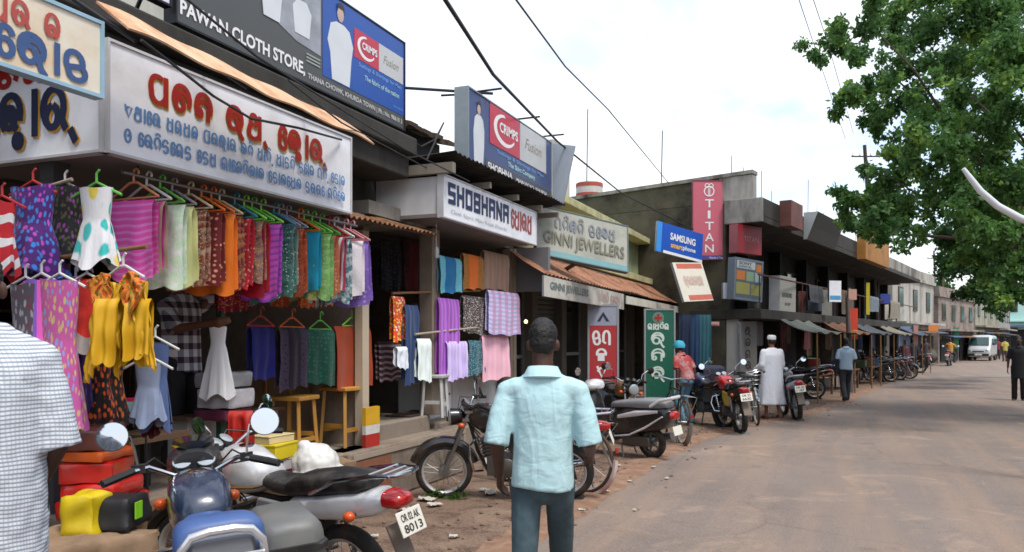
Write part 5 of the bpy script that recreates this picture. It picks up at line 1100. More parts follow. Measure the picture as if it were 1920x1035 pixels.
    for s in (-1, 1):
        m.tube([(s * .25, .29, 1.0), (s * .18, .44, 1.03), (s * .08, .47, .93), (s * .03, .34, .74), (.02, .2, .55)], .005, 5)
        m.tube([(s * .24, .28, .99), (s * .12, .42, .96), (s * .05, .38, .80), (s * .02, .25, .66)], .004, 5)
    m.build('control_cable', BLKP, t)
    # indicators
    for (x, y, z) in ((-.17, .45, .80), (.17, .45, .80), (-.16, -.80, .70), (.16, -.80, .70)):
        m = F() if y > 0 else MB(); m.ell((x, y, z), (.032, .035, .028), 10, 7); i_ = m.build('indicator', LENSO, t); m = F() if y > 0 else MB(); m.tube([(x * .35, y, z), (x, y, z)], .009, 5); m.build('indicator_stalk', BLKP, i_)
    # tank, seat, cowls
    m = MB(); m.yloft([(-.08, 0, .085, .76, .88, .8), (.0, 0, .115, .72, .93, .75), (.12, 0, .14, .70, .985, .72), (.24, 0, .135, .72, .99, .72), (.33, 0, .10, .76, .95, .8), (.37, 0, .05, .82, .90, .9)], 22); tk = m.build('tank', tank, t, ang=70)
    if stripe: MB().yloft([(-.06, 0, .088, .765, .79, .9), (.0, 0, .117, .745, .785, .9), (.12, 0, .1425, .735, .785, .9), (.24, 0, .1375, .75, .79, .9), (.32, 0, .104, .775, .80, .9)], 20).build('tank_stripe', stripe, tk)
    MB().lathe([(.045, 0), (.045, .012), (.03, .018), (0, .018)], (0, .15, .978), (0, -.1, 1), 18).build('filler_cap', CHROME, tk)
    m = MB(); m.yloft([(-.86, 0, .075, .83, .89, .7), (-.80, 0, .11, .80, .91, .6), (-.55, 0, .135, .77, .90, .55), (-.36, 0, .13, .75, .87, .55), (-.28, 0, .125, .74, .83, .55), (-.15, 0, .105, .74, .83, .6), (-.05, 0, .085, .76, .85, .7)], 20); m.build('seat', seat, t, ang=70)
    m = MB(); m.yloft([(-1.0, 0, .06, .74, .80, .8), (-.90, 0, .10, .68, .83, .7), (-.7, 0, .135, .64, .80, .6), (-.45, 0, .14, .62, .76, .6), (-.30, 0, .12, .60, .74, .7)], 18); m.build('tail_cowl', cowl, t, ang=60)
    for s in (-1, 1):
        m = MB(); m.prism([(-.40, .46), (-.12, .46), (-.02, .60), (-.06, .72), (-.40, .70), (-.46, .58)], .03, Matrix(((0, 0, s, s * .105), (1, 0, 0, 0), (0, 1, 0, 0), (0, 0, 0, 1)))); m.build('side_panel', panel, t, bevel=.012)
    # frame and engine
    m = MB(); m.tube([(0, .36, .85), (0, .22, .70), (0, -.1, .68), (0, -.4, .70), (0, -.85, .74)], .02, 8).tube([(0, .36, .80), (0, .28, .50), (0, .18, .30), (0, -.2, .26), (0, -.3, .40), (0, -.35, .68)], .018, 8)
    for s in (-1, 1): m.tube([(s * .09, yr, r), (s * .10, -.2, .36)], .02, 6)
    m.build('frame', BLKP, t)
    m = MB(); m.box((0, .0, .36), (.20, .34, .20)); m.box((0, .12, .54), (.14, .15, .20), Matrix.Rotation(R_(-14), 3, 'X'))
    for k in range(6): m.box((0, .115 + .008 * k, .47 + .033 * k), (.20, .20, .008), Matrix.Rotation(R_(-14), 3, 'X'))
    for s in (-1, 1): m.lathe([(.02, .0), (.105, .0), (.10, .04), (.06, .055), (0, .055)], (s * .10, -.04, .35), (s, 0, 0), 18)
    m.build('engine', ENG, t, bevel=.01)
    m = MB(); m.tube([(.06, .2, .50), (.09, .27, .40), (.11, .2, .26), (.12, -.1, .24), (.14, -.3, .27), (.15, -.85, .36)], [.018, .02, .02, .022, .04, .045], 10); m.build('exhaust', CHROME, t)
    m = MB()
    for s in (-1, 1):
        m.tube([(s * .12, -.58, .32), (s * .11, -.48, .66)], .012, 6)
        for k in range(9): q = k / 8; m.torus((s * (.12 - .01 * q), -.58 + .10 * q, .36 + .27 * q), (0, .28, .96), .028, .006, 12, 5)
    m.build('shock_absorber', CHROME, t)
    MB().prism([(-.75, .25), (-.1, .28), (-.05, .36), (-.1, .43), (-.72, .38)], .035, Matrix(((0, 0, 1, -.14), (1, 0, 0, 0), (0, 1, 0, 0), (0, 0, 0, 1)))).build('chain_cover', BLKP, t, bevel=.008)
    m = MB(); m.torus((0, yr, r), (1, 0, 0), r + .045, .07, 18, 8, 1.1, 55, 195, ref=(0, -1, 0)); m.build('rear_fender', BLKP, t)
    m = MB(); m.box((0, -1.03, .50), (.13, .012, .30), Matrix.Rotation(R_(-24), 3, 'X')); m.build('mud_flap', M('dusty_rubber_flap', '#6f6459', .8, var=.2), t)
    m = MB(); m.yloft([(-1.08, 0, .045, .755, .80, .8), (-1.04, 0, .075, .73, .82, .7), (-.96, 0, .085, .73, .83, .7)], 14); m.build('tail_lamp', LENSR, t, ang=60)
    n_ = MB(); n_.box((0, 0, 0), (.20, .008, .135)); pl = n_.build('number_plate', PLATE, t, bevel=.004); pl.location = (0, -1.09, .665); pl.rotation_euler = (R_(-20), 0, 0)
    if plate:
        m = MB(); put_text(m, plate[0], -.075, .008, .15, .042, .006, .02); put_text(m, plate[1], -.075, -.052, .15, .045, .006, .02); m.v = [(x, -z, y) for x, y, z in m.v]; m.build('plate_lettering', PLTX, pl)
    m = MB()
    for s in (-1, 1): m.tube([(s * .09, .04, .27), (s * .2, .04, .26)], .014, 6).tube([(s * .1, -.32, .36), (s * .21, -.33, .35)], .013, 6)
    m.tube([(-.10, -.05, .26), (-.22, -.12, .02)], .012, 6); m.build('footrest', BLKP, t)
    if carrier:
        m = MB(); 
        for s in (-1, 1): m.tube([(s * .14, -.50, .79), (s * .15, -.70, .88), (s * .13, -.92, .92), (s * .09, -1.08, .93), (0, -1.11, .93)], .012, 8)
        for y in (-.92, -.99, -1.05): m.tube([(-.12, y, .925), (.12, y, .925)], .008, 6)
        m.build('carrier_rail', CHROME, t)
    if guard:
        m = MB(); 
        for s in (-1, 1): m.tube([(s * .04, .30, .62), (s * .22, .32, .60), (s * .26, .31, .48), (s * .22, .28, .34), (s * .05, .22, .30)], .013, 8)
        m.build('crash_guard', CHROME, t)
    if box:
        m = MB(); m.yloft([(-.50, .30, .10, .50, .80, .45), (-.46, .30, .135, .46, .84, .4), (-.10, .30, .135, .46, .84, .4), (-.06, .30, .10, .50, .80, .45)], 20); b_ = m.build('side_box', box, t, ang=60)
        m = MB(); m.yloft([(-.515, .30, .11, .705, .735, .4), (-.475, .30, .148, .70, .74, .35), (-.085, .30, .148, .70, .74, .35), (-.045, .30, .11, .705, .735, .4)], 20); m.build('box_rim', BLKP, b_); MB().box((.44, -.28, .715), (.02, .05, .07)).build('box_latch', ALLOY, b_)
        m = MB(); m.tube([(.10, -.30, .68), (.18, -.30, .62)], .014, 6); m.build('box_bracket', BLKP, b_)
    if seat_trim:
        m = MB(); m.tube([(-.14, -.66, .76), (-.145, -.83, .80), (-.135, -.86, .88), (-.10, -.875, .925), (-.04, -.88, .938), (.04, -.88, .938), (.10, -.875, .925), (.135, -.86, .88), (.145, -.83, .80), (.14, -.66, .76)], .015, 8); m.tube([(-.14, -.865, .835), (.14, -.865, .835)], .008, 6).tube([(-.14, -.86, .805), (.14, -.86, .805)], .008, 6).build('grab_loop', M('satin_white_metal', '#c4c6c8', .3, .5), t)
        MB().yloft([(-.83, 0, .14, .76, .945, .5), (-.80, 0, .155, .75, .965, .5), (-.66, 0, .155, .75, .955, .5), (-.60, 0, .13, .76, .92, .55)], 22).build('backrest', seat, t, ang=60)
        MB().yloft([(-.865, 0, .10, .80, .90, .4), (-.83, 0, .12, .79, .91, .4)], 18).build('pillion_pad', M('grey_seat_cover', '#6f7174', .6, var=.12, bump=.2), t, ang=60)
    return t
motorcycle('silver motorcycle parked nose to the stone slab, red tail lamp facing the road', (-3.17, 3.96, .02), head(-1.02, .16), SILVER, M('silver_side', '#8f9193', .35, .4, var=.1), SILVER, steer=.35, lean=-6, plate=('OR 02 AK', '8013'), mirror_r=.05, stripe=M('bronze_stripe', '#6a4f26', .4, var=.2))
motorcycle('blue motorcycle with round mirrors, grey side box and white grab loop at the rear', (-2.59, 2.82, .05), head(-.742, .671), NAVYTANK, BLUETANK, BLUETANK, seat=M('blue_seat_side', '#3a5588', .5, var=.15), steer=-.08, lean=-4, box=M('grey_side_box', '#5d5f5e', .5, var=.12, grime='#7d776d', gs=4, ga=.4), fairing=M('dark_grey_fairing', '#2a2b2d', .35, coat=.3), mirror_r=.066, mx=.335, seat_trim=True, carrier=False, plate=('OR 02', '4471'))
motorcycle('black motorcycle parked broadside behind the man in the pale blue shirt', (-3.20, 7.62, 0), head(-.95, -.25), BLKG, BLKG, BLKG, steer=.25, lean=-7)
# red cloth over the mirror between the two nearest machines
o = folded_cloth('red_rag', 'bright red cloth draped behind the round mirror of the blue motorcycle', pt(452, 770, 5.4), (.9, .4, 0), .16, .26, M('bright_red_cloth', '#a81a0c', .6, var=.1), cat='cloth', folds=2, seed=4)
# generic machines for the row, copied
base = motorcycle('red motorcycle seen from behind with yellow legshield panel and white plate', (-1.80, 14.9, 0), head(-.38, .92), M('red_tank_paint', '#a31a1c', .25, coat=.5), M('yellow_panel', '#c0a52a', .4), BLKP, steer=.1, lean=-6, plate=('OR 02', '6630'), spokes=16, group='motorcycles parked along the shoulder')
plain = motorcycle('black motorcycle with pale blue mudguard and white plate beside the white robed man', (-.92, 17.6, 0), head(-.25, .97), BLKG, BLKG, M('white_blue_cowl', '#8fa5b8', .4), steer=.1, lean=-6, plate=('OR 02', '1187'), spokes=16, group='motorcycles parked along the shoulder')
def clone(src, label, loc, hd, repaint=None):
    c = copy_tree(src); c.location = loc; c.rotation_euler = (0, R_(-6), hd); c['label'] = label
    if repaint: paint(c, repaint)
    return c
clone(plain, 'dark motorcycle parked broadside beyond the white robed man, long black seat', (-1.25, 23.0, 0), head(-.95, -.2), {'tail_cowl': BLKG})
clone(plain, 'dark motorcycle with tan bag parked behind the black scooter', (-3.35, 12.6, 0), head(.55, -.85), {'tank': M('tan_tank', '#8a6a48', .5)})
clone(base, 'red tailed motorcycle first in the cluster past the walking blue shirt', (1.15, 33.0, 0), head(-.9, -.3), {'side_panel': BLKG})
clone(plain, 'black motorcycle in the middle of the distant cluster', (1.6, 34.4, 0), head(-.85, -.45), {'tail_cowl': BLKG})
clone(plain, 'black motorcycle with silver cowl at the end of the distant cluster', (2.0, 36.2, 0), head(.95, -.2), {'tail_cowl': SILVER})
clone(plain, 'black motorcycle half hidden beside the bending helper in jeans', (-2.35, 15.6, 0), head(-.7, .7), {'tail_cowl': BLKG, 'tank': NAVYTANK})
clone(base, 'motorcycle far along the kerb near the grey tarpaulin heap', (2.9, 42.5, 0), head(-.9, .2), {'tank': BLKG, 'side_panel': BLKG})
t = folded_cloth('seat_cover', 'dark blue cloth thrown over a motorcycle seat by the white pillar', (-2.36, 15.9, 1.12), (.7, .7, 0), .5, .4, M('dusk_blue_cloth', '#24263a', .8, var=.2), cat='cloth', folds=2, thick=.3)
# ---------------------------------------------------------------- scooter
def scooter(label, loc, hd, body=BLKG):
    t = thing('scooter', label, 'scooter', loc, (0, R_(-5), hd)); r = .22
    spoked_wheel(t, (0, .62, r), r, .048, X=None, alloy=True, rimm=ALLOY); spoked_wheel(t, (0, -.58, r), r, .05, alloy=True, rimm=ALLOY)
    m = MB(); m.yloft([(-.95, 0, .10, .58, .70, .7), (-.86, 0, .16, .44, .74, .6), (-.60, 0, .19, .36, .74, .6), (-.30, 0, .18, .30, .74, .6), (-.10, 0, .16, .26, .70, .6), (-.04, 0, .14, .26, .66, .7)], 22); m.build('rear_body', body, t, ang=60)
    m = MB(); m.yloft([(-.90, 0, .10, .72, .80, .6), (-.80, 0, .14, .70, .84, .55), (-.5, 0, .16, .70, .83, .5), (-.25, 0, .16, .70, .80, .5), (-.02, 0, .13, .68, .77, .6), (.02, 0, .09, .68, .74, .7)], 20); m.build('seat', M('grey_scooter_seat', '#77797b', .4, var=.15), t, ang=60)
    m = MB(); m.tube([(-.15, -.68, .74), (-.16, -.84, .83), (-.10, -.98, .86), (.10, -.98, .86), (.16, -.84, .83), (.15, -.68, .74)], .022, 8); m.build('grab_rail', M('silver_trim', '#cfd0d2', .3, .3), t)
    for s in (-1, 1):
        m = MB(); m.tube([(s * .165, -.08, .30), (s * .20, -.35, .34), (s * .205, -.62, .46), (s * .17, -.88, .62)], [.012, .016, .016, .01], 8, flat=1.6); m.build('side_trim', M('silver_trim', '#cfd0d2', .3, .3), t)
        m = MB(); m.yloft([(-.80, s * .155, .02, .66, .70, .8), (-.45, s * .185, .025, .60, .68, .7), (-.15, s * .17, .015, .55, .60, .8)], 12); m.build('side_flash', M('silver_trim', '#cfd0d2', .3, .3), t, ang=60)
    m = MB(); m.yloft([(-.05, 0, .17, .22, .28, .4), (.15, 0, .18, .21, .27, .4), (.34, 0, .17, .22, .28, .4)], 16); m.build('floor_board', BLKP, t)
    m = MB(); m.yloft([(.30, 0, .17, .24, .60, .5), (.36, 0, .20, .25, .84, .5), (.42, 0, .18, .28, .92, .5), (.48, 0, .11, .40, .90, .6), (.54, 0, .06, .48, .80, .8)], 20); m.build('front_apron', body, t, ang=60)
    m = MB(); m.torus((0, .62, r), (1, 0, 0), r + .02, .07, 14, 8, 1.2, 20, 165, ref=(0, 1, 0)); m.build('front_fender', body, t)
    m = MB(); m.yloft([(.26, 0, .10, .93, 1.00, .7), (.34, 0, .19, .90, 1.05, .65), (.42, 0, .17, .90, 1.06, .65), (.49, 0, .11, .92, 1.03, .7)], 18); m.build('handlebar_cowl', SILVER, t, ang=60)
    m = MB(); m.lathe([(.075, 0), (.06, .02), (0, .03)], (0, .48, .98), (0, 1, 0), 18); m.build('headlight', LENSW, t)
    for s in (-1, 1):
        m = MB(); m.tube([(s * .17, .36, .97), (s * .36, .28, .97)], .019, 8); m.build('grip', BLKP, t)
        m = MB(); m.tube([(s * .2, .38, 1.02), (s * .25, .38, 1.16), (s * .33, .37, 1.2)], .007, 6); mr = m.build('mirror', BLKP, t); m = MB(); m.lathe([(0, -.004), (.055, -.003), (.057, .01), (.03, .02)], (s * .35, .37, 1.21), (0, 1, .1), 18); m.build('mirror_glass', MIRG, mr)
    m = MB(); m.yloft([(-1.0, 0, .07, .58, .66, .7), (-.95, 0, .10, .56, .68, .7)], 14); m.build('tail_lamp', LENSR, t)
    MB().box((0, -1.0, .42), (.20, .01, .12), Matrix.Rotation(R_(-15), 3, 'X')).build('number_plate', PLATE, t)
    m = MB(); m.tube([(.13, -.20, .22), (.15, -.45, .24), (.17, -.80, .30)], [.03, .06, .055], 10); m.build('exhaust', ALLOY, t); m = MB(); m.box((-.13, -.42, .25), (.08, .45, .14)); m.build('engine', ENG, t, bevel=.02)
    m = MB(); m.tube([(-.12, -.15, .2), (-.16, -.2, .01)], .012, 6).tube([(.12, -.15, .2), (.16, -.2, .01)], .012, 6); m.build('stand', ALLOY, t); return t
scooter('black scooter with silver trim and grey seat parked rear to the road', (-2.92, 11.12, 0), head(-.9, .36))
# ---------------------------------------------------------------- bicycles
def bicycle(label, loc, hd, paint_=M('dark_green_enamel', '#1e2b24', .4, var=.2), fend=ALLOY, steer=.15, basket=False, group='bicycles by the shops', lean=5):
    t = thing('bicycle', label, 'bicycle', loc, (0, R_(lean), hd), group); r = .345; yf, yr = .56, -.52
    piv = Vector((0, .36, 0)); X = Matrix.Translation(piv) @ Matrix.Rotation(steer, 4, 'Z') @ Matrix.Translation(-piv)
    tyre = M('brown_tyre', '#4a382c', .85, var=.25)
    spoked_wheel(t, (0, yf, r), r, .021, 24, tyre, X=X, hubr=.025); spoked_wheel(t, (0, yr, r), r, .021, 24, tyre, hubr=.03)
    m = MB(); m.tube([(0, .36, .86), (0, .30, .84), (0, -.22, .82)], .016, 8).tube([(0, .37, .78), (0, -.08, .29)], .017, 8).tube([(0, -.24, .92), (0, -.08, .29)], .016, 8)
    for s in (-1, 1): m.tube([(0, -.08, .29), (s * .05, yr, r)], .011, 6).tube([(0, -.22, .82), (s * .05, yr, r)], .010, 6)
    m.build('frame', paint_, t)
    m = MB(); m.X = X; m.tube([(0, .34, .95), (0, .38, .74)], .018, 8)
    for s in (-1, 1): m.tube([(s * .015, .38, .74), (s * .055, .44, .66), (s * .055, yf, r)], .012, 6)
    m.build('fork', paint_, t)
    m = MB(); m.X = X; m.tube([(-.28, .12, .97), (-.27, .24, 1.0), (-.16, .33, 1.0), (0, .345, .97), (.16, .33, 1.0), (.27, .24, 1.0), (.28, .12, .97)], .011, 8); hb = m.build('handlebar', CHROME, t)
    for s in (-1, 1): m = MB(); m.X = X; m.tube([(s * .28, .20, .985), (s * .28, .10, .965)], .017, 8); m.build('grip', BLKP, hb)
    m = MB(); m.yloft([(-.40, 0, .095, .90, .96, .7), (-.32, 0, .11, .89, .965, .6), (-.22, 0, .06, .90, .95, .7), (-.10, 0, .025, .91, .94, .8)], 16); m.build('saddle', VINYL, t, ang=60)
    m = MB(); m.X = X; m.torus((0, yf, r), (1, 0, 0), r + .025, .026, 22, 6, 1.2, 10, 170, ref=(0, 1, 0)); m.build('front_mudguard', fend, t)
    m = MB(); m.torus((0, yr, r), (1, 0, 0), r + .025, .028, 24, 6, 1.2, -5, 175, ref=(0, -1, 0)); m.build('rear_mudguard', fend, t)
    m = MB()
    for s in (-1, 1): m.tube([(s * .06, -.28, .76), (s * .07, -.85, .76), (s * .05, yr, r)], .006, 5)
    for k in range(4): m.tube([(-.07, -.35 - .15 * k, .76), (.07, -.35 - .15 * k, .76)], .005, 5)
    m.build('carrier_rack', CHROME, t)
    m = MB(); m.lathe([(.09, -.004), (.095, 0), (.09, .004)], (.05, -.08, .29), (1, 0, 0), 20).tube([(.07, -.08, .29), (.08, .06, .22)], .009, 6).tube([(-.05, -.08, .29), (-.08, -.22, .36)], .009, 6).box((.11, .06, .22), (.07, .08, .02)).box((-.11, -.22, .36), (.07, .08, .02)); m.build('crank', ALLOY, t)
    MB().prism([(-.60, .31), (-.02, .26), (.02, .30), (-.02, .36), (-.58, .39)], .012, Matrix(((0, 0, 1, .055), (1, 0, 0, 0), (0, 1, 0, 0), (0, 0, 0, 1)))).build('chain_guard', paint_, t)
    MB().box((0, -.9, .48), (.05, .012, .05)).build('reflector', LENSR, t)
    MB().tube([(.05, -.5, .33), (.14, -.55, .01)], .009, 6).build('stand', ALLOY, t)
    if basket:
        m = MB(); m.X = X
        for z in (.78, .86, .95): m.torus((0, .58, z), (0, 0, 1), .13 + .02 * (z - .78) / .17, .006, 20, 5)
        for k in range(16): q = k * .3927; m.tube([(.13 * math.cos(q), .58 + .13 * math.sin(q), .78), (.15 * math.cos(q), .58 + .15 * math.sin(q), .95)], .004, 4)
        m.build('basket', ALLOY, t)
    return t
bicycle('bicycle with white and red rear mudguard half hidden by the man in pale blue', (-3.02, 8.35, 0), head(-.95, .30), fend=M('white_red_mudguard', '#c2b2aa', .4, var=.25, grime='#8d2a2c', gs=2.2, ga=.9))
bicycle('old bicycle standing just beyond the black scooter tail', (-2.50, 12.9, 0), head(-.45, .88), steer=-.3)
bicycle('bicycle facing the road with pale mudguard beside the red motorcycle', (-1.55, 16.3, 0), head(.15, -.98), fend=CHROME, basket=True, steer=.1)
bicycle('bicycle with wire basket next to the white robed man', (-1.75, 16.9, 0), head(.35, -.93), fend=CHROME, basket=True, steer=-.2)
# ================================================================ people
SKIN = M('brown_skin', '#6b4430', .55, var=.12, scale=10); SKIND = M('dark_brown_skin', '#4a2f24', .55, var=.12, scale=10); SKINL = M('light_brown_skin', '#85573d', .55, var=.12, scale=10)
HAIR = M('black_hair', '#100e0d', .6, var=.4, scale=60, bump=.6, bscale=120)
def person(label, loc, hd, H=1.70, skin=SKIN, shirt=None, trousers=None, robe=None, tw=1.0, cap=None, sleeve=.45, pose=None, vox=.014, hem=.78, group=None, hair=HAIR, wr=.010, build=1.0, sandals=None, collar=True, lean=0.0, long_sleeve=False, skirt=None, face=True, fitw=1.0):
    t = thing('person', label, 'person', loc, hd, group); k = H / 1.72; fine = vox <= .010
    J = dict(head=(0, .015, 1.60), neck=(0, -.005, 1.45), chest=(0, -.01, 1.25), waist=(0, .0, 1.04), pelvis=(0, -.01, .93),
             shl=(-.180, -.01, 1.375), ell=(-.235, -.03, 1.11), wrl=(-.245, .05, .86), shr=(.180, -.01, 1.375), elr=(.235, -.03, 1.11), wrr=(.245, .05, .86),
             hil=(-.09, 0, .90), knl=(-.10, .02, .50), anl=(-.10, -.03, .085), hir=(.09, 0, .90), knr=(.10, .02, .50), anr=(.10, -.03, .085))
    if pose: J.update(pose)
    J = {a: Vector(b) * k for a, b in J.items()}
    if lean:
        for a in ('head', 'neck', 'chest', 'waist', 'shl', 'ell', 'wrl', 'shr', 'elr', 'wrr'):
            p = J[a] - J['pelvis']; p.rotate(Matrix.Rotation(-lean, 3, 'X')); J[a] = J['pelvis'] + p
    m = MB(); hd_ = J['head']; b = build * k
    hdir = (J['head'] - J['neck']).normalized()
    m.ell(hd_ + Vector((0, .0, .02)) * k, (.068 * k, .088 * k, .102 * k)); m.ell(hd_ + Vector((0, .025, -.055)) * k, (.051 * k, .063 * k, .064 * k))
    m.cap(J['neck'] + Vector((0, -.005, -.05)) * k, hd_ + Vector((0, -.015, -.06)) * k, .056 * k, .052 * k)
    m.ell(hd_ + Vector((0, .097, -.012)) * k, (.013 * k, .018 * k, .022 * k)); m.ell(hd_ + Vector((0, .085, -.065)) * k, (.024 * k, .012 * k, .008 * k)); m.ell(hd_ + Vector((0, .085, .02)) * k, (.05 * k, .012 * k, .010 * k))
    for s in (-1, 1): m.ell(hd_ + Vector((s * .072, -.01, -.010)) * k, (.013 * k, .02 * k, .030 * k))
    m.cap(J['chest'], J['neck'] + Vector((0, 0, -.09)) * k, .12 * b, .065 * b, 16, (1.2, .75), (1, 0, 0)); m.cap(J['pelvis'], J['chest'], .100 * b, .12 * b, 16, (1.1, .75), (1, 0, 0))
    for s, q in (('l', -1), ('r', 1)):
        shb = J['sh' + s] + Vector((-q * .03, 0, -.03)) * k; m.cap(shb + Vector((-q * .06, 0, .0)) * k, shb, .05 * b, .044 * b)
        m.cap(shb, J['el' + s], .044 * b, .038 * b); m.cap(J['el' + s], J['wr' + s], .040 * b, .026 * b)
        m.cap(J['hi' + s], J['kn' + s], .066 * b, .050 * b); m.cap(J['kn' + s], J['an' + s], .050 * b, .034 * b)
        f0 = J['an' + s]; m.cap(f0 + Vector((0, -.03, -.045)) * k, f0 + Vector((q * .012, .15, -.055)) * k, .036 * k, .028 * k, 12, (1.15, .8), (1, 0, 0))
        # hand
        wv = (J['wr' + s] - J['el' + s]).normalized(); side = Vector((q, 0, 0)); fw_ = wv.cross(side); fw_ = fw_.normalized() if fw_.length > .1 else Vector((0, 1, 0))
        if fw_.y < 0: fw_ = -fw_
        inn = -side
        pc = J['wr' + s] + wv * .05 * k; m.cap(J['wr' + s], pc + wv * .03 * k, .024 * k, .034 * k, 12, (.6, 1.25), inn)
        for i_ in range(4):
            o_ = fw_ * ((1.5 - i_) * .019 * k); L1 = (.045, .05, .047, .037)[i_] * k
            a = pc + wv * .035 * k + o_; c = a + wv * L1 + inn * .012 * k; d = c + wv * L1 * .6 + inn * (.022 + .004 * i_) * k
            m.cap(a, c, .0095 * k, .0088 * k, 8); m.cap(c, d, .0088 * k, .0072 * k, 8)
        th = J['wr' + s] + wv * .03 * k + fw_ * .028 * k; m.cap(th, th + wv * .04 * k + fw_ * .022 * k + inn * .01 * k, .011 * k, .010 * k, 8); m.cap(th + wv * .04 * k + fw_ * .022 * k + inn * .01 * k, th + wv * .068 * k + fw_ * .02 * k + inn * .022 * k, .010 * k, .008 * k, 8)
    me = m.blob(min(vox, .008) if fine else vox, 3, .5); link('body', me, skin, t, ang=80)
    if face:
        for s in (-1, 1):
            e = MB(); e.ell(hd_ + Vector((s * .028, .079, .004)) * k, (.012 * k, .008 * k, .007 * k), 8, 6); e.build('eye', M('eye_white', '#b9b2a8', .3, var=0), t)
    if cap is None and hair is not None:
        m = MB(); m.ell(hd_ + Vector((0, -.010, .042)) * k, (.073 * k, .091 * k, .090 * k)); m.ell(hd_ + Vector((0, -.040, .005)) * k, (.066 * k, .061 * k, .062 * k))
        me = m.blob(.008 if fine else .016, 2, .5, lambda p, n: n * (.005 * mnoise.noise(p * 70) + .003 * mnoise.noise(p * 150))); 
        link('hair', me, hair, t, ang=80)
    elif cap is not None:
        m = MB(); m.lathe([(.088 * k, -.0), (.090 * k, .055 * k), (.07 * k, .085 * k), (0, .092 * k)], hd_ + Vector((0, -.008, .045)) * k, (0, -.08, 1), 20); m.build('cap', cap, t)
        m = MB(); m.ell(hd_ + Vector((0, -.03, .0)) * k, (.080 * k, .078 * k, .065 * k)); m.build('hair', HAIR, t)
    def wrinkle(a, sc=1.0):
        return lambda p, n: n * (a * (.9 * mnoise.noise(Vector((p.x * 7, p.y * 7, p.z * 1.2)) * sc) + .35 * abs(mnoise.noise(Vector((p.x * 10 + p.z * 5, p.y * 10, p.z * 4 - p.x * 5)) * sc)) + .3 * mnoise.noise(Vector((p.x * 26 + p.z * 12, p.y * 26, p.z * 18 - p.x * 14)) * sc)))
    infl = 1.0
    if shirt is not None:
        m = MB(); hz = hem * k; pv = J['pelvis']; nk = J['neck']; NS = 30; vs = []; ax = (nk - pv)
        def cen(z_): f_ = max(0, (z_ - .93) / (1.45 - .93)); return pv + ax * f_ if z_ > .93 else Vector((pv.x, pv.y, z_ * k))
        prof = [(min(hem, .93), .172, .142), (1.02, .164, .134), (1.16, .160, .130), (1.28, .168, .128), (1.34, .178, .118), (1.385, .176, .098), (1.418, .148, .086), (1.45, .098, .074), (1.475, .072, .066), (1.49, .055, .055)]
        for i_, (z_, rx, ry) in enumerate(prof):
            c = cen(z_); c = Vector((c.x, c.y, hz)) if i_ == 0 else c
            for j_ in range(NS): q_ = 2 * math.pi * j_ / NS; vs.append(c + Vector((rx * b * fitw * sgnpow(math.cos(q_), .85), ry * b * fitw * sgnpow(math.sin(q_), .9), .012 * math.sin(q_ * 2) if i_ == 0 else 0)))
        m.add(vs, [tuple(reversed(range(NS)))] + [(i_ * NS + j_, i_ * NS + (j_ + 1) % NS, (i_ + 1) * NS + (j_ + 1) % NS, (i_ + 1) * NS + j_) for i_ in range(len(prof) - 1) for j_ in range(NS)] + [tuple(range((len(prof) - 1) * NS, len(prof) * NS))])
        for s, q in (('l', -1), ('r', 1)):
            sh, el, wr_ = J['sh' + s], J['el' + s], J['wr' + s]
            m.cap(sh + Vector((-q * .05, 0, .0)) * k, sh + Vector((q * .0, 0, -.012)) * k, .060 * b, .054 * b, 14, (1.15, 1.0), (0, 1, 0))
            if long_sleeve:
                m.cap(sh, el, .062 * b, .056 * b); m.cap(el, wr_ * .95 + el * .05, .056 * b, .040 * b)
            else:
                e_ = sh.lerp(el, sleeve * 1.75); m.tube([sh + Vector((0, 0, -.02)), sh.lerp(e_, .5) + Vector((q * .006, 0, 0)), e_ + Vector((q * .010, 0, -.035))], [.058 * b, .066 * b, .074 * b], 18, flat=.9)
        me = m.blob(vox, 9 if fine else 3, .5, wrinkle(wr)); sh_o = link('shirt', me, shirt, t, ang=80)
        if collar:
            m = MB(); c = J['neck'] + Vector((0, .0, .015)) * k; m.lathe([(.080 * k, -.03 * k), (.072 * k, .0), (.067 * k, .020 * k), (.075 * k, .019 * k), (.094 * k, -.020 * k), (.104 * k, -.036 * k), (.09 * k, -.044 * k)], c, (0, .12, 1), 24); m.build('collar', shirt, sh_o, ang=80)
    if trousers is not None:
        m = MB(); m.cap(J['pelvis'] + Vector((0, 0, -.02)) * k, J['waist'] + Vector((0, 0, -.04)) * k, .145 * b * tw, .135 * b * tw, 16, (1.12, .84), (1, 0, 0))
        for s in ('l', 'r'):
            m.cap(J['hi' + s], J['kn' + s], .10 * b * tw, .078 * b * tw); m.cap(J['kn' + s], J['an' + s] + Vector((0, -.005, .0)), .077 * b * tw, .070 * b * tw)
        me = m.blob(vox, 4 if fine else 3, .5, wrinkle(wr * 1.1)); link('trousers', me, trousers, t, ang=80)
    if robe is not None:
        rz = robe[1] * k; m = MB(); vs = []; NS = 36; pz = J['chest']
        lv = [(rz, .30, .24), (.5 * k, .265, .21), (.85 * k, .225, .18), (1.1 * k, .20, .16), (1.32 * k, .215, .145), (1.42 * k, .15, .10), (1.47 * k, .07, .07)]
        cen = lambda z: J['pelvis'].lerp(J['neck'], max(0, (z - J['pelvis'].z) / (J['neck'].z - J['pelvis'].z))) if z > J['pelvis'].z else Vector((J['pelvis'].x, J['pelvis'].y, z))
        for i_, (z, rx, ry) in enumerate(lv):
            c = cen(z); amp_ = .10 * max(0, 1 - z / (1.0 * k))
            for j in range(NS): q = 2 * math.pi * j / NS; w_ = 1 + amp_ * math.sin(q * 7 + z * 3); vs.append(Vector((c.x + rx * b * w_ * math.cos(q), c.y + ry * b * w_ * math.sin(q), z)))
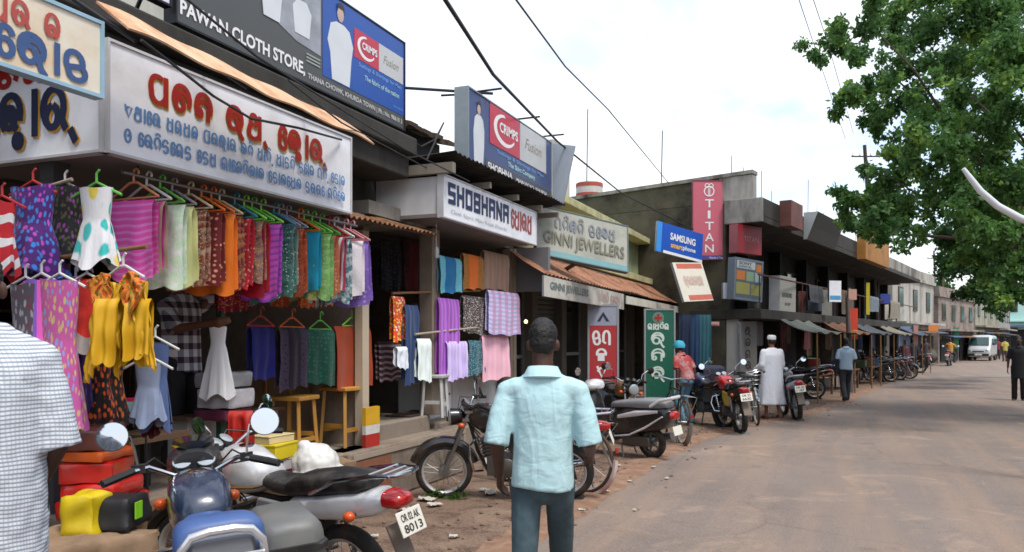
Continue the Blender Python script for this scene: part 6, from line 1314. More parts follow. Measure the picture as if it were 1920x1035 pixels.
        m.add(vs, [tuple(reversed(range(NS)))] + [(i * NS + j, i * NS + (j + 1) % NS, (i + 1) * NS + (j + 1) % NS, (i + 1) * NS + j) for i in range(len(lv) - 1) for j in range(NS)] + [tuple(range((len(lv) - 1) * NS, len(lv) * NS))])
        for s in ('l', 'r'): m.cap(J['sh' + s], J['el' + s], .075 * b, .066 * b); m.cap(J['el' + s], J['wr' + s].lerp(J['el' + s], .08), .066 * b, .06 * b)
        me = m.blob(vox, 3, .5, wrinkle(wr * 1.2)); link('robe', me, robe[0], t, ang=80)
    if sandals is not None:
        for s in ('l', 'r'):
            f0 = J['an' + s]; q = -1 if s == 'l' else 1; m = MB(); m.box(f0 + Vector((q * .006, .06, -.078)) * k, (.085 * k, .25 * k, .018 * k)); m.torus(f0 + Vector((q * .008, .09, -.06)) * k, (0, 1, .2), .045 * k, .008 * k, 16, 5, 2.5); m.build('sandal', sandals, t)
    return t
q = NT('pale_cyan_shirt'); v = q.coord(); q.col(q.mix(q.noise(v, 6, 4), lin('#a3c6cc'), lin('#b0cdd1'))); q.set(.8, 0, .2)
vv = q.coord('Object', (9, 9, 2.2), rot=(.15, .25, 0)); q.bump(q.math('ADD', q.noise(vv, 1.3, 3, .5, .6), q.math('MULTIPLY', q.noise(q.coord('Object', (6, 6, 9), rot=(.6, .5, .3)), 1.6, 2, .5, .8), .5)), .55, .03); PALE = q.m
JEAN = M('grey_blue_jeans', '#35474f', .85, var=.25, scale=10, grime='#5f7680', gs=3, ga=.5)
man = pt(1018, 900, 4.05)
walk = dict(hil=(-.082, 0, .90), hir=(.082, 0, .90), knl=(-.085, -.05, .50), anl=(-.07, -.30, .14), knr=(.082, .22, .53), anr=(.075, .26, .085), ell=(-.222, -.07, 1.12), wrl=(-.226, .06, .945), elr=(.228, -.03, 1.12), wrr=(.235, .17, 1.03))
person('man walking away in pale cyan short sleeved shirt and grey blue jeans', (man.x, man.y, 0), YAW + R_(-6), 1.745, SKIND, PALE, JEAN, pose=walk, vox=.009, hem=.885, wr=.007, build=1.0, sandals=BLKP, sleeve=.54, fitw=.91, tw=.79)
# near man cut by the picture edge: finely checked shirt
q = NT('fine_check_cloth'); v = q.coord(); sp_ = q.n('ShaderNodeSeparateXYZ'); q.l(q.mix(.035, v, q.noise(v, 3, 3), 'ADD'), sp_.inputs[0])
h_ = q.ramp(q.math('FRACT', q.math('MULTIPLY', sp_.outputs[2], 74)), [(0, .0), (.30, .0), (.42, 1.0), (.9, 1.0), (1.0, 0.0)]); vtl = q.ramp(q.math('FRACT', q.math('MULTIPLY', q.math('ADD', sp_.outputs[0], sp_.outputs[1]), 60)), [(0, .45), (.4, 1.0), (.85, 1.0), (1.0, .45)])
q.col(q.mix(q.math('MULTIPLY', h_, vtl), lin('#878f9b'), lin('#ccd1d7'))); q.set(.8, 0, .2)
CHECK = q.m
near = pt(-44, 700, 2.62)
person('man in finely checked white shirt, back turned, cut off by the picture edge', (near.x, near.y, .18), YAW + R_(24), 1.76, SKIND, CHECK, M('dark_trousers', '#22242a', .8), pose=dict(elr=(.225, -.02, 1.10), wrr=(.16, .2, .95), ell=(-.225, -.02, 1.10), wrl=(-.16, .22, .98)), vox=.010, hem=.62, wr=.022, build=1.14, sleeve=.56, fitw=1.06)
rough('stone_block', 'worn stone kerb under the checked shirt man', (near.x, near.y, -.02), (.6, .6, .19), .3, STONE, 21, 'stone')
# plaid shopkeeper holding a white frock
q = NT('plaid_cloth'); v = q.coord(); sp_ = q.n('ShaderNodeSeparateXYZ'); q.l(v, sp_.inputs[0])
a_ = q.ramp(q.math('FRACT', q.math('MULTIPLY', sp_.outputs[2], 9)), [(0, 0.0), (.45, 1.0)], True); b_ = q.ramp(q.math('FRACT', q.math('MULTIPLY', sp_.outputs[0], 12)), [(0, 0.0), (.5, 1.0)], True)
q.col(q.mix(b_, q.mix(a_, lin('#3a3640'), lin('#8f8b94')), q.mix(a_, lin('#85727a'), lin('#d6d3d5')))); q.set(.8, 0, .2); PLAID = q.m
sk = pt(342, 700, 6.55)
kz = head(.95, -.05); Wp = pt(392, 606, 6.2); wl = Matrix.Rotation(-kz, 3, 'Z') @ (Wp - Vector((sk.x, sk.y, .56))); wl = wl / (1.70 / 1.72); shk = Vector((.18, -.01, 1.375)); elk = shk.lerp(wl, .5) + Vector((.05, -.03, -.12))
person('shopkeeper in dark plaid shirt and black trousers reaching up and holding a white frock', (sk.x, sk.y, .56), head(.95, -.05), 1.70, SKIN, PLAID, M('black_trousers', '#131316', .8), pose=dict(elr=tuple(elk), wrr=tuple(wl), ell=(-.27, .16, 1.50), wrl=(-.16, .42, 1.62)), vox=.012, hem=.82, sleeve=.5)
wf = M('white_frock_cloth', '#e4e4e6', .8, var=.04)
pf = Wp + Vector((.06, .03, .03)); dress('hanging_frock', 'plain white child frock held up by the plaid shopkeeper', pf, (.93, .38, 0), .15, .54, wf, cat='frock', group=None, flare=2.4, hc='white', seed=5, folds=8, sleeves=False, waist=.25, hung=False)
# robed man and others up the road
WROBE = M('white_robe_cloth', '#dfe0e5', .8, var=.03)
p = ptZ(1447, 785); person('man in long white robe and white cap standing by the parked bicycles', (p.x, p.y, 0), YAW + R_(10), 1.70, SKINL, None, None, (WROBE, .30), cap=M('white_skull_cap', '#dcdcdc', .8), pose=dict(anl=(-.10, .05, .09), anr=(.13, -.10, .09), wrl=(-.27, .2, .98), elr=(.24, .02, 1.12), wrr=(.22, .12, .9)), vox=.018, build=1.05, sandals=M('tan_sandal', '#7a5a3c', .7))
p = ptZ(1586, 753); person('man in pale blue shirt and charcoal trousers walking away up the road', (p.x, p.y, 0), YAW + R_(-14), 1.66, SKIND, M('pale_blue_shirt', '#a3b9cc', .8, var=.04), M('charcoal_trousers', '#2b2c30', .8, var=.15), pose=walk, vox=.018, hem=.86, sandals=BLKP)
p = ptZ(1288, 795); JL = M('light_blue_jeans', '#5f8ba5', .85, var=.2)
person('helper in red and white top, black waistcoat and light jeans bending beside the bicycles', (p.x, p.y, 0), head(-.7, .5), 1.62, SKIND, M('red_white_top', '#9c2a2c', .8, var=.1, grime='#b5aaa6', gs=5, ga=.9), JL, pose=dict(knl=(-.1, .16, .5), knr=(.1, .18, .5)), lean=.35, vox=.018, hem=.9, sandals=BLKP)
hh = pt(1273, 652, 13.4); m = MB(); m.lathe([(.10, 0), (.105, .05), (.07, .11), (0, .125)], (0, 0, 0), (0, 0, 1), 18); o = m.build('head_cloth', M('turquoise_head_cloth', '#2f9ab0', .7, var=.3, scale=20)); o.location = hh; tag(o, 'small turquoise and yellow cap hanging by the green banner', 'cap')
p = ptZ(1696, 709); person('woman in maroon sari standing by the far motorcycles', (p.x, p.y, 0), head(.4, -.8), 1.58, SKIN, None, None, (M('maroon_sari_cloth', '#4a1c26', .7, var=.25), .10), vox=.024, build=.9)
p = ptZ(1711, 706); person('man in dark clothes standing next to the maroon sari', (p.x, p.y, 0), head(-.3, .9), 1.66, SKIND, M('dark_navy_shirt', '#1d1f2b', .8), M('charcoal_trousers', '#2b2c30', .8), vox=.024, sandals=BLKP)
p = ptZ(1807, 668); person('person in pink top and mustard skirt far up the road', (p.x, p.y, 0), head(.2, .9), 1.60, SKIN, M('pink_top', '#b0506a', .8, var=.15), None, (M('mustard_skirt', '#a8803a', .8), .12), vox=.03, build=.85)
p = ptZ(1893, 752); person('person in black with lilac top at the far kerb, cut off by the picture edge', (p.x + .22, p.y + .08, 0), head(-.2, -.9), 1.70, SKIND, M('black_kurta', '#15151a', .8), M('black_trousers', '#131316', .8), vox=.018, hem=.6, sandals=BLKP)
for k, (px, py, c, c2, lab) in enumerate(((1871, 674, '#7a2a34', '#3a2a2a', 'person in dark red top beyond the van'), (1884, 678, '#a89a4a', '#4a3a3a', 'person in yellow green top on the far kerb'), (1760, 668, '#5a4a42', '#2a2a30', 'person in brown shirt by the far stalls'), (1826, 663, '#2a3a5a', '#222228', 'person in navy shirt far behind the motorcyclist'), (1735, 690, '#3a3438', '#1d1d22', 'person in grey clothes near the tarpaulin heap'))):
    p = ptZ(px, py); person(lab, (p.x, p.y, 0), head(-.2, .9 if k % 2 else -.9), 1.64, SKIND, M('far_shirt_%d' % k, c, .8, var=.1), M('far_trousers_%d' % k, c2, .8), vox=.03, sandals=BLKP)
# rider far up the road
p = ptZ(1781, 686); mc = clone(plain, 'motorcycle ridden away up the middle of the road', (p.x, p.y, 0), head(.25, .97), {'tail_cowl': BLKG}); mc.rotation_euler = (0, 0, head(.25, .97)); del mc['group']
person('motorcyclist in amber yellow shirt riding away', (p.x - .02, p.y - .28, -.03), head(.25, .97), 1.66, SKIND, M('amber_shirt', '#b5803a', .8, var=.1), M('dark_trousers', '#22242a', .8), pose=dict(hil=(-.12, 0, .90), knl=(-.22, .38, .72), anl=(-.20, .22, .30), hir=(.12, 0, .90), knr=(.22, .38, .72), anr=(.20, .22, .30), ell=(-.32, .22, 1.18), wrl=(-.34, .46, 1.08), elr=(.32, .22, 1.18), wrr=(.34, .46, 1.08)), vox=.024, hem=.84)
# ================================================================ van
p = ptZ(1842, 676); t = thing('white_van', 'small silver white van driving toward the viewer far up the road', 'van', (p.x, p.y, 0), head(-.28, -.96))
VW = M('van_paint', '#b9bcbc', .3, .1, var=.03, coat=.4)
MB().yloft([(-1.7, 0, .70, .35, 1.72, .35), (-1.5, 0, .74, .28, 1.86, .3), (.5, 0, .74, .28, 1.88, .3), (.95, 0, .74, .28, 1.80, .3), (1.45, 0, .73, .28, 1.08, .3), (1.72, 0, .70, .30, .92, .35), (1.78, 0, .64, .38, .80, .4)], 28).build('body', VW, t, ang=50)
MB().add([(-.62, 1.41, 1.14), (.62, 1.41, 1.14), (.56, 1.02, 1.70), (-.56, 1.02, 1.70), (-.62, 1.46, 1.16), (.62, 1.46, 1.16), (.56, 1.07, 1.72), (-.56, 1.07, 1.72)], [(0, 1, 2, 3), (7, 6, 5, 4), (4, 5, 1, 0), (5, 6, 2, 1), (6, 7, 3, 2), (7, 4, 0, 3)]).build('windscreen', M('van_glass', '#2f4a48', .1, coat=.5), t)
for s in (-1, 1):
    MB().box((s * .745, .55, 1.38), (.02, .75, .42)).build('side_window', M('van_glass', '#2f4a48', .1), t); MB().box((s * .745, -.65, 1.38), (.02, 1.2, .42)).build('side_window', M('van_glass', '#2f4a48', .1), t)
    MB().ell((s * .52, 1.74, .76), (.13, .06, .085)).build('headlight', LENSW, t); m = MB(); m.box((s * .86, 1.1, 1.22), (.12, .06, .16)).build('door_mirror', BLKP, t, bevel=.02)
    for y in (1.1, -1.1): m = MB(); m.torus((s * .64, y, .28), (1, 0, 0), .20, .085, 20, 8); w_ = m.build('wheel', RUB, t); MB().lathe([(.0, -.05), (.12, -.05), (.12, .05), (0, .05)], (s * .66, y, .28), (1, 0, 0), 14).build('hub', ALLOY, w_)
MB().box((0, 1.77, .45), (1.3, .08, .16)).build('bumper', BLKP, t, bevel=.02); MB().box((0, 1.82, .47), (.45, .02, .12)).build('number_plate', PLATE, t); MB().box((0, 1.79, .70), (.7, .04, .07)).build('grille', BLKP, t)
# ================================================================ poles and wires
def pole(label, base, top, r0, r1, mat, arms=(), group='power poles'):
    t = thing('power_pole', label, 'pole', base, group=group); d = Vector(top) - Vector(base)
    MB().tube([(0, 0, 0), d * .5, d], [r0, (r0 + r1) / 2, r1], 8).build('shaft', mat, t)
    for f, L_, ang in arms:
        c = d * f; a = Vector((math.cos(ang), math.sin(ang), 0)) * L_ / 2; m = MB(); m.tube([c - a, c + a], .035, 5); ar = m.build('crossarm', mat, t)
        m = MB()
        for s in (-.9, -.4, .4, .9): m.lathe([(.03, 0), (.05, .04), (.03, .08), (.04, .12), (0, .14)], c + a * s + Vector((0, 0, .03)), (0, 0, 1), 8)
        m.build('insulators', WHITEP, ar)
    return t
PM = M('weathered_pole', '#3a322c', .85, var=.25)
b = ptZ(1650, 700); tp = pt(1621, 272, (b.xy.dot(FW.xy))); pole('tall dark power pole rising from behind the parked cluster through the tree', (b.x, b.y, 0), tp, .13, .08, PM, ((.95, 1.3, YAW), (.90, 1.0, YAW)))
for px, py, ty, lab in ((1772, 672, 430, 'thin rusty power pole beside the white two storey house'), (1757, 676, 470, 'slim grey power pole just before the rusty one'), (1595, 735, 560, 'short grey sign post beside the hanging orange sign')):
    b = ptZ(px, py); tp = pt(px - 6, ty, b.xy.dot(FW.xy)); pole(lab, (b.x, b.y, 0), tp, .09, .06, M('rusty_pole', '#5a463a', .85, var=.3) if px == 1772 else M('grey_pole', '#55524e', .8), ((.93, 1.0, YAW),) if px > 1700 else ())
def wire(label, pts, r, sag=.0, name='overhead_cable', mat=CABLE):
    P = []
    for a, b in zip(pts, pts[1:]):
        for i in range(14): f = i / 14; P.append(a.lerp(b, f) + Vector((0, 0, -sag * 4 * f * (1 - f))))
    P.append(pts[-1]); return tag(MB().tube(P, r, 6).build(name, mat), label, 'cable')
wire('thick black overhead cable swooping down past the slate blue billboard', [pt(800, -60, 5.0), pt(835, 0, 5.4), pt(925, 140, 7.2), pt(1045, 265, 11.4), pt(1165, 362, 19), pt(1300, 430, 19.5)], .016)
wire('thin dark overhead wire ending above the mossy wall', [pt(930, -60, 6), pt(968, 0, 6.8), pt(1060, 125, 9), pt(1140, 205, 12), pt(1255, 345, 20.8)], .009)
wire('drooping cable along the tan awning and billboard foot', [pt(340, -10, 4.2), pt(480, 105, 4.6), pt(600, 180, 5.6), pt(760, 280, 7.4), pt(880, 340, 9.0)], .008)
wire('cable slung under the tan awning strip', [pt(265, 75, 4.05), pt(330, 125, 4.3), pt(400, 180, 4.7), pt(470, 222, 5.2), pt(560, 240, 5.9), pt(640, 262, 6.9)], .009)
wire('looped wires hanging from the black tiled wall', [pt(757, 255, 8.6), pt(790, 275, 8.8), pt(815, 262, 8.9), pt(832, 230, 9.1), pt(800, 300, 8.6)], .01)
wire('second wire looping down the billboard foot', [pt(540, 150, 5.0), pt(640, 230, 6.0), pt(700, 262, 6.9), pt(800, 315, 8.3)], .007)
for k, (a, b) in enumerate((((1485, -40), (1585, 260)), ((1512, -40), (1600, 250)))):
    wire(('faint distant power line closer to the tree', 'faint distant power line next to the first')[k], [pt(a[0], a[1], 14), pt(a[0] + 40, a[1] + 120, 18), pt(b[0], b[1], 31)], .008, mat=M('far_wire', '#5b6066', .7))
for k, (px, y0, y1) in enumerate(((1100, 205, 345), (1240, 245, 345))):
    tag(MB().tube([pt(px, y1, 23), pt(px + 2, y0, 23)], .018, 5).build('antenna_rod', M('far_wire', '#5b6066', .7)), ('thin aerial rod left of the mossy wall top'.replace('left of', 'near the low end of'), 'thin aerial rod above the mossy wall')[k], 'rod')
t = thing('water_tank', 'red and white banded water tank on a far roof', 'tank', pt(1105, 372, 30)); t.location.z -= .4
MB().lathe([(.5, 0), (.5, .95), (.42, 1.0), (0, 1.0)], (0, 0, 0), (0, 0, 1), 20).build('tank_body', M('white_tank', '#b9b5ae', .6), t)
for z in (.05, .42, .8): MB().lathe([(.51, z), (.51, z + .14)], (0, 0, 0), (0, 0, 1), 20).build('red_band', M('brick_red_band', '#a0452f', .6), t)
MB().lathe([(.6, -3.0), (.6, -.01)], (0, 0, 0), (0, 0, 1), 12).build('tank_stand', CONC, t)
# ================================================================ far buildings
def house(name, label, bl, yaw_dir, L_, depth, h, wall, floors=2, win=5, parapet=.5, winmat=None, base=0.0):
    t = thing(name, label, 'building', bl, yaw_dir); MB().bx(-depth, 0, 0, L_, base, h).build('wall', wall, t)
    MB().bx(-depth - .1, .12, -.1, L_ + .1, h, h + .18).build('cornice', wall, t); MB().bx(-.12, .05, .0, L_, h + .18, h + .18 + parapet).build('parapet', wall, t)
    fh = h / floors
    for f in range(floors):
        for k in range(win):
            y = (k + .5) * L_ / win; w_ = MB().bx(.0, .05, y - .55, y + .55, f * fh + fh * .3, f * fh + fh * .8).build('window', winmat or M('dull_frame', '#3f3a34', .6), t); MB().bx(.05, .055, y - .46, y + .46, f * fh + fh * .34, f * fh + fh * .76).build('pane', GLASS, w_)
        if f: MB().bx(.0, .7, 0, L_, f * fh - .08, f * fh + .06).build('balcony_slab', wall, t)
    for k in range(win): MB().bx(.06, .08, (k + .12) * L_ / win, (k + .88) * L_ / win, .1, fh * .72).build('opening_shade_panel', M('painted_opening_shade', '#161412', .9), t)  # flat black panels on the wall, the shade of shop openings painted on
    for k in range(-1, 2): y0 = (k + 1) * L_ / 3; MB().box((.45, y0 + L_ / 6, fh * .82), (.9, L_ / 3.4, .05), Matrix.Rotation(R_(12), 3, 'Y')).build('shop_awning', (RUST2, M('grey_awning', '#5d5f63', .8), M('blue_grey_awning', '#4a5a74', .8))[k], t)
    return t
FARW = M('pale_far_wall', '#a19d94', .85, var=.15, grime='#5c574e', gs=.9, ga=.85, streak=True); PINKW = M('pinkish_far_wall', '#85786f', .85, var=.15, grime='#443c35', gs=.9, ga=.9); MINT = M('mint_far_wall', '#a9cdc4', .8, var=.05)
e1 = Vector((3.9 - 2.6, 49.0, 0))
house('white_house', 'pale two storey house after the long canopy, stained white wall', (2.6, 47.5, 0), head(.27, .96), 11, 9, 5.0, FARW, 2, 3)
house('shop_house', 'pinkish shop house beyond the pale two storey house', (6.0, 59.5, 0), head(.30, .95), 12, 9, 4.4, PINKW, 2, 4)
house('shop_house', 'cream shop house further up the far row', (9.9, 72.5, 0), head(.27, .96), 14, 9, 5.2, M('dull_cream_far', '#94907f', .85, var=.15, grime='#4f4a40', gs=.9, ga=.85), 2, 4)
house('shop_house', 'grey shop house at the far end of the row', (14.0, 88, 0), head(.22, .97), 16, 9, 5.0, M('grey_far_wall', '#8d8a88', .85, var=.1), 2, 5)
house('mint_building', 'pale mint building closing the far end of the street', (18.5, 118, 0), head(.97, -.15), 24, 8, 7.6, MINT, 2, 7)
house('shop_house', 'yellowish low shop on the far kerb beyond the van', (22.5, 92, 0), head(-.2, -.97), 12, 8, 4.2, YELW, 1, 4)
BM0 = Matrix.Translation(BO) @ Matrix.Rotation(-BA, 4, 'Z')
# far shop-front boards along the bend
FB = [('#3b5a86', 'blue'), ('#b3402f', 'red'), ('#c0b7a4', 'cream'), ('#6a6e72', 'grey'), ('#a8a2a0', 'silver'), ('#c4a02c', 'yellow')]
def fboard(label, px, py, wpx, hpx, d, mat, thick=.08, band=None, words=None, odd=False):
    w_ = wpx * d / FPX; h_ = hpx * d / FPX; bl = pt(px - wpx / 2, py + hpx / 2, d); dirx = (RT * .8 + FW * .6 * (0 if odd else .35)).normalized()
    t, W, H = sign('hanging_sign', label, bl, bl + dirx * w_, bl + Vector((0, 0, h_)), thick, mat, None, group='small signs along the market front')
    if band: rect(t, 'colour_band', .02, W - .02, H * .1, H * .3, band)
    if words: m = MB(); put_text(m, words, W * .12, H * .45, W * .75, H * .3, .006, .02); m.build('lettering', WHITEP, t)
    return t
fboard('hanging orange and red upright sign with black top near the grey sign post', 1601, 607, 21, 58, 25, M('orange_red_sign', '#b8381c', .6, var=.3, scale=4), band=M('amber_band', '#c98a24', .6))
fboard('white sign with red and sky blue bands on a post', 1568, 546, 26, 40, 24, SIGNWHITE, band=M('sky_band', '#4a9ac4', .5))
fboard('oval blue sign over the far shops', 1662, 560, 22, 18, 33, M('cobalt_sheet', '#2a3f8a', .5))
fboard('yellow upright strip sign in the market row', 1628, 560, 8, 60, 30, M('lemon_sheet', '#b8a82a', .5))
fboard('pinkish board under the market canopy', 1600, 552, 18, 20, 27, M('salmon_sheet', '#b08a7c', .6))
fboard('slate blue board on the balcony front', 1530, 560, 30, 46, 24.5, M('slate_blue_sheet', '#3a4452', .6, var=.2))
fboard('dull red board on the balcony front', 1505, 566, 16, 40, 23.6, M('dull_red_sheet', '#5f3230', .6, var=.2))
fboard('pale board on the far balcony front', 1552, 568, 22, 50, 25.5, M('pale_dull_sheet', '#77766f', .6, var=.2))
fboard('rusty orange strip under the balcony near the grey box sign', 1505, 599, 32, 12, 23, M('rust_orange_strip', '#8f4226', .6), words=None)
fboard('cream boards on the far upper balcony', 1672, 585, 26, 28, 36, M('cream_sheet', '#cfcabb', .5))
fboard('white louvred board on the far upper balcony', 1690, 588, 16, 26, 38, M('pale_sheet', '#a9a9a4', .5))
fboard('grey blue curtain hanging before a far shop', 1698, 634, 26, 44, 36, M('grey_blue_curtain', '#6a7a94', .8, var=.1))
fboard('red and white striped strip by the grey blue curtain', 1718, 628, 10, 36, 36.5, M('pinkish_strip', '#a0706a', .8, var=.3))
fboard('orange awning patch over the far stalls', 1752, 615, 22, 12, 44, M('far_orange_sheet', '#b5682a', .7))
fboard('green sheet hanging at the far stalls', 1794, 634, 12, 40, 55, M('far_green_sheet', '#24694a', .7))
fboard('white notice in the dim doorway by the white pillar', 1340, 607, 22, 8, 19, M('red_white_notice', '#b09088', .6), band=RED)
fboard('small white board on the balcony end', 1362, 545, 12, 30, 19.5, SIGNWHITE)
fboard('pale box over the jewellery row end', 1480, 598, 24, 14, 22, M('tan_box_sheet', '#8d8577', .6))
# dull tarps and boards breaking up the upper market front
for k, (y, z, L_, h_, c, lab) in enumerate(((5.4, 3.1, 1.6, .5, '#3a3d42', 'dark grey tarpaulin tied over the balcony rail behind the grey box sign'), (9.6, 3.15, 2.0, .8, '#5a4a3c', 'brown cloth drying over the balcony rail'), (14.4, 3.15, 1.8, .6, '#6f7a84', 'grey blue cloth over the far balcony rail'), (19.2, 3.15, 2.4, .8, '#7d7668', 'pale tarpaulin over the last stretch of balcony rail'))):
    folded_cloth('rail_cloth', lab, BM0 @ Vector((.42, y, z + .12)), (.2115, .977, 0), L_, h_, M('rail_cloth_%d' % k, c, .85, var=.3, scale=4), cat='cloth', folds=4, amp=.03, thick=.07, seed=k)
for k, (y, c, lab) in enumerate(((3.0, '#5a5f58', 'drab awning sheet sloping out under the balcony near the corner'), (7.4, '#6a4632', 'rust brown awning sheet under the balcony'), (11.6, '#474b52', 'slate awning sheet under the middle of the balcony'), (16.4, '#7a7364', 'faded tan awning sheet under the far balcony'), (21.5, '#3f4a5a', 'dark blue awning sheet at the far end of the balcony'))):
    aw = thing('cloth_awning', lab, 'awning', mat4=BM0 @ Matrix.Translation((.5, y, 2.12)), group='awnings under the market balcony')
    m = MB(); m.grid(lambda u, v, k=k: Vector((.9 * v, -1.4 + 2.8 * u, -.34 * v - .07 * math.sin(v * 3.14) * (1 + .5 * math.sin(u * 9 + k)) + .03 * math.sin(u * 14 + k))), 24, 8, .008); m.build('awning_sheet', M('market_awning_%d' % k, c, .85, var=.35, scale=3, grime='#2c2823', gs=2, ga=.6), aw)
    for sx in (-1.3, 1.3): MB().tube([(.88, sx, -.36), (.9, sx, -2.1)], .022, 6).build('awning_pole', BAMBOO, aw)
# tarpaulin heap
BM = Matrix.Translation(BO) @ Matrix.Rotation(-BA, 4, 'Z')
GT = ['stacked steel pots and a red tub on a low stall table by the market pillars', 'brown cartons piled on a low stall table under the balcony', 'blue tubs and cartons on a stall table further along the market', 'pale sacks and a green box on a stall table near the far pillars', 'mixed dark cartons on the last stall table of the market']
for k, y in enumerate((4.6, 8.2, 12.0, 16.2, 21.0)):
    t = thing('stall_table', 'low timber stall table ' + GT[k].split(' on a ')[0].split(' on the ')[0].replace('stacked', 'under stacked').replace('brown', 'under brown').replace('blue', 'under blue').replace('pale', 'under pale').replace('mixed', 'under mixed'), 'table', mat4=BM @ Matrix.Translation((.55, y, 0)))
    MB().box((0, 0, .62), (.8, 1.8, .05)).build('table_top', WOOD, t)
    for sx in (-.35, .35):
        for sy in (-.8, .8): MB().box((sx, sy, .3), (.06, .06, .6)).build('leg', WOOD, t)
    for q_ in range(5):
        g_ = BM @ Vector((.55 + rnd.uniform(-.2, .2), y - .7 + .35 * q_, .646)); hh_ = rnd.uniform(.15, .42); c_ = ('#6a4f38', '#8a2f2a', '#2f4a6a', '#8d8a80', '#3f5a3a', '#57504a')[(k * 2 + q_) % 6]
        softbox('goods_carton', ('brown', 'red', 'blue', 'pale', 'green', 'grey')[(k * 2 + q_) % 6] + ' goods bundle on the ' + ('first', 'second', 'third', 'fourth', 'fifth')[k] + ' stall table, ' + ('near end', 'near middle', 'middle', 'far middle', 'far end')[q_], g_, (.3, .3, hh_), M('goods_%d' % ((k * 2 + q_) % 6), c_, .75, var=.3, scale=9), -BA + .2 * q_, 'goods', 'goods on the stall tables', .015, k * 7 + q_)
p = ptZ(1738, 684); m = MB(); m.ell((0, 0, .5), (.9, 1.6, .55)).ell((.2, 1.0, .7), (.7, 1.0, .5)).ell((-.2, -.9, .4), (.7, .8, .5))
me = m.blob(.06, 3, .5, lambda q, n: n * .08 * mnoise.noise(q * 3)); o = link('tarpaulin_heap', me, M('olive_tarpaulin', '#47453c', .8, var=.25)); o.location = (p.x - .3, p.y, 0); tag(o, 'olive grey tarpaulin thrown over a roadside heap of goods', 'tarpaulin')
# market stall goods below the market canopy (dark hung clothes seen inside)
for k in range(14):
    y = 1.2 + k * 1.25; W_ = Matrix.Translation(BO) @ Matrix.Rotation(-BA, 4, 'Z') @ Vector((.05 + .25 * (k % 2), y, 2.08)); c = rnd.choice(('#4a1d22', '#1f2a44', '#6a6468', '#2a3a30', '#5a4a3a', '#7a3a2a', '#8a8680'))
    folded_cloth('hanging_cloth', 'dim garment hanging in the shadowed ground floor openings of the market', W_, (.3, .95, 0), .5, rnd.uniform(.6, 1.0), M('dim_garment_%d' % k, c, .85, var=.3, scale=10), cat='garment', group='garments in the market openings', folds=3, seed=k)
# clothes hung near the green banner doorway
for k, (px, d, c, lab) in enumerate(((1300, 18.2, '#1c3a5a', 'blue'), (1322, 18.8, '#2a5a66', 'teal'), (1284, 17.8, '#14233f', 'navy'))):
    folded_cloth('hanging_cloth', lab + ' curtain hanging in the doorway beyond the green banner', pt(px, 590, d), (.9, .4, 0), .28, 1.35, M(lab + '_curtain', c, .85, var=.2), cat='curtain', folds=3, seed=k)
# ================================================================ trees
def leaf_crown(name, parent, clusters, n_per, size, mat, seed):
    rg = np.random.default_rng(seed); V = []; Fc = []; base = 0
    allp = []
    for (c, r, dens) in clusters:
        n = int(n_per * dens * r ** 2)
        d = rg.normal(size=(n, 3)); d /= np.linalg.norm(d, axis=1)[:, None]; rad = r * rg.random(n) ** .45
        # sub-clumps make twigs with gaps between them
        k = max(6, int(14 * r)); cc = rg.normal(size=(k, 3)); cc /= np.linalg.norm(cc, axis=1)[:, None]; cc = cc * (r * rg.random(k) ** .4)[:, None]
        idx = rg.integers(0, k, n); P = np.array(c) + cc[idx] * [1, 1, .85] + d * (rg.random(n) ** .6 * r * .36)[:, None]
        allp.append(P)
    P = np.concatenate(allp); n = len(P)
    a = rg.normal(size=(n, 3)); a[:, 2] -= .5; a /= np.linalg.norm(a, axis=1)[:, None]
    b = rg.normal(size=(n, 3)); b -= (b * a).sum(1)[:, None] * a; b /= np.linalg.norm(b, axis=1)[:, None]
    s = size * (.6 + .8 * rg.random(n))[:, None]; nn = np.cross(a, b)
    p0 = P; p1 = P + a * s * .5 + b * s * .30 + nn * s * .06; p2 = P + a * s; p3 = P + a * s * .5 - b * s * .30 + nn * s * .06
    V = np.stack([p0, p1, p2, p3], 1).reshape(-1, 3); me = bpy.data.meshes.new(name)
    me.vertices.add(len(V)); me.vertices.foreach_set('co', V.ravel().astype('f4')); me.loops.add(n * 4); me.polygons.add(n)
    me.loops.foreach_set('vertex_index', np.arange(n * 4, dtype='i4')); me.polygons.foreach_set('loop_start', np.arange(0, n * 4, 4, dtype='i4')); me.update(calc_edges=True)
    me.materials.append(mat); me.polygons.foreach_set('use_smooth', [False] * n); o = bpy.data.objects.new(name, me); COL.objects.link(o); o.parent = parent; return o
def leaf_mat(name, c1, c2, c3):
    q = NT(name); v = q.coord(); b = q.mix(q.ramp(q.noise(v, .9, 3), [(.35, 0.0), (.65, 1.0)]), lin(c1), lin(c2)); b = q.mix(q.ramp(q.noise(v, 2.3, 3), [(.55, 0.0), (.72, .9)]), b, lin(c3))  # yellow green patches mixed into the leaf colour by noise
    q.col(b); q.set(.5, 0, .35); tr = q.n('ShaderNodeBsdfTranslucent'); q.l(b, tr.inputs[0]); mxs = q.n('ShaderNodeMixShader'); mxs.inputs[0].default_value = .48
    out = q.t.nodes['Material Output']; q.l(q.b.outputs[0], mxs.inputs[1]); q.l(tr.outputs[0], mxs.inputs[2]); q.l(mxs.outputs[0], out.inputs[0]); return q.m
BARK = M('grey_bark', '#4f453b', .9, var=.3, bump=.6, bscale=15)
LEAF = leaf_mat('green_leaves', '#3c5f30', '#587f40', '#98b855'); LEAFD = leaf_mat('dark_green_leaves', '#2a4a24', '#3f6432', '#64883c')
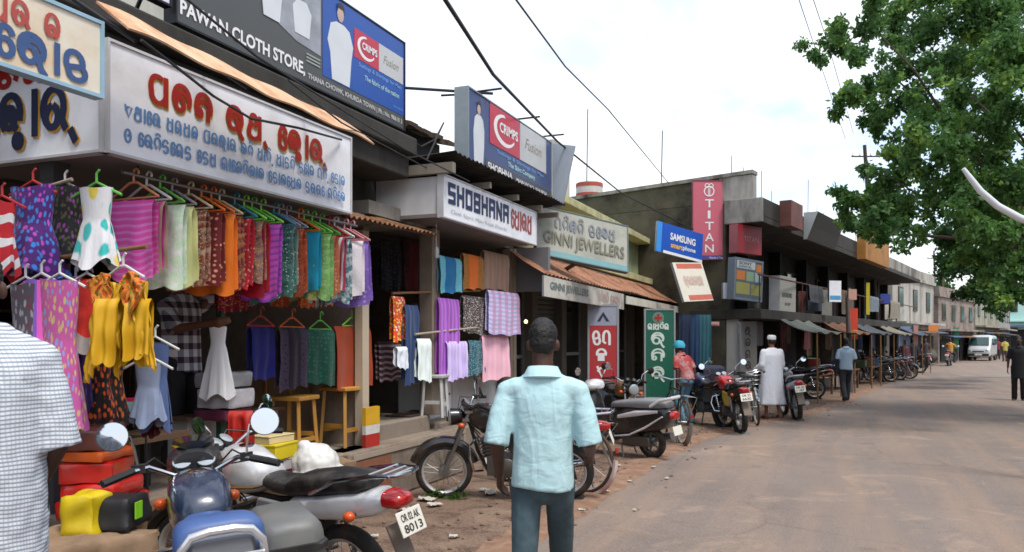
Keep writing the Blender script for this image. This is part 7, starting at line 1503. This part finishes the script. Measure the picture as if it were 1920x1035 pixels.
CLs = [(1540, 88, 34, .9), (1580, 70, 40, 1), (1625, 40, 55, 1), (1690, 30, 60, 1), (1760, 20, 70, 1), (1840, 30, 70, 1), (1910, 20, 80, 1), (1600, 100, 28, .7), (1645, 95, 40, .8), (1620, 150, 34, .6), (1605, 190, 42, 1), (1640, 205, 45, 1), (1690, 150, 45, .8), (1745, 110, 55, .9), (1800, 110, 60, 1), (1870, 110, 65, 1), (1930, 120, 70, 1),
       (1700, 210, 55, .9), (1760, 195, 60, 1), (1830, 200, 65, 1), (1900, 200, 70, 1), (1650, 245, 35, .7), (1690, 275, 45, .9), (1740, 280, 60, 1), (1810, 285, 65, 1), (1885, 290, 70, 1), (1665, 330, 42, .9), (1715, 345, 55, 1), (1775, 350, 60, 1), (1840, 360, 65, 1), (1905, 370, 70, 1), (1590, 365, 26, .9), (1615, 400, 42, 1), (1580, 425, 18, .5), (1655, 390, 45, 1), (1690, 415, 40, .9), (1660, 440, 30, .7), (1735, 400, 36, .7), (1640, 425, 30, .8), (1700, 447, 18, .6), (1570, 362, 16, 1), (1600, 385, 30, 1), (1630, 380, 40, 1), (1600, 425, 28, .8), (1650, 420, 34, .9), (1680, 380, 45, 1), (1720, 430, 22, .6), (1690, 460, 16, .5), (1790, 420, 45, 1), (1850, 430, 55, 1), (1910, 430, 60, 1), (1880, 485, 45, .9), (1935, 500, 50, 1), (1820, 465, 35, .8), (1900, 330, 60, 1), (1870, 400, 50, 1), (1930, 440, 60, 1), (1900, 540, 40, .8)]
tb = ptZ(2035, 790); tree = thing('leafy_tree', 'large spreading green tree overhanging the road, leaves yellow green in places', 'tree', (tb.x, tb.y, 0))
def loc_(p): return Vector(p) - Vector((tb.x, tb.y, 0))
cl = []
for i, (px, py, rp, dn) in enumerate(CLs):
    d = 15.5 + 2.2 * math.sin(i * 2.4) + (2 if px < 1620 else 0); cl.append((tuple(loc_(pt(px, py, d))), rp * 1.08 * d / FPX, dn))
for i in range(12): q = i * .55; cl.append(((.9 * math.cos(q) + .6, 2.0 * math.sin(q), 6.0 + 1.2 * math.sin(i * 3)), .9, .8))
leaf_crown('crown', tree, cl, 3800, .105, LEAF, 3)
m = MB(); root = Vector((0, 0, 0)); fork = Vector((-.3, .2, 3.2))
def limb(m, a, b, r0, r1, bend=.3, seed=0):
    P = []; 
    for i in range(7): f = i / 6; P.append(Vector(a).lerp(Vector(b), f) + Vector((mnoise.noise((seed, f * 3, 1)), mnoise.noise((seed, f * 3, 5)), .5 * mnoise.noise((seed, f * 3, 9)))) * bend * math.sin(f * math.pi))
    m.tube(P, [r0 + (r1 - r0) * i / 6 for i in range(7)], 8)
limb(m, root, fork, .42, .30, .2, 1); m.lathe([(.62, 0), (.45, .35), (.40, .6)], (0, 0, 0), (0, 0, 1), 10); m.build('trunk', BARK, tree)
for i, k in enumerate((2, 8, 14, 20, 26, 33, 24)):
    m = MB(); limb(m, fork + Vector((0, 0, .2 * (i % 4))), Vector(cl[k][0]), .07, .008, .6, i); m.build('limb', BARK, tree)
t2b = ptZ(1965, 712); tree2 = thing('leafy_tree', 'darker dense tree further up the road at the picture edge, drooping low', 'tree', (t2b.x, t2b.y, 0)); cl2 = []
for i, (px, py, rp, dn) in enumerate(((1800, 400, 40, .8), (1850, 410, 50, 1), (1905, 420, 55, 1), (1770, 440, 20, .5), (1800, 455, 45, 1), (1850, 465, 50, 1), (1905, 470, 50, 1), (1790, 500, 38, 1), (1830, 515, 45, 1), (1880, 515, 48, 1), (1815, 548, 26, .9), (1850, 550, 30, .8), (1895, 555, 40, 1), (1930, 500, 60, 1), (1940, 420, 60, 1), (1780, 470, 25, .7), (1760, 430, 14, .5), (1880, 578, 22, .6))):
    d = 27 + 2.5 * math.sin(i * 2.1); cl2.append((tuple(pt(px, py, d) - Vector((t2b.x, t2b.y, 0))), rp * 1.05 * d / FPX, dn))
leaf_crown('crown', tree2, cl2, 1500, .16, LEAFD, 8)
m = MB(); limb(m, (0, 0, 0), (-.3, .2, 4.2), .34, .24, .2, 4); m.build('trunk', BARK, tree2)
for i, k in enumerate((0, 1, 4, 5, 7, 8, 9, 12, 14)): m = MB(); limb(m, (-.3, .2, 3.6), cl2[k][0], .09, .015, .6, i + 20); m.build('limb', BARK, tree2)
for k, (x, y, h_, lab) in enumerate(((30, 130, 8, 'distant tree behind the mint building'), (12, 135, 7, 'distant low tree above the far roofs'))):
    tt = thing('leafy_tree', lab, 'tree', (x, y, 0)); rg = random.Random(k); leaf_crown('crown', tt, [((rg.uniform(-4, 4), rg.uniform(-3, 3), h_ + rg.uniform(-2, 3)), rg.uniform(1.5, 2.6), 1) for _ in range(14)], 130, .55, LEAFD, 20 + k); m = MB(); limb(m, (0, 0, 0), (0, 0, h_), .4, .2, .3, k); m.build('trunk', BARK, tt)
# curved white lamp bracket reaching in over the road
lp = pt(2010, 700, 9.0); t = thing('street_lamp', 'curved white lamp arm reaching in over the road before the tree', 'street lamp', (lp.x, lp.y, 0)); L0 = Vector((lp.x, lp.y, 0)); WPM = M('white_enamel_pipe', '#cfd2d6', .35, var=.03)
zt = pt(2010, 440, 9.0).z
MB().tube([(0, 0, 0), (0, 0, zt)], [.07, .05], 10).build('lamp_post', M('grey_pole', '#55524e', .8), t)
MB().tube([pt(x, y, 9.0) - L0 for x, y in ((2010, 440), (1965, 430), (1910, 408), (1870, 386), (1838, 358), (1818, 332), (1806, 316))], [.042, .042, .042, .040, .036, .030, .022], 10).build('lamp_arm', WPM, t)
# ================================================================ litter and loose stones on the shoulder
pm = M('paper_scrap', '#b5b0a6', .8, var=.2)
LT = [(800, 940, .13), (815, 950, .10), (920, 928, .12), (908, 922, .08), (1135, 925, .06), (1160, 875, .05), (760, 960, .10), (985, 990, .05), (1225, 878, .05), (1090, 960, .05), (700, 1010, .06), (640, 1000, .08), (1180, 905, .04), (850, 1010, .05), (1250, 900, .04), (1190, 960, .03)]
for k, (px, py, s) in enumerate(LT):
    g = ptZ(px, py); m = MB()
    def fn(u, v, k=k, s=s): return Vector(((u - .5) * s * 1.4, (v - .5) * s, .02 + .35 * s * abs(mnoise.noise((u * 3 + k, v * 3, k)))))
    m.grid(fn, 8, 8, .003); o = m.build('paper_scrap', pm); o.location = (g.x, g.y, .004); o.rotation_euler = (0, 0, k); tag(o, 'crumpled pale paper scrap lying on the ground along the street', 'scrap', 'paper scraps along the street')
g = ptZ(772, 978); o = MB().ell((0, 0, .03), (.09, .05, .03)).build('snack_wrapper', M('purple_wrapper', '#4a2f5a', .4, var=.5, scale=30)); o.location = (g.x, g.y, 0); tag(o, 'shiny purple and white wrapper on the dirt by the silver motorcycle', 'wrapper')
for k, (px, py, lab) in enumerate(((815, 933, 'small green weed tuft under the black motorcycle wheel'), (850, 935, 'second green weed tuft beside the black motorcycle wheel'))):
    g = ptZ(px, py); tt = thing('weed_tuft', lab, 'weed', (g.x, g.y, 0)); leaf_crown('leaves', tt, [((0, 0, .03), .10, 1), ((.1, .03, .02), .08, 1)], 9000, .045, leaf_mat('weed_leaves_%d' % k, '#4a6a2a', '#5a7a34', '#7a9a4a'), 30 + k)
rg = np.random.default_rng(5); m = MB()
for k in range(900):
    y = rg.uniform(2.5, 22); xe = ex(y); x = xe + rg.normal() * .35 - (.2 if rg.random() < .5 else 1.2 * rg.random()); s = .006 + .022 * rg.random() ** 3
    if x > xe + .6: continue
    m.ell((x, y, s * .4), (s, s * (.6 + .5 * rg.random()), s * .6), 6, 4)
o = m.build('gravel', M('pebble_gravel', '#6d5a4b', .9, var=.35, scale=3)); o['kind'] = 'stuff'
# broken earth lip along the asphalt
rv = []; rf = []
ys = np.arange(2, 30, .12)
for i, y in enumerate(ys):
    x = ex(y) + 0.10 * mnoise.noise((0, y * 0.9, 3)) + 0.06 * mnoise.noise((0, y * 3.1, 8)); h = .022 + .02 * mnoise.noise((1, y * 2.3, 0)); w_ = .16 + .12 * mnoise.noise((5, y * 1.4, 0))
    rv += [(x - w_ - .14, y, .001), (x - w_ * .5, y, max(.006, h)), (x + .03, y, .007 + max(0, h * .3)), (x + .10 + .05 * mnoise.noise((9, y * 4, 0)), y, .0065)]
for i in range(len(ys) - 1):
    for j in range(3): a = i * 4 + j; rf.append((a, a + 1, a + 5, a + 4))
m = MB(); m.add(rv, rf); o = m.build('dirt_shoulder', M('dirt_lip', '#7d5f4b', .95, var=.3, scale=4, grime='#a08672', gs=5, ga=.6, bump=.6, bscale=30)); o['kind'] = 'structure'
bpy.data.scenes.remove(tmp_scene)
